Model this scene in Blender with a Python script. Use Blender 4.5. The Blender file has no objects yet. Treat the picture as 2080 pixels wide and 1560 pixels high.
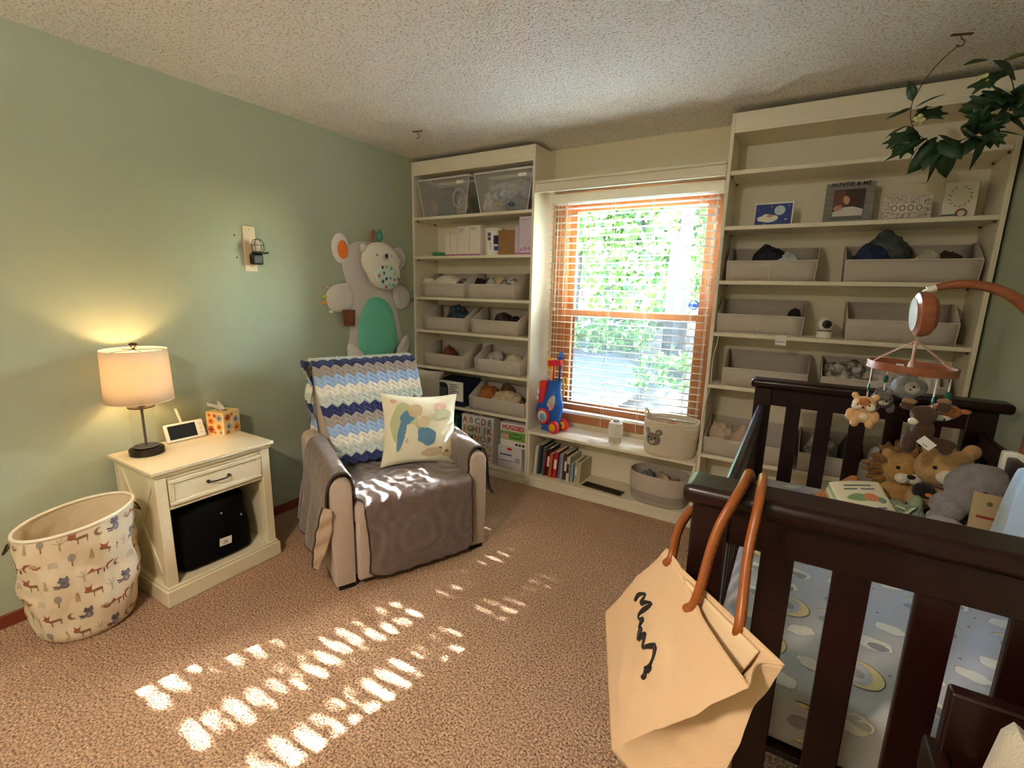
import bpy, math, random
from mathutils import Vector, Matrix, noise
random.seed(7)
PI = math.pi
R = math.radians
scene = bpy.context.scene
COL = scene.collection

# ------------------------------------------------------------------ camera
cam_d = bpy.data.cameras.new('camera')
cam = bpy.data.objects.new('camera', cam_d)
COL.objects.link(cam)
cam_d.sensor_fit = 'HORIZONTAL'
cam_d.sensor_width = 36.0
cam_d.lens = 36.0 * 966.95 / 2080.0
cam_d.clip_start = 0.02
cam.matrix_world = Matrix((
    (0.85472437, -0.12035427, 0.50493674, 2.7544),
    (0.51861844, 0.15689198, -0.84048785, -2.9807),
    (0.02193578, 0.98025495, 0.19651734, 1.4657),
    (0, 0, 0, 1)))
scene.camera = cam

# ------------------------------------------------------------------ sky, sun, exposure
world = bpy.data.worlds.new('sky')
scene.world = world
world.use_nodes = True
wn = world.node_tree
wn.nodes.clear()
w_out = wn.nodes.new('ShaderNodeOutputWorld')
w_bg = wn.nodes.new('ShaderNodeBackground')
w_sky = wn.nodes.new('ShaderNodeTexSky')
w_sky.sky_type = 'NISHITA'
w_sky.sun_disc = False
w_sky.sun_elevation = R(35)
w_sky.sun_rotation = R(12)
w_bg.inputs['Strength'].default_value = 14.0
wn.links.new(w_sky.outputs[0], w_bg.inputs['Color'])
wn.links.new(w_bg.outputs[0], w_out.inputs['Surface'])

SUN_DIR = Vector((-0.22, -1.0, -math.tan(R(35)) * math.hypot(0.22, 1.0))).normalized()
sun_d = bpy.data.lights.new('sun', 'SUN')
sun_d.energy = 130.0
sun_d.angle = R(0.53)
sun_d.color = (0.88, 0.93, 1.0)
sun = bpy.data.objects.new('sun', sun_d)
COL.objects.link(sun)
sun.rotation_euler = SUN_DIR.to_track_quat('-Z', 'Y').to_euler()
sun.location = (3.5, 8, 8)

scene.view_settings.view_transform = 'Standard'
scene.view_settings.look = 'None'
scene.view_settings.gamma = 1.0
scene.view_settings.use_curve_mapping = False
scene.view_settings.exposure = 1.6
scene.cycles.max_bounces = 10
scene.cycles.diffuse_bounces = 6
scene.cycles.transparent_max_bounces = 24
scene.cycles.sample_clamp_indirect = 8.0
CEILING_LAMP_POWER = 25.0
TABLE_LAMP_POWER = 1.9

# ------------------------------------------------------------------ helpers
def lin(c):
    return c / 12.92 if c <= 0.04045 else ((c + 0.055) / 1.055) ** 2.4

def hexc(h):
    h = h.lstrip('#')
    return tuple(lin(int(h[i:i + 2], 16) / 255.0) for i in (0, 2, 4)) + (1.0,)

MATS = {}
def mat(name, col, rough=0.6, metal=0.0, var=None, bump=None, spec=None, sheen=0.0, coat=0.0, trans=0.0,
        emit=None, voro=None, stretch=None):
    """Principled material. var=(hex2, scale, sharpness), bump=(scale, strength, distance)."""
    if name in MATS:
        return MATS[name]
    m = bpy.data.materials.new(name)
    m.use_nodes = True
    nt = m.node_tree
    b = nt.nodes['Principled BSDF']
    b.inputs['Base Color'].default_value = hexc(col)
    b.inputs['Roughness'].default_value = rough
    b.inputs['Metallic'].default_value = metal
    if spec is not None:
        b.inputs['Specular IOR Level'].default_value = spec
    if sheen:
        b.inputs['Sheen Weight'].default_value = sheen
        b.inputs['Sheen Roughness'].default_value = 0.5
    if coat:
        b.inputs['Coat Weight'].default_value = coat
        b.inputs['Coat Roughness'].default_value = 0.12
    if trans:
        b.inputs['Transmission Weight'].default_value = trans
    if emit:
        b.inputs['Emission Color'].default_value = hexc(emit[0])
        b.inputs['Emission Strength'].default_value = emit[1]
    if var or bump:
        tc = nt.nodes.new('ShaderNodeTexCoord')
        mp = nt.nodes.new('ShaderNodeMapping')
        nt.links.new(tc.outputs['Object'], mp.inputs['Vector'])
        if stretch:
            mp.inputs['Scale'].default_value = stretch
    if var:
        n = nt.nodes.new('ShaderNodeTexNoise')
        n.inputs['Scale'].default_value = var[1]
        n.inputs['Detail'].default_value = 4.0
        nt.links.new(mp.outputs[0], n.inputs['Vector'])
        r = nt.nodes.new('ShaderNodeValToRGB')
        s = var[2] if len(var) > 2 else 0.2
        cc = var[3] if len(var) > 3 else 0.5
        r.color_ramp.elements[0].position = cc - s
        r.color_ramp.elements[1].position = cc + s
        r.color_ramp.elements[0].color = hexc(col)
        r.color_ramp.elements[1].color = hexc(var[0])
        nt.links.new(n.outputs['Fac'], r.inputs['Fac'])
        nt.links.new(r.outputs['Color'], b.inputs['Base Color'])
    if bump:
        if voro:
            n2 = nt.nodes.new('ShaderNodeTexVoronoi')
            n2.inputs['Scale'].default_value = bump[0]
            o2 = n2.outputs['Distance']
        else:
            n2 = nt.nodes.new('ShaderNodeTexNoise')
            n2.inputs['Scale'].default_value = bump[0]
            n2.inputs['Detail'].default_value = 3.0
            o2 = n2.outputs['Fac']
        nt.links.new(mp.outputs[0], n2.inputs['Vector'])
        bp = nt.nodes.new('ShaderNodeBump')
        bp.inputs['Strength'].default_value = bump[1]
        bp.inputs['Distance'].default_value = bump[2] if len(bump) > 2 else 0.01
        nt.links.new(o2, bp.inputs['Height'])
        nt.links.new(bp.outputs[0], b.inputs['Normal'])
    MATS[name] = m
    return m

def clear_mat(name, tint, opacity, rough=0.05, diffuse='#ffffff', ior=1.3):
    """Thin see-through sheet: transparent mixed with a diffuse/glossy film."""
    if name in MATS:
        return MATS[name]
    m = bpy.data.materials.new(name)
    m.use_nodes = True
    nt = m.node_tree
    nt.nodes.clear()
    out = nt.nodes.new('ShaderNodeOutputMaterial')
    t = nt.nodes.new('ShaderNodeBsdfTransparent')
    t.inputs['Color'].default_value = hexc(tint)
    p = nt.nodes.new('ShaderNodeBsdfPrincipled')
    p.inputs['Base Color'].default_value = hexc(diffuse)
    p.inputs['Roughness'].default_value = rough
    mx = nt.nodes.new('ShaderNodeMixShader')
    mx.inputs[0].default_value = opacity
    nt.links.new(t.outputs[0], mx.inputs[1])
    nt.links.new(p.outputs[0], mx.inputs[2])
    fr = nt.nodes.new('ShaderNodeFresnel')
    fr.inputs['IOR'].default_value = ior
    gl = nt.nodes.new('ShaderNodeBsdfGlossy')
    gl.inputs['Roughness'].default_value = rough
    mx2 = nt.nodes.new('ShaderNodeMixShader')
    nt.links.new(fr.outputs[0], mx2.inputs[0])
    nt.links.new(mx.outputs[0], mx2.inputs[1])
    nt.links.new(gl.outputs[0], mx2.inputs[2])
    nt.links.new(mx2.outputs[0], out.inputs['Surface'])
    MATS[name] = m
    return m

def translucent_mat(name, col, fac=0.5, rough=0.8):
    if name in MATS:
        return MATS[name]
    m = bpy.data.materials.new(name)
    m.use_nodes = True
    nt = m.node_tree
    b = nt.nodes['Principled BSDF']
    b.inputs['Base Color'].default_value = hexc(col)
    b.inputs['Roughness'].default_value = rough
    tl = nt.nodes.new('ShaderNodeBsdfTranslucent')
    tl.inputs['Color'].default_value = hexc(col)
    mx = nt.nodes.new('ShaderNodeMixShader')
    mx.inputs[0].default_value = fac
    out = nt.nodes['Material Output']
    nt.links.new(b.outputs[0], mx.inputs[1])
    nt.links.new(tl.outputs[0], mx.inputs[2])
    nt.links.new(mx.outputs[0], out.inputs['Surface'])
    MATS[name] = m
    return m

class MB:
    """Collects shapes; build() links them as ONE mesh object."""
    def __init__(s):
        s.v, s.f, s.mi, s.cur = [], [], [], 0
    def add(s, vs, fs):
        o = len(s.v)
        s.v += [tuple(v) for v in vs]
        s.f += [tuple(i + o for i in f) for f in fs]
        s.mi += [s.cur] * len(fs)
        return s
    def use(s, i):
        s.cur = i
        return s
    def box(s, x0, x1, y0, y1, z0, z1, M=None):
        vs = [(x, y, z) for x in (x0, x1) for y in (y0, y1) for z in (z0, z1)]
        if M is not None:
            vs = [M @ Vector(v) for v in vs]
        return s.add(vs, [(0, 1, 3, 2), (4, 6, 7, 5), (0, 4, 5, 1), (2, 3, 7, 6), (0, 2, 6, 4), (1, 5, 7, 3)])
    def taper(s, bot, top, z0, z1):
        """bot/top = (x0,x1,y0,y1)"""
        vs = []
        for (a, z) in ((bot, z0), (top, z1)):
            vs += [(a[0], a[2], z), (a[1], a[2], z), (a[1], a[3], z), (a[0], a[3], z)]
        return s.add(vs, [(3, 2, 1, 0), (4, 5, 6, 7), (0, 1, 5, 4), (1, 2, 6, 5), (2, 3, 7, 6), (3, 0, 4, 7)])
    def tube(s, pts, r, n=8, closed=False, caps=True, flat=1.0):
        pts = [Vector(p) for p in pts]
        N = len(pts)
        rs = r if isinstance(r, (list, tuple)) else [r] * N
        vs = []
        up = None
        for i, p in enumerate(pts):
            a = pts[(i - 1) % N] if (closed or i > 0) else p
            b = pts[(i + 1) % N] if (closed or i < N - 1) else p
            t = (b - a)
            if t.length < 1e-9:
                t = Vector((0, 0, 1))
            t.normalize()
            if up is None:
                up = Vector((0, 0, 1)) if abs(t.z) < 0.9 else Vector((1, 0, 0))
            x = t.cross(up)
            if x.length < 1e-6:
                x = t.orthogonal()
            x.normalize()
            y = x.cross(t).normalized()
            up = y
            for k in range(n):
                q = 2 * PI * k / n
                vs.append(p + (x * math.cos(q) + y * math.sin(q) * flat) * rs[i])
        fs = []
        for i in range(N if closed else N - 1):
            j = (i + 1) % N
            for k in range(n):
                fs.append((i * n + k, i * n + (k + 1) % n, j * n + (k + 1) % n, j * n + k))
        if caps and not closed:
            fs.append(tuple(range(n))[::-1])
            fs.append(tuple((N - 1) * n + k for k in range(n)))
        return s.add(vs, fs)
    def cyl(s, p0, p1, r0, r1=None, n=20):
        return s.tube([p0, p1], [r0, r0 if r1 is None else r1], n)
    def lathe(s, prof, c=(0, 0, 0), n=32, M=None, sx=1.0, sy=1.0):
        vs, fs = [], []
        for (r, z) in prof:
            for k in range(n):
                q = 2 * PI * k / n
                v = Vector((r * math.cos(q) * sx, r * math.sin(q) * sy, z))
                if M is not None:
                    v = M @ v
                vs.append((v.x + c[0], v.y + c[1], v.z + c[2]))
        for i in range(len(prof) - 1):
            for k in range(n):
                fs.append((i * n + k, i * n + (k + 1) % n, (i + 1) * n + (k + 1) % n, (i + 1) * n + k))
        if prof[0][0] > 1e-6:
            fs.append(tuple(range(n))[::-1])
        if prof[-1][0] > 1e-6:
            fs.append(tuple((len(prof) - 1) * n + k for k in range(n)))
        return s.add(vs, fs)
    def ell(s, c, rad, n=18, m=12, M=None, amp=0.0, freq=6.0, seed=0.0, flatten=None):
        vs, fs = [], []
        c = Vector(c)
        for i in range(m + 1):
            a = -PI / 2 + PI * i / m
            for k in range(n):
                q = 2 * PI * k / n
                d = Vector((math.cos(a) * math.cos(q), math.cos(a) * math.sin(q), math.sin(a)))
                g = 1.0
                if amp:
                    g += amp * noise.noise(d * freq + Vector((seed, seed * 1.7, 3.1)))
                v = Vector((d.x * rad[0] * g, d.y * rad[1] * g, d.z * rad[2] * g))
                if flatten is not None and v.z < flatten:
                    v.z = flatten
                if M is not None:
                    v = M @ v
                vs.append(c + v)
        for i in range(m):
            for k in range(n):
                fs.append((i * n + k, i * n + (k + 1) % n, (i + 1) * n + (k + 1) % n, (i + 1) * n + k))
        return s.add(vs, fs)
    def grid(s, fn, nu, nv, closeu=False, flip=False, mfn=None):
        vs = []
        U = nu if closeu else nu + 1
        for j in range(nv + 1):
            for i in range(U):
                vs.append(fn(i / nu, j / nv))
        for j in range(nv):
            for i in range(nu):
                a, b = j * U + i, j * U + (i + 1) % U
                c, d = (j + 1) * U + (i + 1) % U, (j + 1) * U + i
                f = (a, b, c, d) if not flip else (d, c, b, a)
                if mfn:
                    s.cur = mfn((i + 0.5) / nu, (j + 0.5) / nv)
                o = len(s.v) if (i == 0 and j == 0) else None
                if o is not None:
                    base = o
                    s.v += [tuple(v) for v in vs]
                s.f.append(tuple(base + q for q in f))
                s.mi.append(s.cur)
        return s
    def prism(s, outline, d0, d1, fn):
        """outline: 2D points CCW; fn(u, v, d) -> 3D"""
        n = len(outline)
        vs = [fn(u, v, d0) for u, v in outline] + [fn(u, v, d1) for u, v in outline]
        fs = [tuple(range(n))[::-1], tuple(range(n, 2 * n))]
        fs += [(i, (i + 1) % n, n + (i + 1) % n, n + i) for i in range(n)]
        return s.add(vs, fs)
    def poly(s, outline, fn):
        vs = [fn(u, v) for u, v in outline]
        return s.add(vs, [tuple(range(len(vs)))])
    def build(s, name, m, parent=None, loc=(0, 0, 0), rot=None, smooth=True, ang=40, bevel=0.0, seg=2,
              subd=0, remesh=0.0, solid=0.0):
        me = bpy.data.meshes.new(name)
        me.from_pydata(s.v, [], s.f)
        ms = m if isinstance(m, (list, tuple)) else [m]
        for q in ms:
            me.materials.append(q)
        if len(ms) > 1:
            me.polygons.foreach_set('material_index', s.mi)
        me.update()
        if smooth:
            me.polygons.foreach_set('use_smooth', [True] * len(me.polygons))
            if not remesh:
                me.set_sharp_from_angle(angle=R(ang))
        o = bpy.data.objects.new(name, me)
        COL.objects.link(o)
        o.location = loc
        if rot is not None:
            o.rotation_euler = rot if isinstance(rot, (tuple, list)) else (0, 0, rot)
        if parent is not None:
            o.parent = parent
        if remesh:
            rm = o.modifiers.new('remesh', 'REMESH')
            rm.mode = 'VOXEL'
            rm.voxel_size = remesh
            rm.use_smooth_shade = True
            sm = o.modifiers.new('smooth', 'SMOOTH')
            sm.iterations = 4
        if solid:
            sd = o.modifiers.new('solid', 'SOLIDIFY')
            sd.thickness = solid
            sd.offset = 0
        if bevel:
            bv = o.modifiers.new('bevel', 'BEVEL')
            bv.width = bevel
            bv.segments = seg
            bv.limit_method = 'ANGLE'
            bv.angle_limit = R(40)
        if subd:
            sb = o.modifiers.new('subd', 'SUBSURF')
            sb.levels = subd
            sb.render_levels = subd
        return o

def tag(o, label, cat, group=None, kind=None):
    if label: o['label'] = label
    if cat: o['category'] = cat
    if group: o['group'] = group
    if kind: o['kind'] = kind
    return o

def thing(name, label, cat, loc=(0, 0, 0), rotz=0.0, group=None):
    o = bpy.data.objects.new(name, None)
    o.empty_display_size = 0.05
    COL.objects.link(o)
    o.location = loc
    o.rotation_euler = (0, 0, rotz)
    return tag(o, label, cat, group)

def struct(o):
    o['kind'] = 'structure'
    return o

def bx(name, m, parent, x0, x1, y0, y1, z0, z1, bevel=0.0015, **k):
    return MB().box(x0, x1, y0, y1, z0, z1).build(name, m, parent, bevel=bevel, **k)

def text(name, body, size, m, parent, M, ext=0.0004, align='CENTER', sx=1.0, bold=0.0):
    cu = bpy.data.curves.new('t', 'FONT')
    cu.body = body
    cu.size = size
    cu.extrude = ext
    cu.offset = bold
    cu.align_x = align
    cu.align_y = 'CENTER'
    cu.resolution_u = 3
    to = bpy.data.objects.new('t', cu)
    COL.objects.link(to)
    dg = bpy.context.evaluated_depsgraph_get()
    me = bpy.data.meshes.new_from_object(to.evaluated_get(dg))
    bpy.data.objects.remove(to)
    bpy.data.curves.remove(cu)
    me.materials.clear()
    me.materials.append(m)
    me.transform(M @ Matrix.Diagonal((sx, 1, 1, 1)))
    me.name = name
    o = bpy.data.objects.new(name, me)
    COL.objects.link(o)
    if parent is not None:
        o.parent = parent
    return o

def face_front(x, y, z):
    """Text matrix: letters upright on a face that looks along -Y."""
    return Matrix.Translation((x, y, z)) @ Matrix.Rotation(PI / 2, 4, 'X')

def dup(root, loc, rotz=None, label=None, group=None):
    r = root.copy()
    COL.objects.link(r)
    r.location = loc
    if rotz is not None:
        r.rotation_euler = (0, 0, rotz)
    if label: r['label'] = label
    if group: r['group'] = group
    for ch in list(root.children):
        c = ch.copy()
        COL.objects.link(c)
        c.parent = r
        for g in list(ch.children):
            d = g.copy()
            COL.objects.link(d)
            d.parent = c
    return r

def fbm(p, f=1.0, o=3):
    return sum(noise.noise(Vector(p) * f * 2 ** i) / 2 ** i for i in range(o))

def circ(n=16, r=1.0, sx=1.0, sy=1.0, c=(0, 0), a0=0.0):
    return [(c[0] + r * sx * math.cos(a0 + 2 * PI * i / n), c[1] + r * sy * math.sin(a0 + 2 * PI * i / n)) for i in range(n)]

# ------------------------------------------------------------------ shared materials
m_wall = mat('sage_wall_paint', '#a6ae97', 0.85, var=('#aab29b', 2.0, 0.4), bump=(140, 0.12, 0.003))
m_cream = mat('cream_paint', '#ebe2cd', 0.55, var=('#e7ddc7', 3.0, 0.4), bump=(60, 0.05, 0.002))
m_creamwall = mat('cream_wall_paint', '#e2d6b8', 0.8, bump=(140, 0.1, 0.003))
m_ceil = mat('popcorn_ceiling', '#c9c1b8', 0.95, var=('#fbf9f6', 105.0, 0.07, 0.40), bump=(95, 0.8, 0.02))  # darker specks paint the shade between popcorn bumps into the colour
m_carpet = mat('brown_carpet', '#63381f', 0.95, var=('#f0be93', 125.0, 0.15, 0.46), bump=(140, 1.0, 0.025), sheen=0.2, spec=0.1)
m_redwood = mat('red_stained_wood', '#6e2a18', 0.45, var=('#7d3720', 30, 0.3), stretch=(1, 0.1, 1))
m_orange = mat('orange_stained_pine', '#94592f', 0.4, var=('#a86c3e', 14, 0.3), stretch=(6, 1, 0.3))
m_espresso = mat('espresso_wood', '#1a0505', 0.36, var=('#230808', 10, 0.3), coat=0.12, spec=0.3)
m_white = mat('white_plastic', '#efece6', 0.4)
m_blind = mat('blind_white', '#f1ece0', 0.45)
m_black = mat('black_metal', '#1b1715', 0.45)
m_dark = mat('dark_void', '#0c0a09', 0.8)
m_bin = mat('grey_linen', '#c6bcb1', 0.9, var=('#b8ada2', 260, 0.3), bump=(300, 0.4, 0.002))
m_binrim = mat('pale_piping', '#d8d0c5', 0.8)
m_card_w = mat('white_card', '#ece8e4', 0.6)
m_paper = mat('paper', '#efe6d2', 0.8)
# ================================================================== ROOM SHELL
XR, YF, H = 3.475, -4.3, 2.44
struct(bx('floor', m_carpet, None, -0.12, XR + 0.12, YF - 0.12, 0.44, -0.12, 0.0, bevel=0))
struct(bx('ceiling', m_ceil, None, -0.12, XR + 0.12, YF - 0.12, 0.44, H, H + 0.12, bevel=0))
struct(bx('wall_left', m_wall, None, -0.12, 0.0, YF, 0.42, 0, H, bevel=0))
struct(bx('wall_right', m_wall, None, XR, XR + 0.12, YF, 0.42, 0, H, bevel=0))
struct(bx('wall_front', m_wall, None, -0.12, XR + 0.12, YF - 0.12, YF, 0, H, bevel=0))
WX0, WX1, WZ0, WZ1 = 1.205, 2.225, 0.545, 2.085
wb = MB()
wb.box(0, WX0, 0.30, 0.42, 0, H)
wb.box(WX1, XR, 0.30, 0.42, 0, H)
wb.box(WX0, WX1, 0.30, 0.42, 0, WZ0)
wb.box(WX0, WX1, 0.30, 0.42, WZ1, H)
struct(wb.build('wall_back', m_creamwall, None, smooth=False))
struct(bx('baseboard_left', m_redwood, None, 0.0, 0.014, YF, -0.002, 0.0, 0.058, bevel=0.004))
struct(bx('baseboard_right', m_redwood, None, XR - 0.014, XR, YF, -0.002, 0.0, 0.058, bevel=0.004))
# a panelled door behind the photographer
dr = struct(bx('door_1', mat('door_white', '#e8e2d4', 0.5), None, 0.5, 1.3, YF, YF + 0.035, 0.0, 2.03, bevel=0.003))
for zz in ((0.2, 0.9), (1.05, 1.85)):
    for xx in ((0.6, 0.87), (0.93, 1.2)):
        bx('door_panel', MATS['door_white'], dr, xx[0], xx[1], YF + 0.03, YF + 0.042, zz[0], zz[1], bevel=0.006)

# ---------------- window set in the back wall
win = struct(bx('window_1', m_orange, None, WX0, WX0 + 0.02, 0.30, 0.42, WZ0, WZ1))
def wpart(name, x0, x1, y0, y1, z0, z1, m=m_orange):
    return bx(name, m, win, x0, x1, y0, y1, z0, z1, bevel=0.003)
wpart('jamb', WX1 - 0.02, WX1, 0.30, 0.42, WZ0, WZ1)
wpart('head_jamb', WX0 + 0.02, WX1 - 0.02, 0.30, 0.42, WZ1 - 0.02, WZ1)
wpart('sill', WX0 + 0.02, WX1 - 0.02, 0.30, 0.42, WZ0, WZ0 + 0.02)
wpart('casing', 1.135, WX0 + 0.008, 0.282, 0.30, WZ0 - 0.075, WZ1 + 0.06)
wpart('casing', WX1 - 0.008, 2.285, 0.282, 0.30, WZ0 - 0.075, WZ1 + 0.06)
wpart('casing', WX0 + 0.008, WX1 - 0.008, 0.282, 0.30, WZ1 - 0.008, WZ1 + 0.06)
wpart('casing', WX0 + 0.008, WX1 - 0.008, 0.282, 0.30, WZ0 - 0.075, WZ0 + 0.008)
m_glass = clear_mat('window_glass', '#fbfffd', 0.02, 0.02)
def sash(x0, x1, z0, z1, y, st, rl_top, rl_bot):
    s = MB()
    s.box(x0, x0 + st, y, y + 0.035, z0, z1)
    s.box(x1 - st, x1, y, y + 0.035, z0, z1)
    s.box(x0 + st, x1 - st, y, y + 0.035, z0, z0 + rl_bot)
    s.box(x0 + st, x1 - st, y, y + 0.035, z1 - rl_top, z1)
    f = s.build('sash', m_orange, win, bevel=0.003)
    bx('pane', m_glass, f, x0 + st, x1 - st, y + 0.015, y + 0.018, z0 + rl_bot, z1 - rl_top, bevel=0)
sash(WX0 + 0.02, WX1 - 0.02, 1.285, WZ1 - 0.02, 0.365, 0.045, 0.045, 0.04)
sash(WX0 + 0.02, WX1 - 0.02, WZ0 + 0.02, 1.325, 0.325, 0.045, 0.045, 0.06)

m_scr = clear_mat('insect_screen_mesh', '#ffffff', 0.55, 0.6, '#5b5f66', ior=1.02)
scr = MB().box(WX0 + 0.065, WX1 - 0.065, 0.402, 0.4025, WZ0 + 0.03, 1.30).build('insect_screen', m_scr, win, smooth=False)
m_alu = mat('screen_frame_bronze', '#4a4038', 0.5, metal=0.5)
for (a, b, c, d) in ((WX0 + 0.04, WX0 + 0.065, WZ0 + 0.02, 1.32), (WX1 - 0.065, WX1 - 0.04, WZ0 + 0.02, 1.32), (WX0 + 0.065, WX1 - 0.065, 1.30, 1.32), (WX0 + 0.065, WX1 - 0.065, WZ0 + 0.02, WZ0 + 0.03)):
    bx('screen_frame', m_alu, scr, a, b, 0.400, 0.408, c, d, bevel=0.001)
# ================================================================== BOOKCASES (built in, cream)
TOPZ = 2.41
m_pin = mat('shelf_pin_bronze', '#4b3a22', 0.5)
def bookcase(label, x0, x1, zs, base=True):
    t = thing('bookcase', label, 'bookcase', (x0, 0, 0))
    w = x1 - x0
    T = 0.019
    bx('side_panel', m_cream, t, 0, T, 0, 0.297, 0, TOPZ)
    bx('side_panel', m_cream, t, w - T, w, 0, 0.297, 0, TOPZ)
    bx('top_panel', m_cream, t, T, w - T, 0.002, 0.297, TOPZ - 0.10, TOPZ - 0.078)
    bx('fascia', m_cream, t, T, w - T, 0.0, 0.018, TOPZ - 0.085, TOPZ)
    bx('back_panel', m_cream, t, T, w - T, 0.288, 0.297, 0.0, TOPZ)
    bx('toe_board', m_cream, t, T, w - T, 0.004, 0.02, 0.0, 0.055)
    for z in zs:
        sh = bx('shelf', m_cream, t, T, w - T, 0.001, 0.288, z - 0.022, z, bevel=0.003)
    for z in zs[:-1]:
        for xx in (T + 0.004, w - T - 0.012):
            for yy in (0.03, 0.24):
                bx('shelf_pin', m_pin, t, xx, xx + 0.008, yy, yy + 0.012, z - 0.032, z - 0.022, bevel=0)
    for xx in (T + 0.0001, w - T - 0.0009):
        h = MB()
        for yy in (0.036, 0.246):
            for k in range(60):
                zz = 0.2 + k * 0.034
                if zz < TOPZ - 0.12:
                    h.box(xx, xx + 0.0008, yy - 0.002, yy + 0.002, zz - 0.002, zz + 0.002)
        h.build('peg_hole_pattern', m_pin, t, smooth=False)
    return t
LZ = [2.000, 1.703, 1.385, 1.120, 0.822, 0.515, 0.082]
RZ = [2.120, 1.832, 1.537, 1.243, 0.936, 0.502, 0.082]
bookcase('tall cream built-in bookcase between the green wall and the window', 0.003, 1.108, LZ)
bookcase('tall cream built-in bookcase behind the crib, right of the window', 2.304, 3.462, RZ)

# window bench between the cases
wb_ = thing('window_bench', 'low cream shelf unit under the window holding books and baskets', 'shelf unit', (1.110, 0, 0))
bx('side_panel', m_cream, wb_, 0, 0.018, 0, 0.28, 0, 0.412)
bx('side_panel', m_cream, wb_, 1.174, 1.192, 0, 0.28, 0, 0.412)
bx('bench_top', m_cream, wb_, 0, 1.192, -0.004, 0.281, 0.412, 0.433, bevel=0.003)
bx('shelf', m_cream, wb_, 0.018, 1.174, 0.001, 0.275, 0.061, 0.083, bevel=0.003)
bx('toe_board', m_cream, wb_, 0.018, 1.174, 0.006, 0.022, 0, 0.061)
bx('back_panel', m_cream, wb_, 0.018, 1.174, 0.275, 0.281, 0.083, 0.412)
# valance board over the window
vl = thing('window_valance', 'cream valance board spanning the window between the bookcases', 'valance', (1.110, 0, 2.10))
bx('board', m_cream, vl, 0, 1.192, 0.0, 0.018, 0.0, 0.058, bevel=0.002)
bx('cap', m_cream, vl, 0, 1.192, -0.012, 0.28, 0.058, 0.074, bevel=0.003)
bx('lower_lip', m_cream, vl, 0, 1.192, -0.008, 0.0, 0.0, 0.012, bevel=0.002)

# floor register in the lower shelf
vt = thing('floor_vent', 'brown metal vent register set in the bottom shelf under the window', 'vent', (1.685, 0.085, 0.083), R(-6))
m_vent = mat('bronze_vent', '#4d4128', 0.45, metal=0.4)
f_ = MB()
f_.box(-0.15, 0.15, -0.042, -0.030, 0, 0.005)
f_.box(-0.15, 0.15, 0.030, 0.042, 0, 0.005)
f_.box(-0.15, -0.138, -0.03, 0.03, 0, 0.005)
f_.box(0.138, 0.15, -0.03, 0.03, 0, 0.005)
f_.box(-0.006, 0.006, -0.03, 0.03, 0, 0.005)
f_.build('frame', m_vent, vt, bevel=0.001)
bx('well', m_dark, vt, -0.138, 0.138, -0.03, 0.03, 0.0002, 0.0012, bevel=0)
lv = None
for k in range(22):
    xx = -0.13 + k * 0.0122
    if abs(xx) < 0.01:
        continue
    if lv is None:
        lv = MB().box(-0.0018, 0.0018, -0.03, 0.03, 0.001, 0.0045).build('louver', m_vent, vt, loc=(xx, 0, 0))
    else:
        c = lv.copy(); COL.objects.link(c); c.location = (xx, 0, 0); c.parent = vt

# ================================================================== WINDOW BLIND
bl = thing('window_blind', 'white horizontal slat blind with open slats across the window', 'blind', (1.70, 0.205, 0.55))
BX = 0.553
bx('headrail', m_blind, bl, -0.53, 0.58, -0.075, 0.03, 1.498, 1.556, bevel=0.003)
sl = MB()
def slat_f(u, v):
    y = (u - 0.5) * 0.042
    return ((v - 0.5) * 2 * BX, y, 0.0025 * (1 - (2 * u - 1) ** 2))
sl.grid(slat_f, 4, 1, flip=True)
slat = None
NS = 31
for k in range(NS):
    z = 1.468 - k * 0.0461
    tilt = R(-5) + R(random.uniform(-1.5, 1.5))
    if slat is None:
        slat = sl.build('slat', m_blind, bl, loc=(0, 0, z), rot=(tilt, 0, 0), solid=0.0025)
    else:
        c = slat.copy(); COL.objects.link(c); c.parent = bl
        c.location = (0, 0, z); c.rotation_euler = (tilt, 0, R(random.uniform(-0.15, 0.15)))
bx('bottom_rail', m_blind, bl, -BX, BX, -0.022, 0.022, 0.012, 0.032, bevel=0.003)
for xx in (-0.495, -0.10, 0.157, 0.447, 0.54):
    MB().tube([(xx, -0.0235, 0.02), (xx, -0.0235, 1.5)], 0.0012, 5).build('ladder_cord', m_blind, bl)
    MB().tube([(xx, 0.0235, 0.02), (xx, 0.0235, 1.5)], 0.0012, 5).build('ladder_cord', m_blind, bl)
MB().tube([(-0.42, -0.06, 0.79), (-0.415, -0.05, 1.50)], 0.0045, 8).build('tilt_wand', m_white, bl)
pc = MB().tube([(-0.485, -0.06, 0.80), (-0.48, -0.055, 1.50)], 0.0018, 6)
pc.lathe([(0.003, 0.03), (0.007, 0.012), (0.006, 0.0)], (-0.485, -0.06, 0.765), 10)
pc.build('pull_cord', m_white, bl)
for xx in (-0.10, 0.157):
    MB().tube([(xx + 0.006, -0.03, -0.045), (xx, -0.026, 0.02)], 0.0016, 6).build('cord_tail', m_blind, bl)

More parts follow.
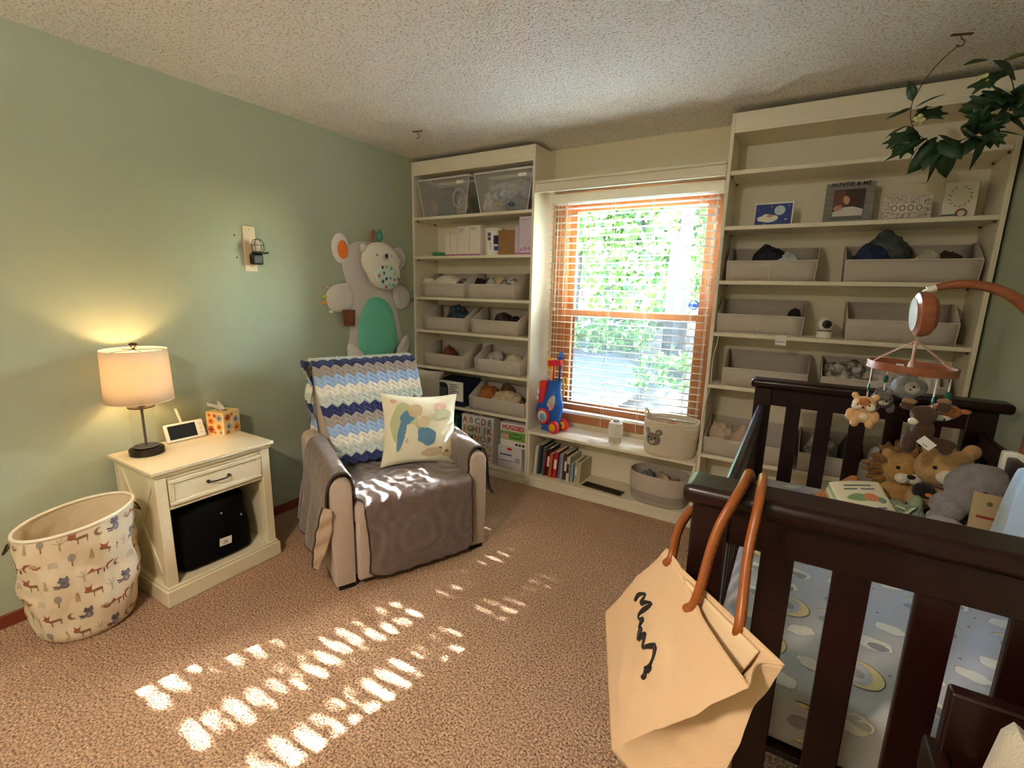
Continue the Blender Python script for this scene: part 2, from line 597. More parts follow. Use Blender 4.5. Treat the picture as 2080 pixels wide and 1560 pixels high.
# stickers on the glass
st = MB().prism(circ(24, 0.040), 0, 0.002, lambda u, v, d: (u, -d, v))
st.use(1).prism(circ(16, 0.018), 0.0021, 0.003, lambda u, v, d: (u, -d, v))
pk = thing('round_sticker', 'round pink sticker on the upper window pane, left side', 'sticker', (1.355, 0.3785, 1.44))
st.build('disc', [mat('pink_film', '#d7a5b0', 0.5), mat('white_film', '#f3f0f0', 0.5)], pk, smooth=False)
bs = thing('round_sticker', 'round blue sticker on the upper window pane, lower right', 'sticker', (2.127, 0.3785, 1.385))
m_blu = mat('blue_film', '#1d4fc4', 0.4)
b_ = MB()
for k in range(24):
    a0, a1 = 2 * PI * k / 24, 2 * PI * (k + 1) / 24
    b_.add([(r * math.cos(a), -0.001, r * math.sin(a)) for (r, a) in ((0.024, a0), (0.034, a0), (0.034, a1), (0.024, a1))], [(0, 1, 2, 3)])
b_.build('ring', m_blu, bs, smooth=False)
MB().prism([(-0.03, -0.012), (0.03, -0.016), (0.03, 0.004), (-0.03, 0.010)], 0.0012, 0.002, lambda u, v, d: (u, -d, v)).build('band', m_blu, bs, smooth=False)

# ================================================================== CEILING HOOKS AND CEILING LAMP
def hook(label, x, y, ang):
    t = thing('ceiling_hook', label, 'hook', (x, y, H), ang)
    m = mat('antique_brass', '#6b5334', 0.4, metal=0.7)
    bx('toggle_bar', m, t, -0.035, 0.035, -0.006, 0.006, -0.006, -0.0005, bevel=0.002)
    pts = [(0, 0, -0.004), (0, 0, -0.018)]
    for k in range(11):
        a = PI / 2 - k * R(24)
        pts.append((0.013 * math.cos(a), 0, -0.031 + 0.013 * math.sin(a)))
    MB().tube(pts, 0.0022, 7).build('hook_wire', m, t)
    return t
hook('small brass ceiling hook with nothing hung on it, near the left bookcase', 0.507, -0.483, 0.2)
hook('brass ceiling hook carrying the hanging foliage ball', 3.137, -0.40, 0.3)

lampx, lampy = 1.9, -3.55
cl = thing('ceiling_lamp', 'frosted glass bowl ceiling lamp behind the photographer', 'lamp', (lampx, lampy, H))
m_nick = mat('brushed_nickel', '#a79f93', 0.35, metal=0.8)
MB().lathe([(0.0, -0.03), (0.05, -0.028), (0.065, -0.012), (0.066, 0.0)], n=32).build('ceiling_plate', m_nick, cl)
MB().cyl((0, 0, -0.23), (0, 0, -0.02), 0.008, n=12).build('stem', m_nick, cl)
MB().lathe([(0.0, -0.245), (0.07, -0.238), (0.13, -0.215), (0.17, -0.18), (0.185, -0.14)], n=40).build('glass_bowl', translucent_mat('frosted_glass', '#f3e6d0', 0.6), cl, solid=0.003)
MB().lathe([(0.0, -0.26), (0.012, -0.255), (0.014, -0.245), (0.0, -0.24)], n=16).build('finial', m_nick, cl)
MB().ell((0.05, 0, -0.15), (0.026, 0.026, 0.04), 14, 10).build('bulb', mat('lit_ceiling_bulb', '#fff0d8', 0.5, emit=('#ffd9a6', 6.0)), cl)
ld = bpy.data.lights.new('ceiling_bulb', 'POINT')
ld.shadow_soft_size = 0.05
ld.energy = CEILING_LAMP_POWER * 1.35
ld.color = (1.0, 0.94, 0.88)
lo = bpy.data.objects.new('ceiling_bulb', ld)
COL.objects.link(lo)
lo.parent = cl
lo.location = (-0.05, 0, -0.14)
ld2 = bpy.data.lights.new('bowl_glow', 'AREA')
ld2.shape = 'DISK'; ld2.size = 0.3
ld2.energy = CEILING_LAMP_POWER * 0.66
ld2.color = (1.0, 0.85, 0.69)
lo2 = bpy.data.objects.new('bowl_glow', ld2)
COL.objects.link(lo2)
lo2.parent = cl
lo2.location = (0, 0, -0.272)
# ================================================================== NIGHTSTAND
m_ns = mat('cream_furniture_paint', '#e6dcbf', 0.42, var=('#ded2b2', 5, 0.35), bump=(40, 0.04, 0.002))
m_nsd = mat('cream_paint_worn', '#dcd0b0', 0.5)
ns = thing('nightstand', 'cream painted nightstand with one drawer and an open cubby', 'nightstand', (0.016, -2.134, 0), R(0.3))
D, W, HT = 0.436, 0.562, 0.653
bx('top', m_ns, ns, 0, D, 0, W, HT - 0.018, HT, bevel=0.004)
bx('top_moulding', m_ns, ns, 0.008, D - 0.012, 0.012, W - 0.012, HT - 0.036, HT - 0.018, bevel=0.006)
pw = 0.045
for (xa, ya) in ((D - 0.02 - pw, 0.018), (D - 0.02 - pw, W - 0.018 - pw), (0.012, 0.018), (0.012, W - 0.018 - pw)):
    bx('post', m_ns, ns, xa, xa + pw, ya, ya + pw, 0.09, HT - 0.036, bevel=0.003)
for ya in (0.030, W - 0.030 - 0.014):
    bx('side_panel', m_ns, ns, 0.012 + pw, D - 0.02 - pw, ya, ya + 0.014, 0.09, HT - 0.036)
# X battens on the side panel
for (y_, sgn) in ((0.021, 1), (W - 0.030, -1)):
    xm, zm = 0.21, 0.36
    for a in (R(57), R(-57)):
        M = Matrix.Translation((xm, y_ + 0.0045, zm)) @ Matrix.Rotation(a, 4, 'Y')
        MB().box(-0.27, 0.27, -0.0045, 0.0045, -0.014, 0.014, M).build('cross_batten', m_ns, ns, bevel=0.002)
bx('back_panel', m_ns, ns, 0.012, 0.022, 0.063, W - 0.063, 0.09, HT - 0.036)
bx('rail', m_ns, ns, D - 0.03 - 0.03, D - 0.028, 0.063, W - 0.063, 0.595, HT - 0.036)
bx('divider', m_ns, ns, 0.022, D - 0.028, 0.044, W - 0.044, 0.452, 0.468)
pl_ = MB()
pl_.box(0, D - 0.004, 0.004, W - 0.004, 0.0, 0.078)
pl_.box(0.006, D - 0.012, 0.012, W - 0.012, 0.078, 0.092)
pl_.build('plinth', m_ns, ns, bevel=0.004)
dw = bx('drawer', m_ns, ns, D - 0.05, D - 0.022, 0.068, W - 0.068, 0.472, 0.592, bevel=0.003)
fr_ = MB()
for (a, b, c, d) in ((0.068, W - 0.068, 0.472, 0.490), (0.068, W - 0.068, 0.574, 0.592), (0.068, 0.088, 0.490, 0.574), (W - 0.088, W - 0.068, 0.490, 0.574)):
    fr_.box(D - 0.024, D - 0.014, a, b, c, d)
fr_.build('drawer_frame', m_ns, dw, bevel=0.004)
hp = []
for k in range(13):
    u = k / 12
    yy = W / 2 - 0.048 + 0.096 * u
    xx = D - 0.014 + 0.020 * (1 - (2 * u - 1) ** 4)
    hp.append((xx, yy, 0.535))
MB().tube(hp, [0.0045] + [0.0038] * 11 + [0.0045], 8).build('handle', m_black, dw)
for yy in (W / 2 - 0.048, W / 2 + 0.048):
    MB().cyl((D - 0.022, yy, 0.535), (D - 0.012, yy, 0.535), 0.008, n=12).build('handle_foot', m_black, dw)

# black bag in the cubby
m_blk = mat('black_canvas', '#030303', 0.9, spec=0.15, bump=(200, 0.3, 0.002))
bg = thing('black_bag', 'black canvas bag with a white label inside the nightstand cubby', 'bag', (0.27, -1.86, 0.092))
def bag_f(u, v):
    a = 2 * PI * u
    t = v
    r = (1 - max(0, t - 0.93) / 0.07 * 0.999) if t > 0.93 else 1.0
    r0 = 0.001 if v == 0 else 1
    ca, sa = math.cos(a), math.sin(a)
    e = 0.5
    x = math.copysign(abs(ca) ** e, ca) * 0.135 * r * (1 - 0.12 * t) * r0
    y = math.copysign(abs(sa) ** e, sa) * 0.180 * r * (1.0 - 0.04 * t + 0.02 * math.sin(6 * t)) * r0
    z = 0.002 + 0.325 * min(t, 0.96) + (0.012 * math.sin(3 * a + 1) if t > 0.5 else 0)
    n_ = fbm((x * 5, y * 5, z * 5), 1.6) * 0.012 * (1 if 0 < t < 1 else 0)
    return (x + n_, y + n_ * 0.5, max(0.001, z))
MB().grid(bag_f, 40, 22, closeu=True).build('bag_body', m_blk, bg)
lb = MB().box(0, 0.0015, -0.03, 0.03, -0.02, 0.02)
lo_ = lb.build('label_patch', m_card_w, bg, loc=(0.142, 0.02, 0.10), rot=(R(-5), 0, R(2)))
MB().prism([(-0.012, 0.006), (0, 0.002), (0.012, 0.006), (0.004, -0.002), (0, 0.0), (-0.004, -0.002)], 0.0016, 0.002, lambda u, v, d: (d, u, v)).build('emblem', m_black, lo_, smooth=False)
bx('printed_line', m_black, lo_, 0.0015, 0.0018, -0.014, 0.014, -0.010, -0.007, bevel=0)
for (yy, zz) in ((0.02, 0.245), (0.115, 0.20)):
    MB().ell((0.127, yy, zz), (0.006, 0.006, 0.006), 10, 6).build('snap', mat('steel_snap', '#b9b4ad', 0.3, metal=0.9), bg)
MB().tube([(0.10, -0.10 + 0.02 * k, 0.30 + 0.022 * math.sin(PI * k / 10)) for k in range(11)], 0.009, 8, flat=0.4).build('strap', m_blk, bg)

# ================================================================== TABLE LAMP
LX, LY = 0.146, -2.02
lp = thing('table_lamp', 'lit table lamp with cream drum shade and clear glass column', 'lamp', (LX, LY, 0.653))
m_br = mat('bronze_dark', '#2a211c', 0.4, metal=0.6)
MB().lathe([(0.066, 0), (0.070, 0.003), (0.070, 0.026), (0.066, 0.030), (0.052, 0.031), (0.052, 0.040), (0.0, 0.041)], n=40).build('base', m_br, lp)
m_lg = clear_mat('lamp_glass', '#fbfbf6', 0.07, 0.02, ior=1.0)
MB().lathe([(0.050, 0.040), (0.050, 0.228)], n=40).build('glass_column', m_lg, lp)
for z_ in (0.041, 0.2275):
    MB().tube([(0.050 * math.cos(2 * PI * k / 40), 0.050 * math.sin(2 * PI * k / 40), z_) for k in range(40)], 0.0009, 5, closed=True).build('glass_edge', mat('glass_edge_pale', '#c9cbbd', 0.2), lp)
MB().cyl((0, 0, 0.04), (0, 0, 0.30), 0.0055, n=12).build('stem', m_br, lp)
MB().lathe([(0.0, 0.234), (0.052, 0.234), (0.054, 0.231), (0.052, 0.228), (0.0, 0.228)], n=40).build('cap', m_br, lp)
MB().cyl((0, 0, 0.234), (0, 0, 0.262), 0.013, n=16).build('socket', m_br, lp)
m_shade = translucent_mat('linen_shade', '#ecdcc0', 0.22)
shd = MB()
def shd_f(u, v):
    a = 2 * PI * u
    r = 0.132 - 0.006 * v
    return (r * math.cos(a), r * math.sin(a), 0.262 + 0.238 * v)
shd.grid(shd_f, 64, 4, closeu=True)
sh_o = shd.build('lamp_shade', m_shade, lp, solid=0.0015)
for (r, z) in ((0.132, 0.262), (0.126, 0.500)):
    MB().tube([(r * math.cos(2 * PI * k / 48), r * math.sin(2 * PI * k / 48), z) for k in range(48)], 0.0018, 6, closed=True).build('shade_ring', mat('shade_trim', '#e9dcc0', 0.7), sh_o)
MB().tube([(-0.126, 0, 0.492), (0, 0, 0.500), (0.126, 0, 0.492)], 0.0018, 6).build('spider', m_br, sh_o)
MB().tube([(0, -0.126, 0.492), (0, 0, 0.500), (0, 0.126, 0.492)], 0.0018, 6).build('spider', m_br, sh_o)
MB().lathe([(0.006, 0.500), (0.006, 0.508), (0.014, 0.514), (0.018, 0.522), (0.014, 0.530), (0.0, 0.533)], n=20).build('finial', m_br, lp)
MB().ell((0, 0, 0.345), (0.028, 0.028, 0.042), 16, 12).build('bulb', mat('lit_bulb', '#fff0d8', 0.5, emit=('#ffca85', 6.0)), lp)
pd = bpy.data.lights.new('table_bulb', 'POINT')
pd.energy = TABLE_LAMP_POWER
pd.color = (1.0, 0.68, 0.34)
pd.shadow_soft_size = 0.03
po = bpy.data.objects.new('table_bulb', pd)
COL.objects.link(po)
po.parent = lp
po.location = (0, 0, 0.395)

# ================================================================== BABY MONITOR
bm = thing('baby_monitor', 'white baby monitor with dark screen and raised antenna on the nightstand', 'monitor', (0.085, -1.815, 0.653), R(-2))
Mt = Matrix.Rotation(R(-22), 4, 'Y')
body = MB().box(-0.008, 0.010, -0.092, 0.092, 0.002, 0.098, Mt).build('body', m_white, bm, bevel=0.008, seg=4)
MB().box(0.0095, 0.0115, -0.078, 0.050, 0.014, 0.086, Mt).build('screen', mat('dark_screen', '#23262a', 0.12), bm, bevel=0.001)
for k in range(3):
    MB().box(0.0095, 0.0125, 0.064, 0.078, 0.022 + k * 0.022, 0.034 + k * 0.022, Mt).build('button', mat('soft_button', '#ddd6ce', 0.5), bm, bevel=0.002)
MB().tube([(-0.036, -0.006, 0.090), (-0.050, -0.020, 0.165)], [0.007, 0.006], 10).build('antenna', m_white, bm)
MB().box(-0.052, -0.008, -0.03, 0.03, 0.001, 0.006).build('kickstand', m_white, bm, bevel=0.002)
MB().tube([(-0.03, 0.09, 0.03), (-0.045, 0.12, 0.02), (-0.06, 0.13, 0.004), (-0.065, 0.17, 0.004)], 0.0025, 6).build('power_cable', m_white, bm)

# ================================================================== TISSUE BOX
tb = thing('tissue_box', 'cube tissue box with orange and blue flowers, one tissue pulled up', 'tissue box', (0.095, -1.632, 0.653), R(18))
m_ora = mat('orange_print', '#e0a545', 0.55)
bx('carton', mat('yellow_carton', '#e8c275', 0.55, var=('#efd9a6', 8, 0.2)), tb, -0.056, 0.056, -0.056, 0.056, 0, 0.125, bevel=0.002)
fl = MB()
rg = random.Random(3)
cols = [mat('flower_red', '#c85a34', 0.6), mat('flower_blue', '#9aa9bd', 0.6), mat('flower_orange', '#e28a3a', 0.6), mat('flower_core', '#5a2c22', 0.6), mat('flower_cream', '#f4e6c3', 0.6)]
for face in range(2):
    for (a, b, c, r) in ((-0.028, 0.094, 0, 0.022), (0.026, 0.074, 1, 0.021), (-0.024, 0.044, 1, 0.020), (0.028, 0.028, 2, 0.024), (-0.032, 0.014, 0, 0.012), (0.034, 0.108, 4, 0.014), (0.0, 0.106, 2, 0.013), (0.004, 0.012, 4, 0.011)):
        if face == 1:
            a, c = -a, (c + 1) % 3
        petal = []
        for k in range(20):
            q = 2 * PI * k / 20
            rr = r * (0.86 + 0.14 * math.cos(6 * q))
            petal.append((max(-0.055, min(0.055, a + rr * math.cos(q))), max(0.001, min(0.124, b + rr * math.sin(q)))))
        def onf(u, v, d=0.0004, face=face):
            return (0.056 + d, u, v) if face == 0 else (u, -0.056 - d, v)
        fl.use(c).poly(petal if face == 0 else petal, onf)
        fl.use(3).poly(circ(10, r * 0.3, c=(a, b)), lambda u, v, face=face: ((0.0567, u, v) if face == 0 else (u, -0.0567, v)))
fl.build('flower_print', cols, tb, smooth=False)
bx('slot', mat('slot_dark', '#7d5a35', 0.8), tb, -0.03, 0.03, -0.012, 0.012, 0.125, 0.1256, bevel=0)
m_tis = translucent_mat('tissue_paper', '#f6f3f0', 0.35)
def tis(u, v):
    x = (u - 0.5) * 0.075 * (0.4 + 0.9 * v)
    z = 0.125 + 0.055 * v - 0.018 * v * v + 0.01 * math.sin(7 * u) * v
    y = 0.025 * v * v * (-1) - 0.02 * v + 0.012 * math.sin(9 * u + 2 * v) * (0.3 + v)
    return (y, x - 0.016 * v, z)
MB().grid(tis, 16, 10).build('tissue', m_tis, tb, solid=0.0006)

# ================================================================== LAUNDRY HAMPER
hm = thing('laundry_hamper', 'soft fabric laundry hamper printed with woodland animals, beside the nightstand', 'hamper', (0.235, -2.345, 0))
m_ham = mat('cream_canvas', '#e4d5b8', 0.85, bump=(250, 0.2, 0.002))
def ham_s(a, t):
    """outer surface: a = angle, t = 0 bottom .. 1 top"""
    cx, cy = 0.095 * t ** 1.4, -0.015 * t
    r = 0.165 + 0.022 * t + 0.010 * math.sin(PI * t)
    w = fbm((math.cos(a) * 1.5, math.sin(a) * 1.5, t * 2.2), 1.3) * 0.022 * math.sin(PI * min(1, t * 1.02)) 
    w += 0.006 * math.sin(14 * t + 2 * math.cos(a)) * max(0, math.sin(PI * t)) * (0.5 + 0.5 * math.sin(2 * a))
    if t < 0.08:
        r -= 0.02 * (1 - t / 0.08) ** 2
    r += w
    z = 0.525 * t + 0.028 * t * math.sin(a + 0.6) * 1.0
    return Vector((cx + r * math.cos(a), cy + r * math.sin(a), z + 0.001))
MB().grid(lambda u, v: ham_s(2 * PI * u, v), 96, 40, closeu=True).build('fabric_wall', m_ham, hm, solid=0.002)
MB().poly([tuple(ham_s(2 * PI * k / 40, 0.0).xy * 0.98) for k in range(40)], lambda u, v: (u, v, 0.002)).build('fabric_base', m_ham, hm, smooth=False)
MB().tube([ham_s(2 * PI * k / 64, 1.0) for k in range(64)], 0.0065, 8, closed=True).build('rim', mat('cream_binding', '#eadfca', 0.75), hm)
m_lea = mat('brown_leather', '#53301f', 0.5)
for a in (R(95), R(-120)):
    p0 = ham_s(a, 0.93); n_ = Vector((math.cos(a), math.sin(a), 0)); t_ = Vector((-math.sin(a), math.cos(a), 0))
    pts = [p0 + t_ * (0.04 * math.cos(PI * k / 12)) + n_ * (0.006 + 0.026 * math.sin(PI * k / 12)) - Vector((0, 0, 0.05 * math.sin(PI * k / 12))) for k in range(13)]
    MB().tube(pts, 0.008, 8, flat=0.4).build('handle', m_lea, hm)
pc_ = [mat('print_rust', '#a05a40', 0.85), mat('print_brown', '#8a6544', 0.85), mat('print_slate', '#74707c', 0.85), mat('print_grey', '#a19a90', 0.85), mat('print_tan', '#bda27a', 0.85), mat('print_dark', '#54464a', 0.85)]
fox = [(0, [(-.5, .05), (-.25, .18), (.1, .12), (.35, .22), (.42, .38), (.62, .5), (1.0, .48), (.75, .34), (.5, .2), (.45, .05), (.3, .0), (-.2, -.05)]), (0, [(-1.0, .02), (-.8, .25), (-.62, .42), (-.52, .25), (-.42, .2), (-.5, .02)]), (5, [(-.3, 0), (-.2, 0), (-.22, -.42), (-.3, -.42)]), (5, [(.1, 0), (.2, 0), (.2, -.4), (.12, -.4)]), (0, [(.3, .05), (.42, .05), (.5, -.32), (.42, -.34)])]
racc = [(2, circ(12, .32, 1, 1.2, (0, -.25))), (3, circ(10, .18, 1, 1.2, (.02, -.25))), (2, circ(12, .34, 1.2, .85, (-.02, .3))), (5, circ(8, .13, 1.5, .8, (-.15, .28))), (5, [(-.35, .5), (-.2, .75), (-.1, .52)]), (5, [(.1, .54), (.25, .76), (.32, .48)]), (5, [(-.75, -.1), (-.3, -.25), (-.32, -.4), (-.8, -.25)]), (5, [(-.72, -.38), (-.3, -.45), (-.35, -.56), (-.74, -.5)])]
tree = [(3, circ(12, .36, .8, 1.2, (0, .35))), (1, [(-.04, .2), (.04, .2), (.05, -.55), (-.05, -.55)])]
bare = [(4, [(-.07, -.7), (.07, -.7), (.05, .1), (-.05, .1)]), (4, [(-.05, .0), (-.5, .3), (-.52, .25), (-.05, -.08)]), (4, [(.05, .0), (.5, .32), (.54, .26), (.05, -.08)]), (4, [(-.04, .1), (-.2, .6), (-.14, .62), (.0, .15)]), (4, [(.02, .1), (.2, .62), (.26, .6), (.05, .05)])]
deer = [(0, circ(10, .24, 1, 1.1, (-.45, .3))), (1, [(-.45, .12), (-.2, .15), (.5, .2), (.55, -.05), (-.15, -.1)]), (0, [(-.6, .45), (-.68, .8), (-.45, .52)]), (0, [(-.35, .5), (-.12, .72), (-.22, .4)]), (1, [(-.12, -.05), (-.05, -.05), (-.08, -.5), (-.14, -.5)]), (1, [(.42, 0), (.5, 0), (.5, -.45), (.44, -.45)]), (5, circ(6, .07, c=(-.66, .22)))]
moonfox = [(1, [(.35 * math.cos(t) , .4 * math.sin(t)) for t in [R(60 + 25 * k) for k in range(11)]] + [(.1 + .22 * math.cos(t), .05 + .27 * math.sin(t)) for t in [R(310 - 25 * k) for k in range(11)]])]
hedge = [(4, circ(10, .3, 1.1, .8, (-.15, .2))), (0, [(-.25, -.1), (.1, -.2), (.5, .05), (.42, .18), (.1, .0), (-.2, .05)]), (5, circ(6, .08, c=(-.15, .12)))]
pine = [(4, [(-.2, -.5), (.2, -.5), (.05, .6), (-.05, .6)])]
rings = [(3, [(-.4, .2 - .16 * k), (0, .32 - .16 * k), (.4, .2 - .16 * k), (.4, .14 - .16 * k), (0, .26 - .16 * k), (-.4, .14 - .16 * k)]) for k in range(4)]
shapes = [[fox, rings, deer], [racc, tree, hedge], [moonfox, pine, bare], [deer, bare, fox], [hedge, moonfox, racc]]
names_ = {id(fox): 'fox', id(racc): 'raccoon', id(deer): 'deer', id(tree): 'tree', id(hedge): 'hedgehog', id(moonfox): 'curled_fox', id(bare): 'bare_tree', id(pine): 'pine', id(rings): 'mound'}
row_h = 0.092
for row in range(6):
    for col_ in range(12):
        sh = [fox, racc, deer, tree, hedge, moonfox, bare, pine, rings][(col_ * 4 + row * 7 + (row * col_) % 2) % 9]
        a = R(-110) + col_ * R(17.5) + (row % 2) * R(8.5)
        t = 0.09 + row * 0.168
        if t > 0.95:
            continue
        sc = 0.047 if sh in (fox, deer) else 0.041
        hpnt = MB()
        for ci, pl in sh:
            hpnt.use(ci)
            def mp(u, v, a=a, t=t, sc=sc):
                aa = a + u * sc / 0.185
                tt = min(0.985, max(0.01, t + v * sc / 0.525))
                p = ham_s(aa, tt)
                return p + Vector((math.cos(aa), math.sin(aa), 0)) * 0.0026
            hpnt.poly(pl, mp)
        hpnt.build('printed_' + names_[id(sh)], pc_, hm, smooth=False)

# ================================================================== OUTLET AND NIGHT LIGHT
ol = thing('outlet_plate', 'cream wall outlet plate on the green wall', 'outlet', (0, -1.347, 1.655))
m_pl = mat('almond_plate', '#dccbaa', 0.45)
bx('plate', m_pl, ol, 0, 0.007, -0.036, 0.036, -0.125, 0.125, bevel=0.003)
bx('receptacle', m_pl, ol, 0.007, 0.009, -0.017, 0.017, -0.105, -0.068, bevel=0.002)
for (yy, zz, hh) in ((-0.007, -0.083, 0.005), (0.007, -0.083, 0.005)):
    bx('slot', m_dark, ol, 0.009, 0.0094, yy - 0.0014, yy + 0.0014, zz - hh, zz + hh, bevel=0)
MB().cyl((0.0088, 0, -0.098), (0.0094, 0, -0.098), 0.003, n=10).build('ground_hole', m_dark, ol)
MB().cyl((0.0065, 0, 0.108), (0.0078, 0, 0.108), 0.003, n=10).build('screw', mat('screw_grey', '#8b8270', 0.4, metal=0.6), ol)
nl = thing('night_light', 'black plug-in night light with caged frosted bulb on the wall outlet', 'night light', (0.009, -1.33, 1.60))
MB().box(0, 0.045, -0.03, 0.03, -0.03, 0.028).build('plug_body', m_black, nl, bevel=0.008, seg=3)
MB().lathe([(0.0, 0.028), (0.036, 0.028), (0.036, 0.036), (0.026, 0.040), (0, 0.040)], (0.045, 0, 0), 24).build('collar', m_black, nl)
MB().lathe([(0.021, 0.04), (0.025, 0.06), (0.025, 0.082), (0.018, 0.098), (0.0, 0.103)], (0.045, 0, 0), 24).build('bulb_cover', mat('frosted_bulb', '#cfc6b8', 0.4), nl)
for k in range(6):
    a = PI * k / 3
    MB().tube([(0.045 + r * math.cos(a), r * math.sin(a), z) for (r, z) in ((0.028, 0.038), (0.031, 0.06), (0.031, 0.085), (0.02, 0.105), (0.002, 0.109))], 0.0017, 6).build('cage_wire', m_black, nl)
MB().tube([(0.045 + 0.032 * math.cos(2 * PI * k / 24), 0.032 * math.sin(2 * PI * k / 24), 0.075) for k in range(24)], 0.0017, 6, closed=True).build('cage_ring', m_black, nl)
MB().tube([(0.07, 0.022, 0.032), (0.088, 0.034, 0.036)], 0.005, 8).build('thumb_screw', m_black, nl)
for (yy, zz, w_) in ((-1.428, 1.724, 'upper'), (-1.424, 1.604, 'lower')):
    a_ = MB().lathe([(0.0, 0.0018), (0.004, 0.0015), (0.005, 0)], n=10, M=Matrix.Rotation(PI / 2, 3, 'Y')).build('wall_anchor', m_pin, None, loc=(0, yy, zz))
    tag(a_, 'tiny ' + w_ + ' screw hole in the green wall beside the outlet', 'screw hole')

# ================================================================== BEAR PLAY MAT ON THE WALL
br = thing('bear_play_mat', 'grey and green bear-shaped baby play mat hanging on the green wall', 'play mat', (0.0, -0.43, 0.95))
m_gf = mat('grey_fleece', '#ccc5c1', 0.95, sheen=0.4, bump=(90, 0.3, 0.004))
m_lgf = mat('pale_fleece', '#e0dad4', 0.95, sheen=0.4, bump=(90, 0.25, 0.004))
m_mint = mat('mint_cotton', '#6fc6a6', 0.9, bump=(120, 0.2, 0.002))
def yz(d0):
    return lambda u, v, d: (d0 + d, u, v)
def puff(outline, x0, th, name, m, parent, nr=7):
    """soft padded shape: outline filled towards its centre, bulging along x"""
    cx = sum(p[0] for p in outline) / len(outline); cy = sum(p[1] for p in outline) / len(outline)
    s = MB(); n = len(outline)
    vs, fs = [], []
    for k in range(nr + 1):
        f = 1 - k / nr
        hgt = x0 + th * math.sqrt(max(0, 1 - f ** 4))
        for (u, v) in outline:
            y_, z_ = cx + (u - cx) * f, cy + (v - cy) * f
            vs.append((hgt + 0.003 * fbm((y_ * 9, z_ * 9, 1)) * (1 - f), y_, z_))
    for k in range(nr):
        for i in range(n):
            fs.append((k * n + i, k * n + (i + 1) % n, (k + 1) * n + (i + 1) % n, (k + 1) * n + i))
    base = [(x0 - 0.0, u, v) for (u, v) in outline]
    s.add(vs, fs)
    s.add(base, [tuple(range(n))[::-1]])
    return s.build(name, m, parent, ang=80)
def smoothpoly(pts, it=2):
    for _ in range(it):
        q = []
        for i in range(len(pts)):
            a, b = pts[i], pts[(i + 1) % len(pts)]
            q += [(a[0] * .75 + b[0] * .25, a[1] * .75 + b[1] * .25), (a[0] * .25 + b[0] * .75, a[1] * .25 + b[1] * .75)]
        pts = q
    return pts
body_o = smoothpoly([(-0.265, 0.05), (-0.235, 0.20), (-0.215, 0.36), (-0.215, 0.45), (-0.255, 0.55), (-0.285, 0.66), (-0.265, 0.75), (-0.18, 0.81), (-0.05, 0.83), (0.08, 0.82), (0.19, 0.77), (0.225, 0.68), (0.21, 0.55), (0.20, 0.45), (0.235, 0.36), (0.27, 0.20), (0.32, 0.05), (0.1, 0.01), (-0.1, 0.01)])
puff(body_o, 0.004, 0.026, 'body', m_gf, br)
puff(smoothpoly([(-0.19, 0.53), (-0.35, 0.525), (-0.43, 0.46), (-0.425, 0.38), (-0.36, 0.325), (-0.19, 0.335)]), 0.006, 0.024, 'arm', m_lgf, br)
puff(smoothpoly([(0.17, 0.52), (0.29, 0.53), (0.375, 0.48), (0.385, 0.40), (0.33, 0.335), (0.20, 0.335)]), 0.006, 0.024, 'arm', m_gf, br)
puff(smoothpoly([(-0.275, 0.13), (-0.17, 0.06), (-0.12, 0.0), (-0.16, -0.055), (-0.24, -0.05), (-0.285, 0.02)]), 0.02, 0.03, 'foot', m_lgf, br)
puff(smoothpoly([(0.325, 0.15), (0.23, 0.06), (0.19, 0.0), (0.23, -0.05), (0.30, -0.03), (0.345, 0.05)]), 0.02, 0.03, 'foot', m_gf, br)
e1 = puff(circ(24, 0.088, 0.85, 1.15, (-0.285, 0.76)), 0.006, 0.022, 'ear', m_lgf, br)
puff(circ(20, 0.054, 0.8, 1.15, (-0.285, 0.75)), 0.0285, 0.006, 'ear_lining', mat('orange_cotton', '#e2762b', 0.9), e1)
e2 = puff(circ(24, 0.078, 1.0, 1.1, (0.262, 0.725)), 0.006, 0.022, 'ear', m_gf, br)
puff(smoothpoly([(-0.18, 0.03), (-0.19, 0.18), (-0.15, 0.33), (-0.07, 0.43), (0.05, 0.435), (0.15, 0.36), (0.195, 0.22), (0.215, 0.05), (0.13, -0.02), (-0.09, -0.02)]), 0.030, 0.016, 'tummy_panel', m_mint, br)
for (a, b) in (((0.0, 0.36), (0.01, 0.06)), ((0.0, 0.34), (-0.085, 0.28)), ((0.0, 0.34), (0.11, 0.20))):
    MB().tube([(0.046, a[0], a[1]), (0.049, (a[0] + b[0]) / 2, (a[1] + b[1]) / 2), (0.044, b[0], b[1])], 0.004, 6, flat=0.5).build('crease', m_mint, br)
# head pillow with star bib
hd = MB()
for (c, r) in (((0.075, 0.01, 0.69), (0.055, 0.178, 0.135)), ((0.075, 0.04, 0.605), (0.05, 0.160, 0.115))):
    hd.ell(c, r, 28, 18)
hdo = hd.build('head_pillow', mat('ivory_plush', '#e6e0d2', 0.95, sheen=0.5, bump=(150, 0.3, 0.003)), br, remesh=0.006)
bb = smoothpoly([(-0.055, 0.66), (0.0, 0.69), (0.07, 0.685), (0.14, 0.62), (0.17, 0.555), (0.11, 0.495), (0.02, 0.485), (-0.05, 0.53), (-0.10, 0.585)])
puff(bb, 0.105, 0.030, 'bib', mat('pale_mint_print', '#cfe2dc', 0.9), br)
def star(c, r):
    return [(c[0] + (r if k % 2 == 0 else r * 0.45) * math.sin(PI * k / 5), c[1] + (r if k % 2 == 0 else r * 0.45) * math.cos(PI * k / 5)) for k in range(10)]
stp = MB()
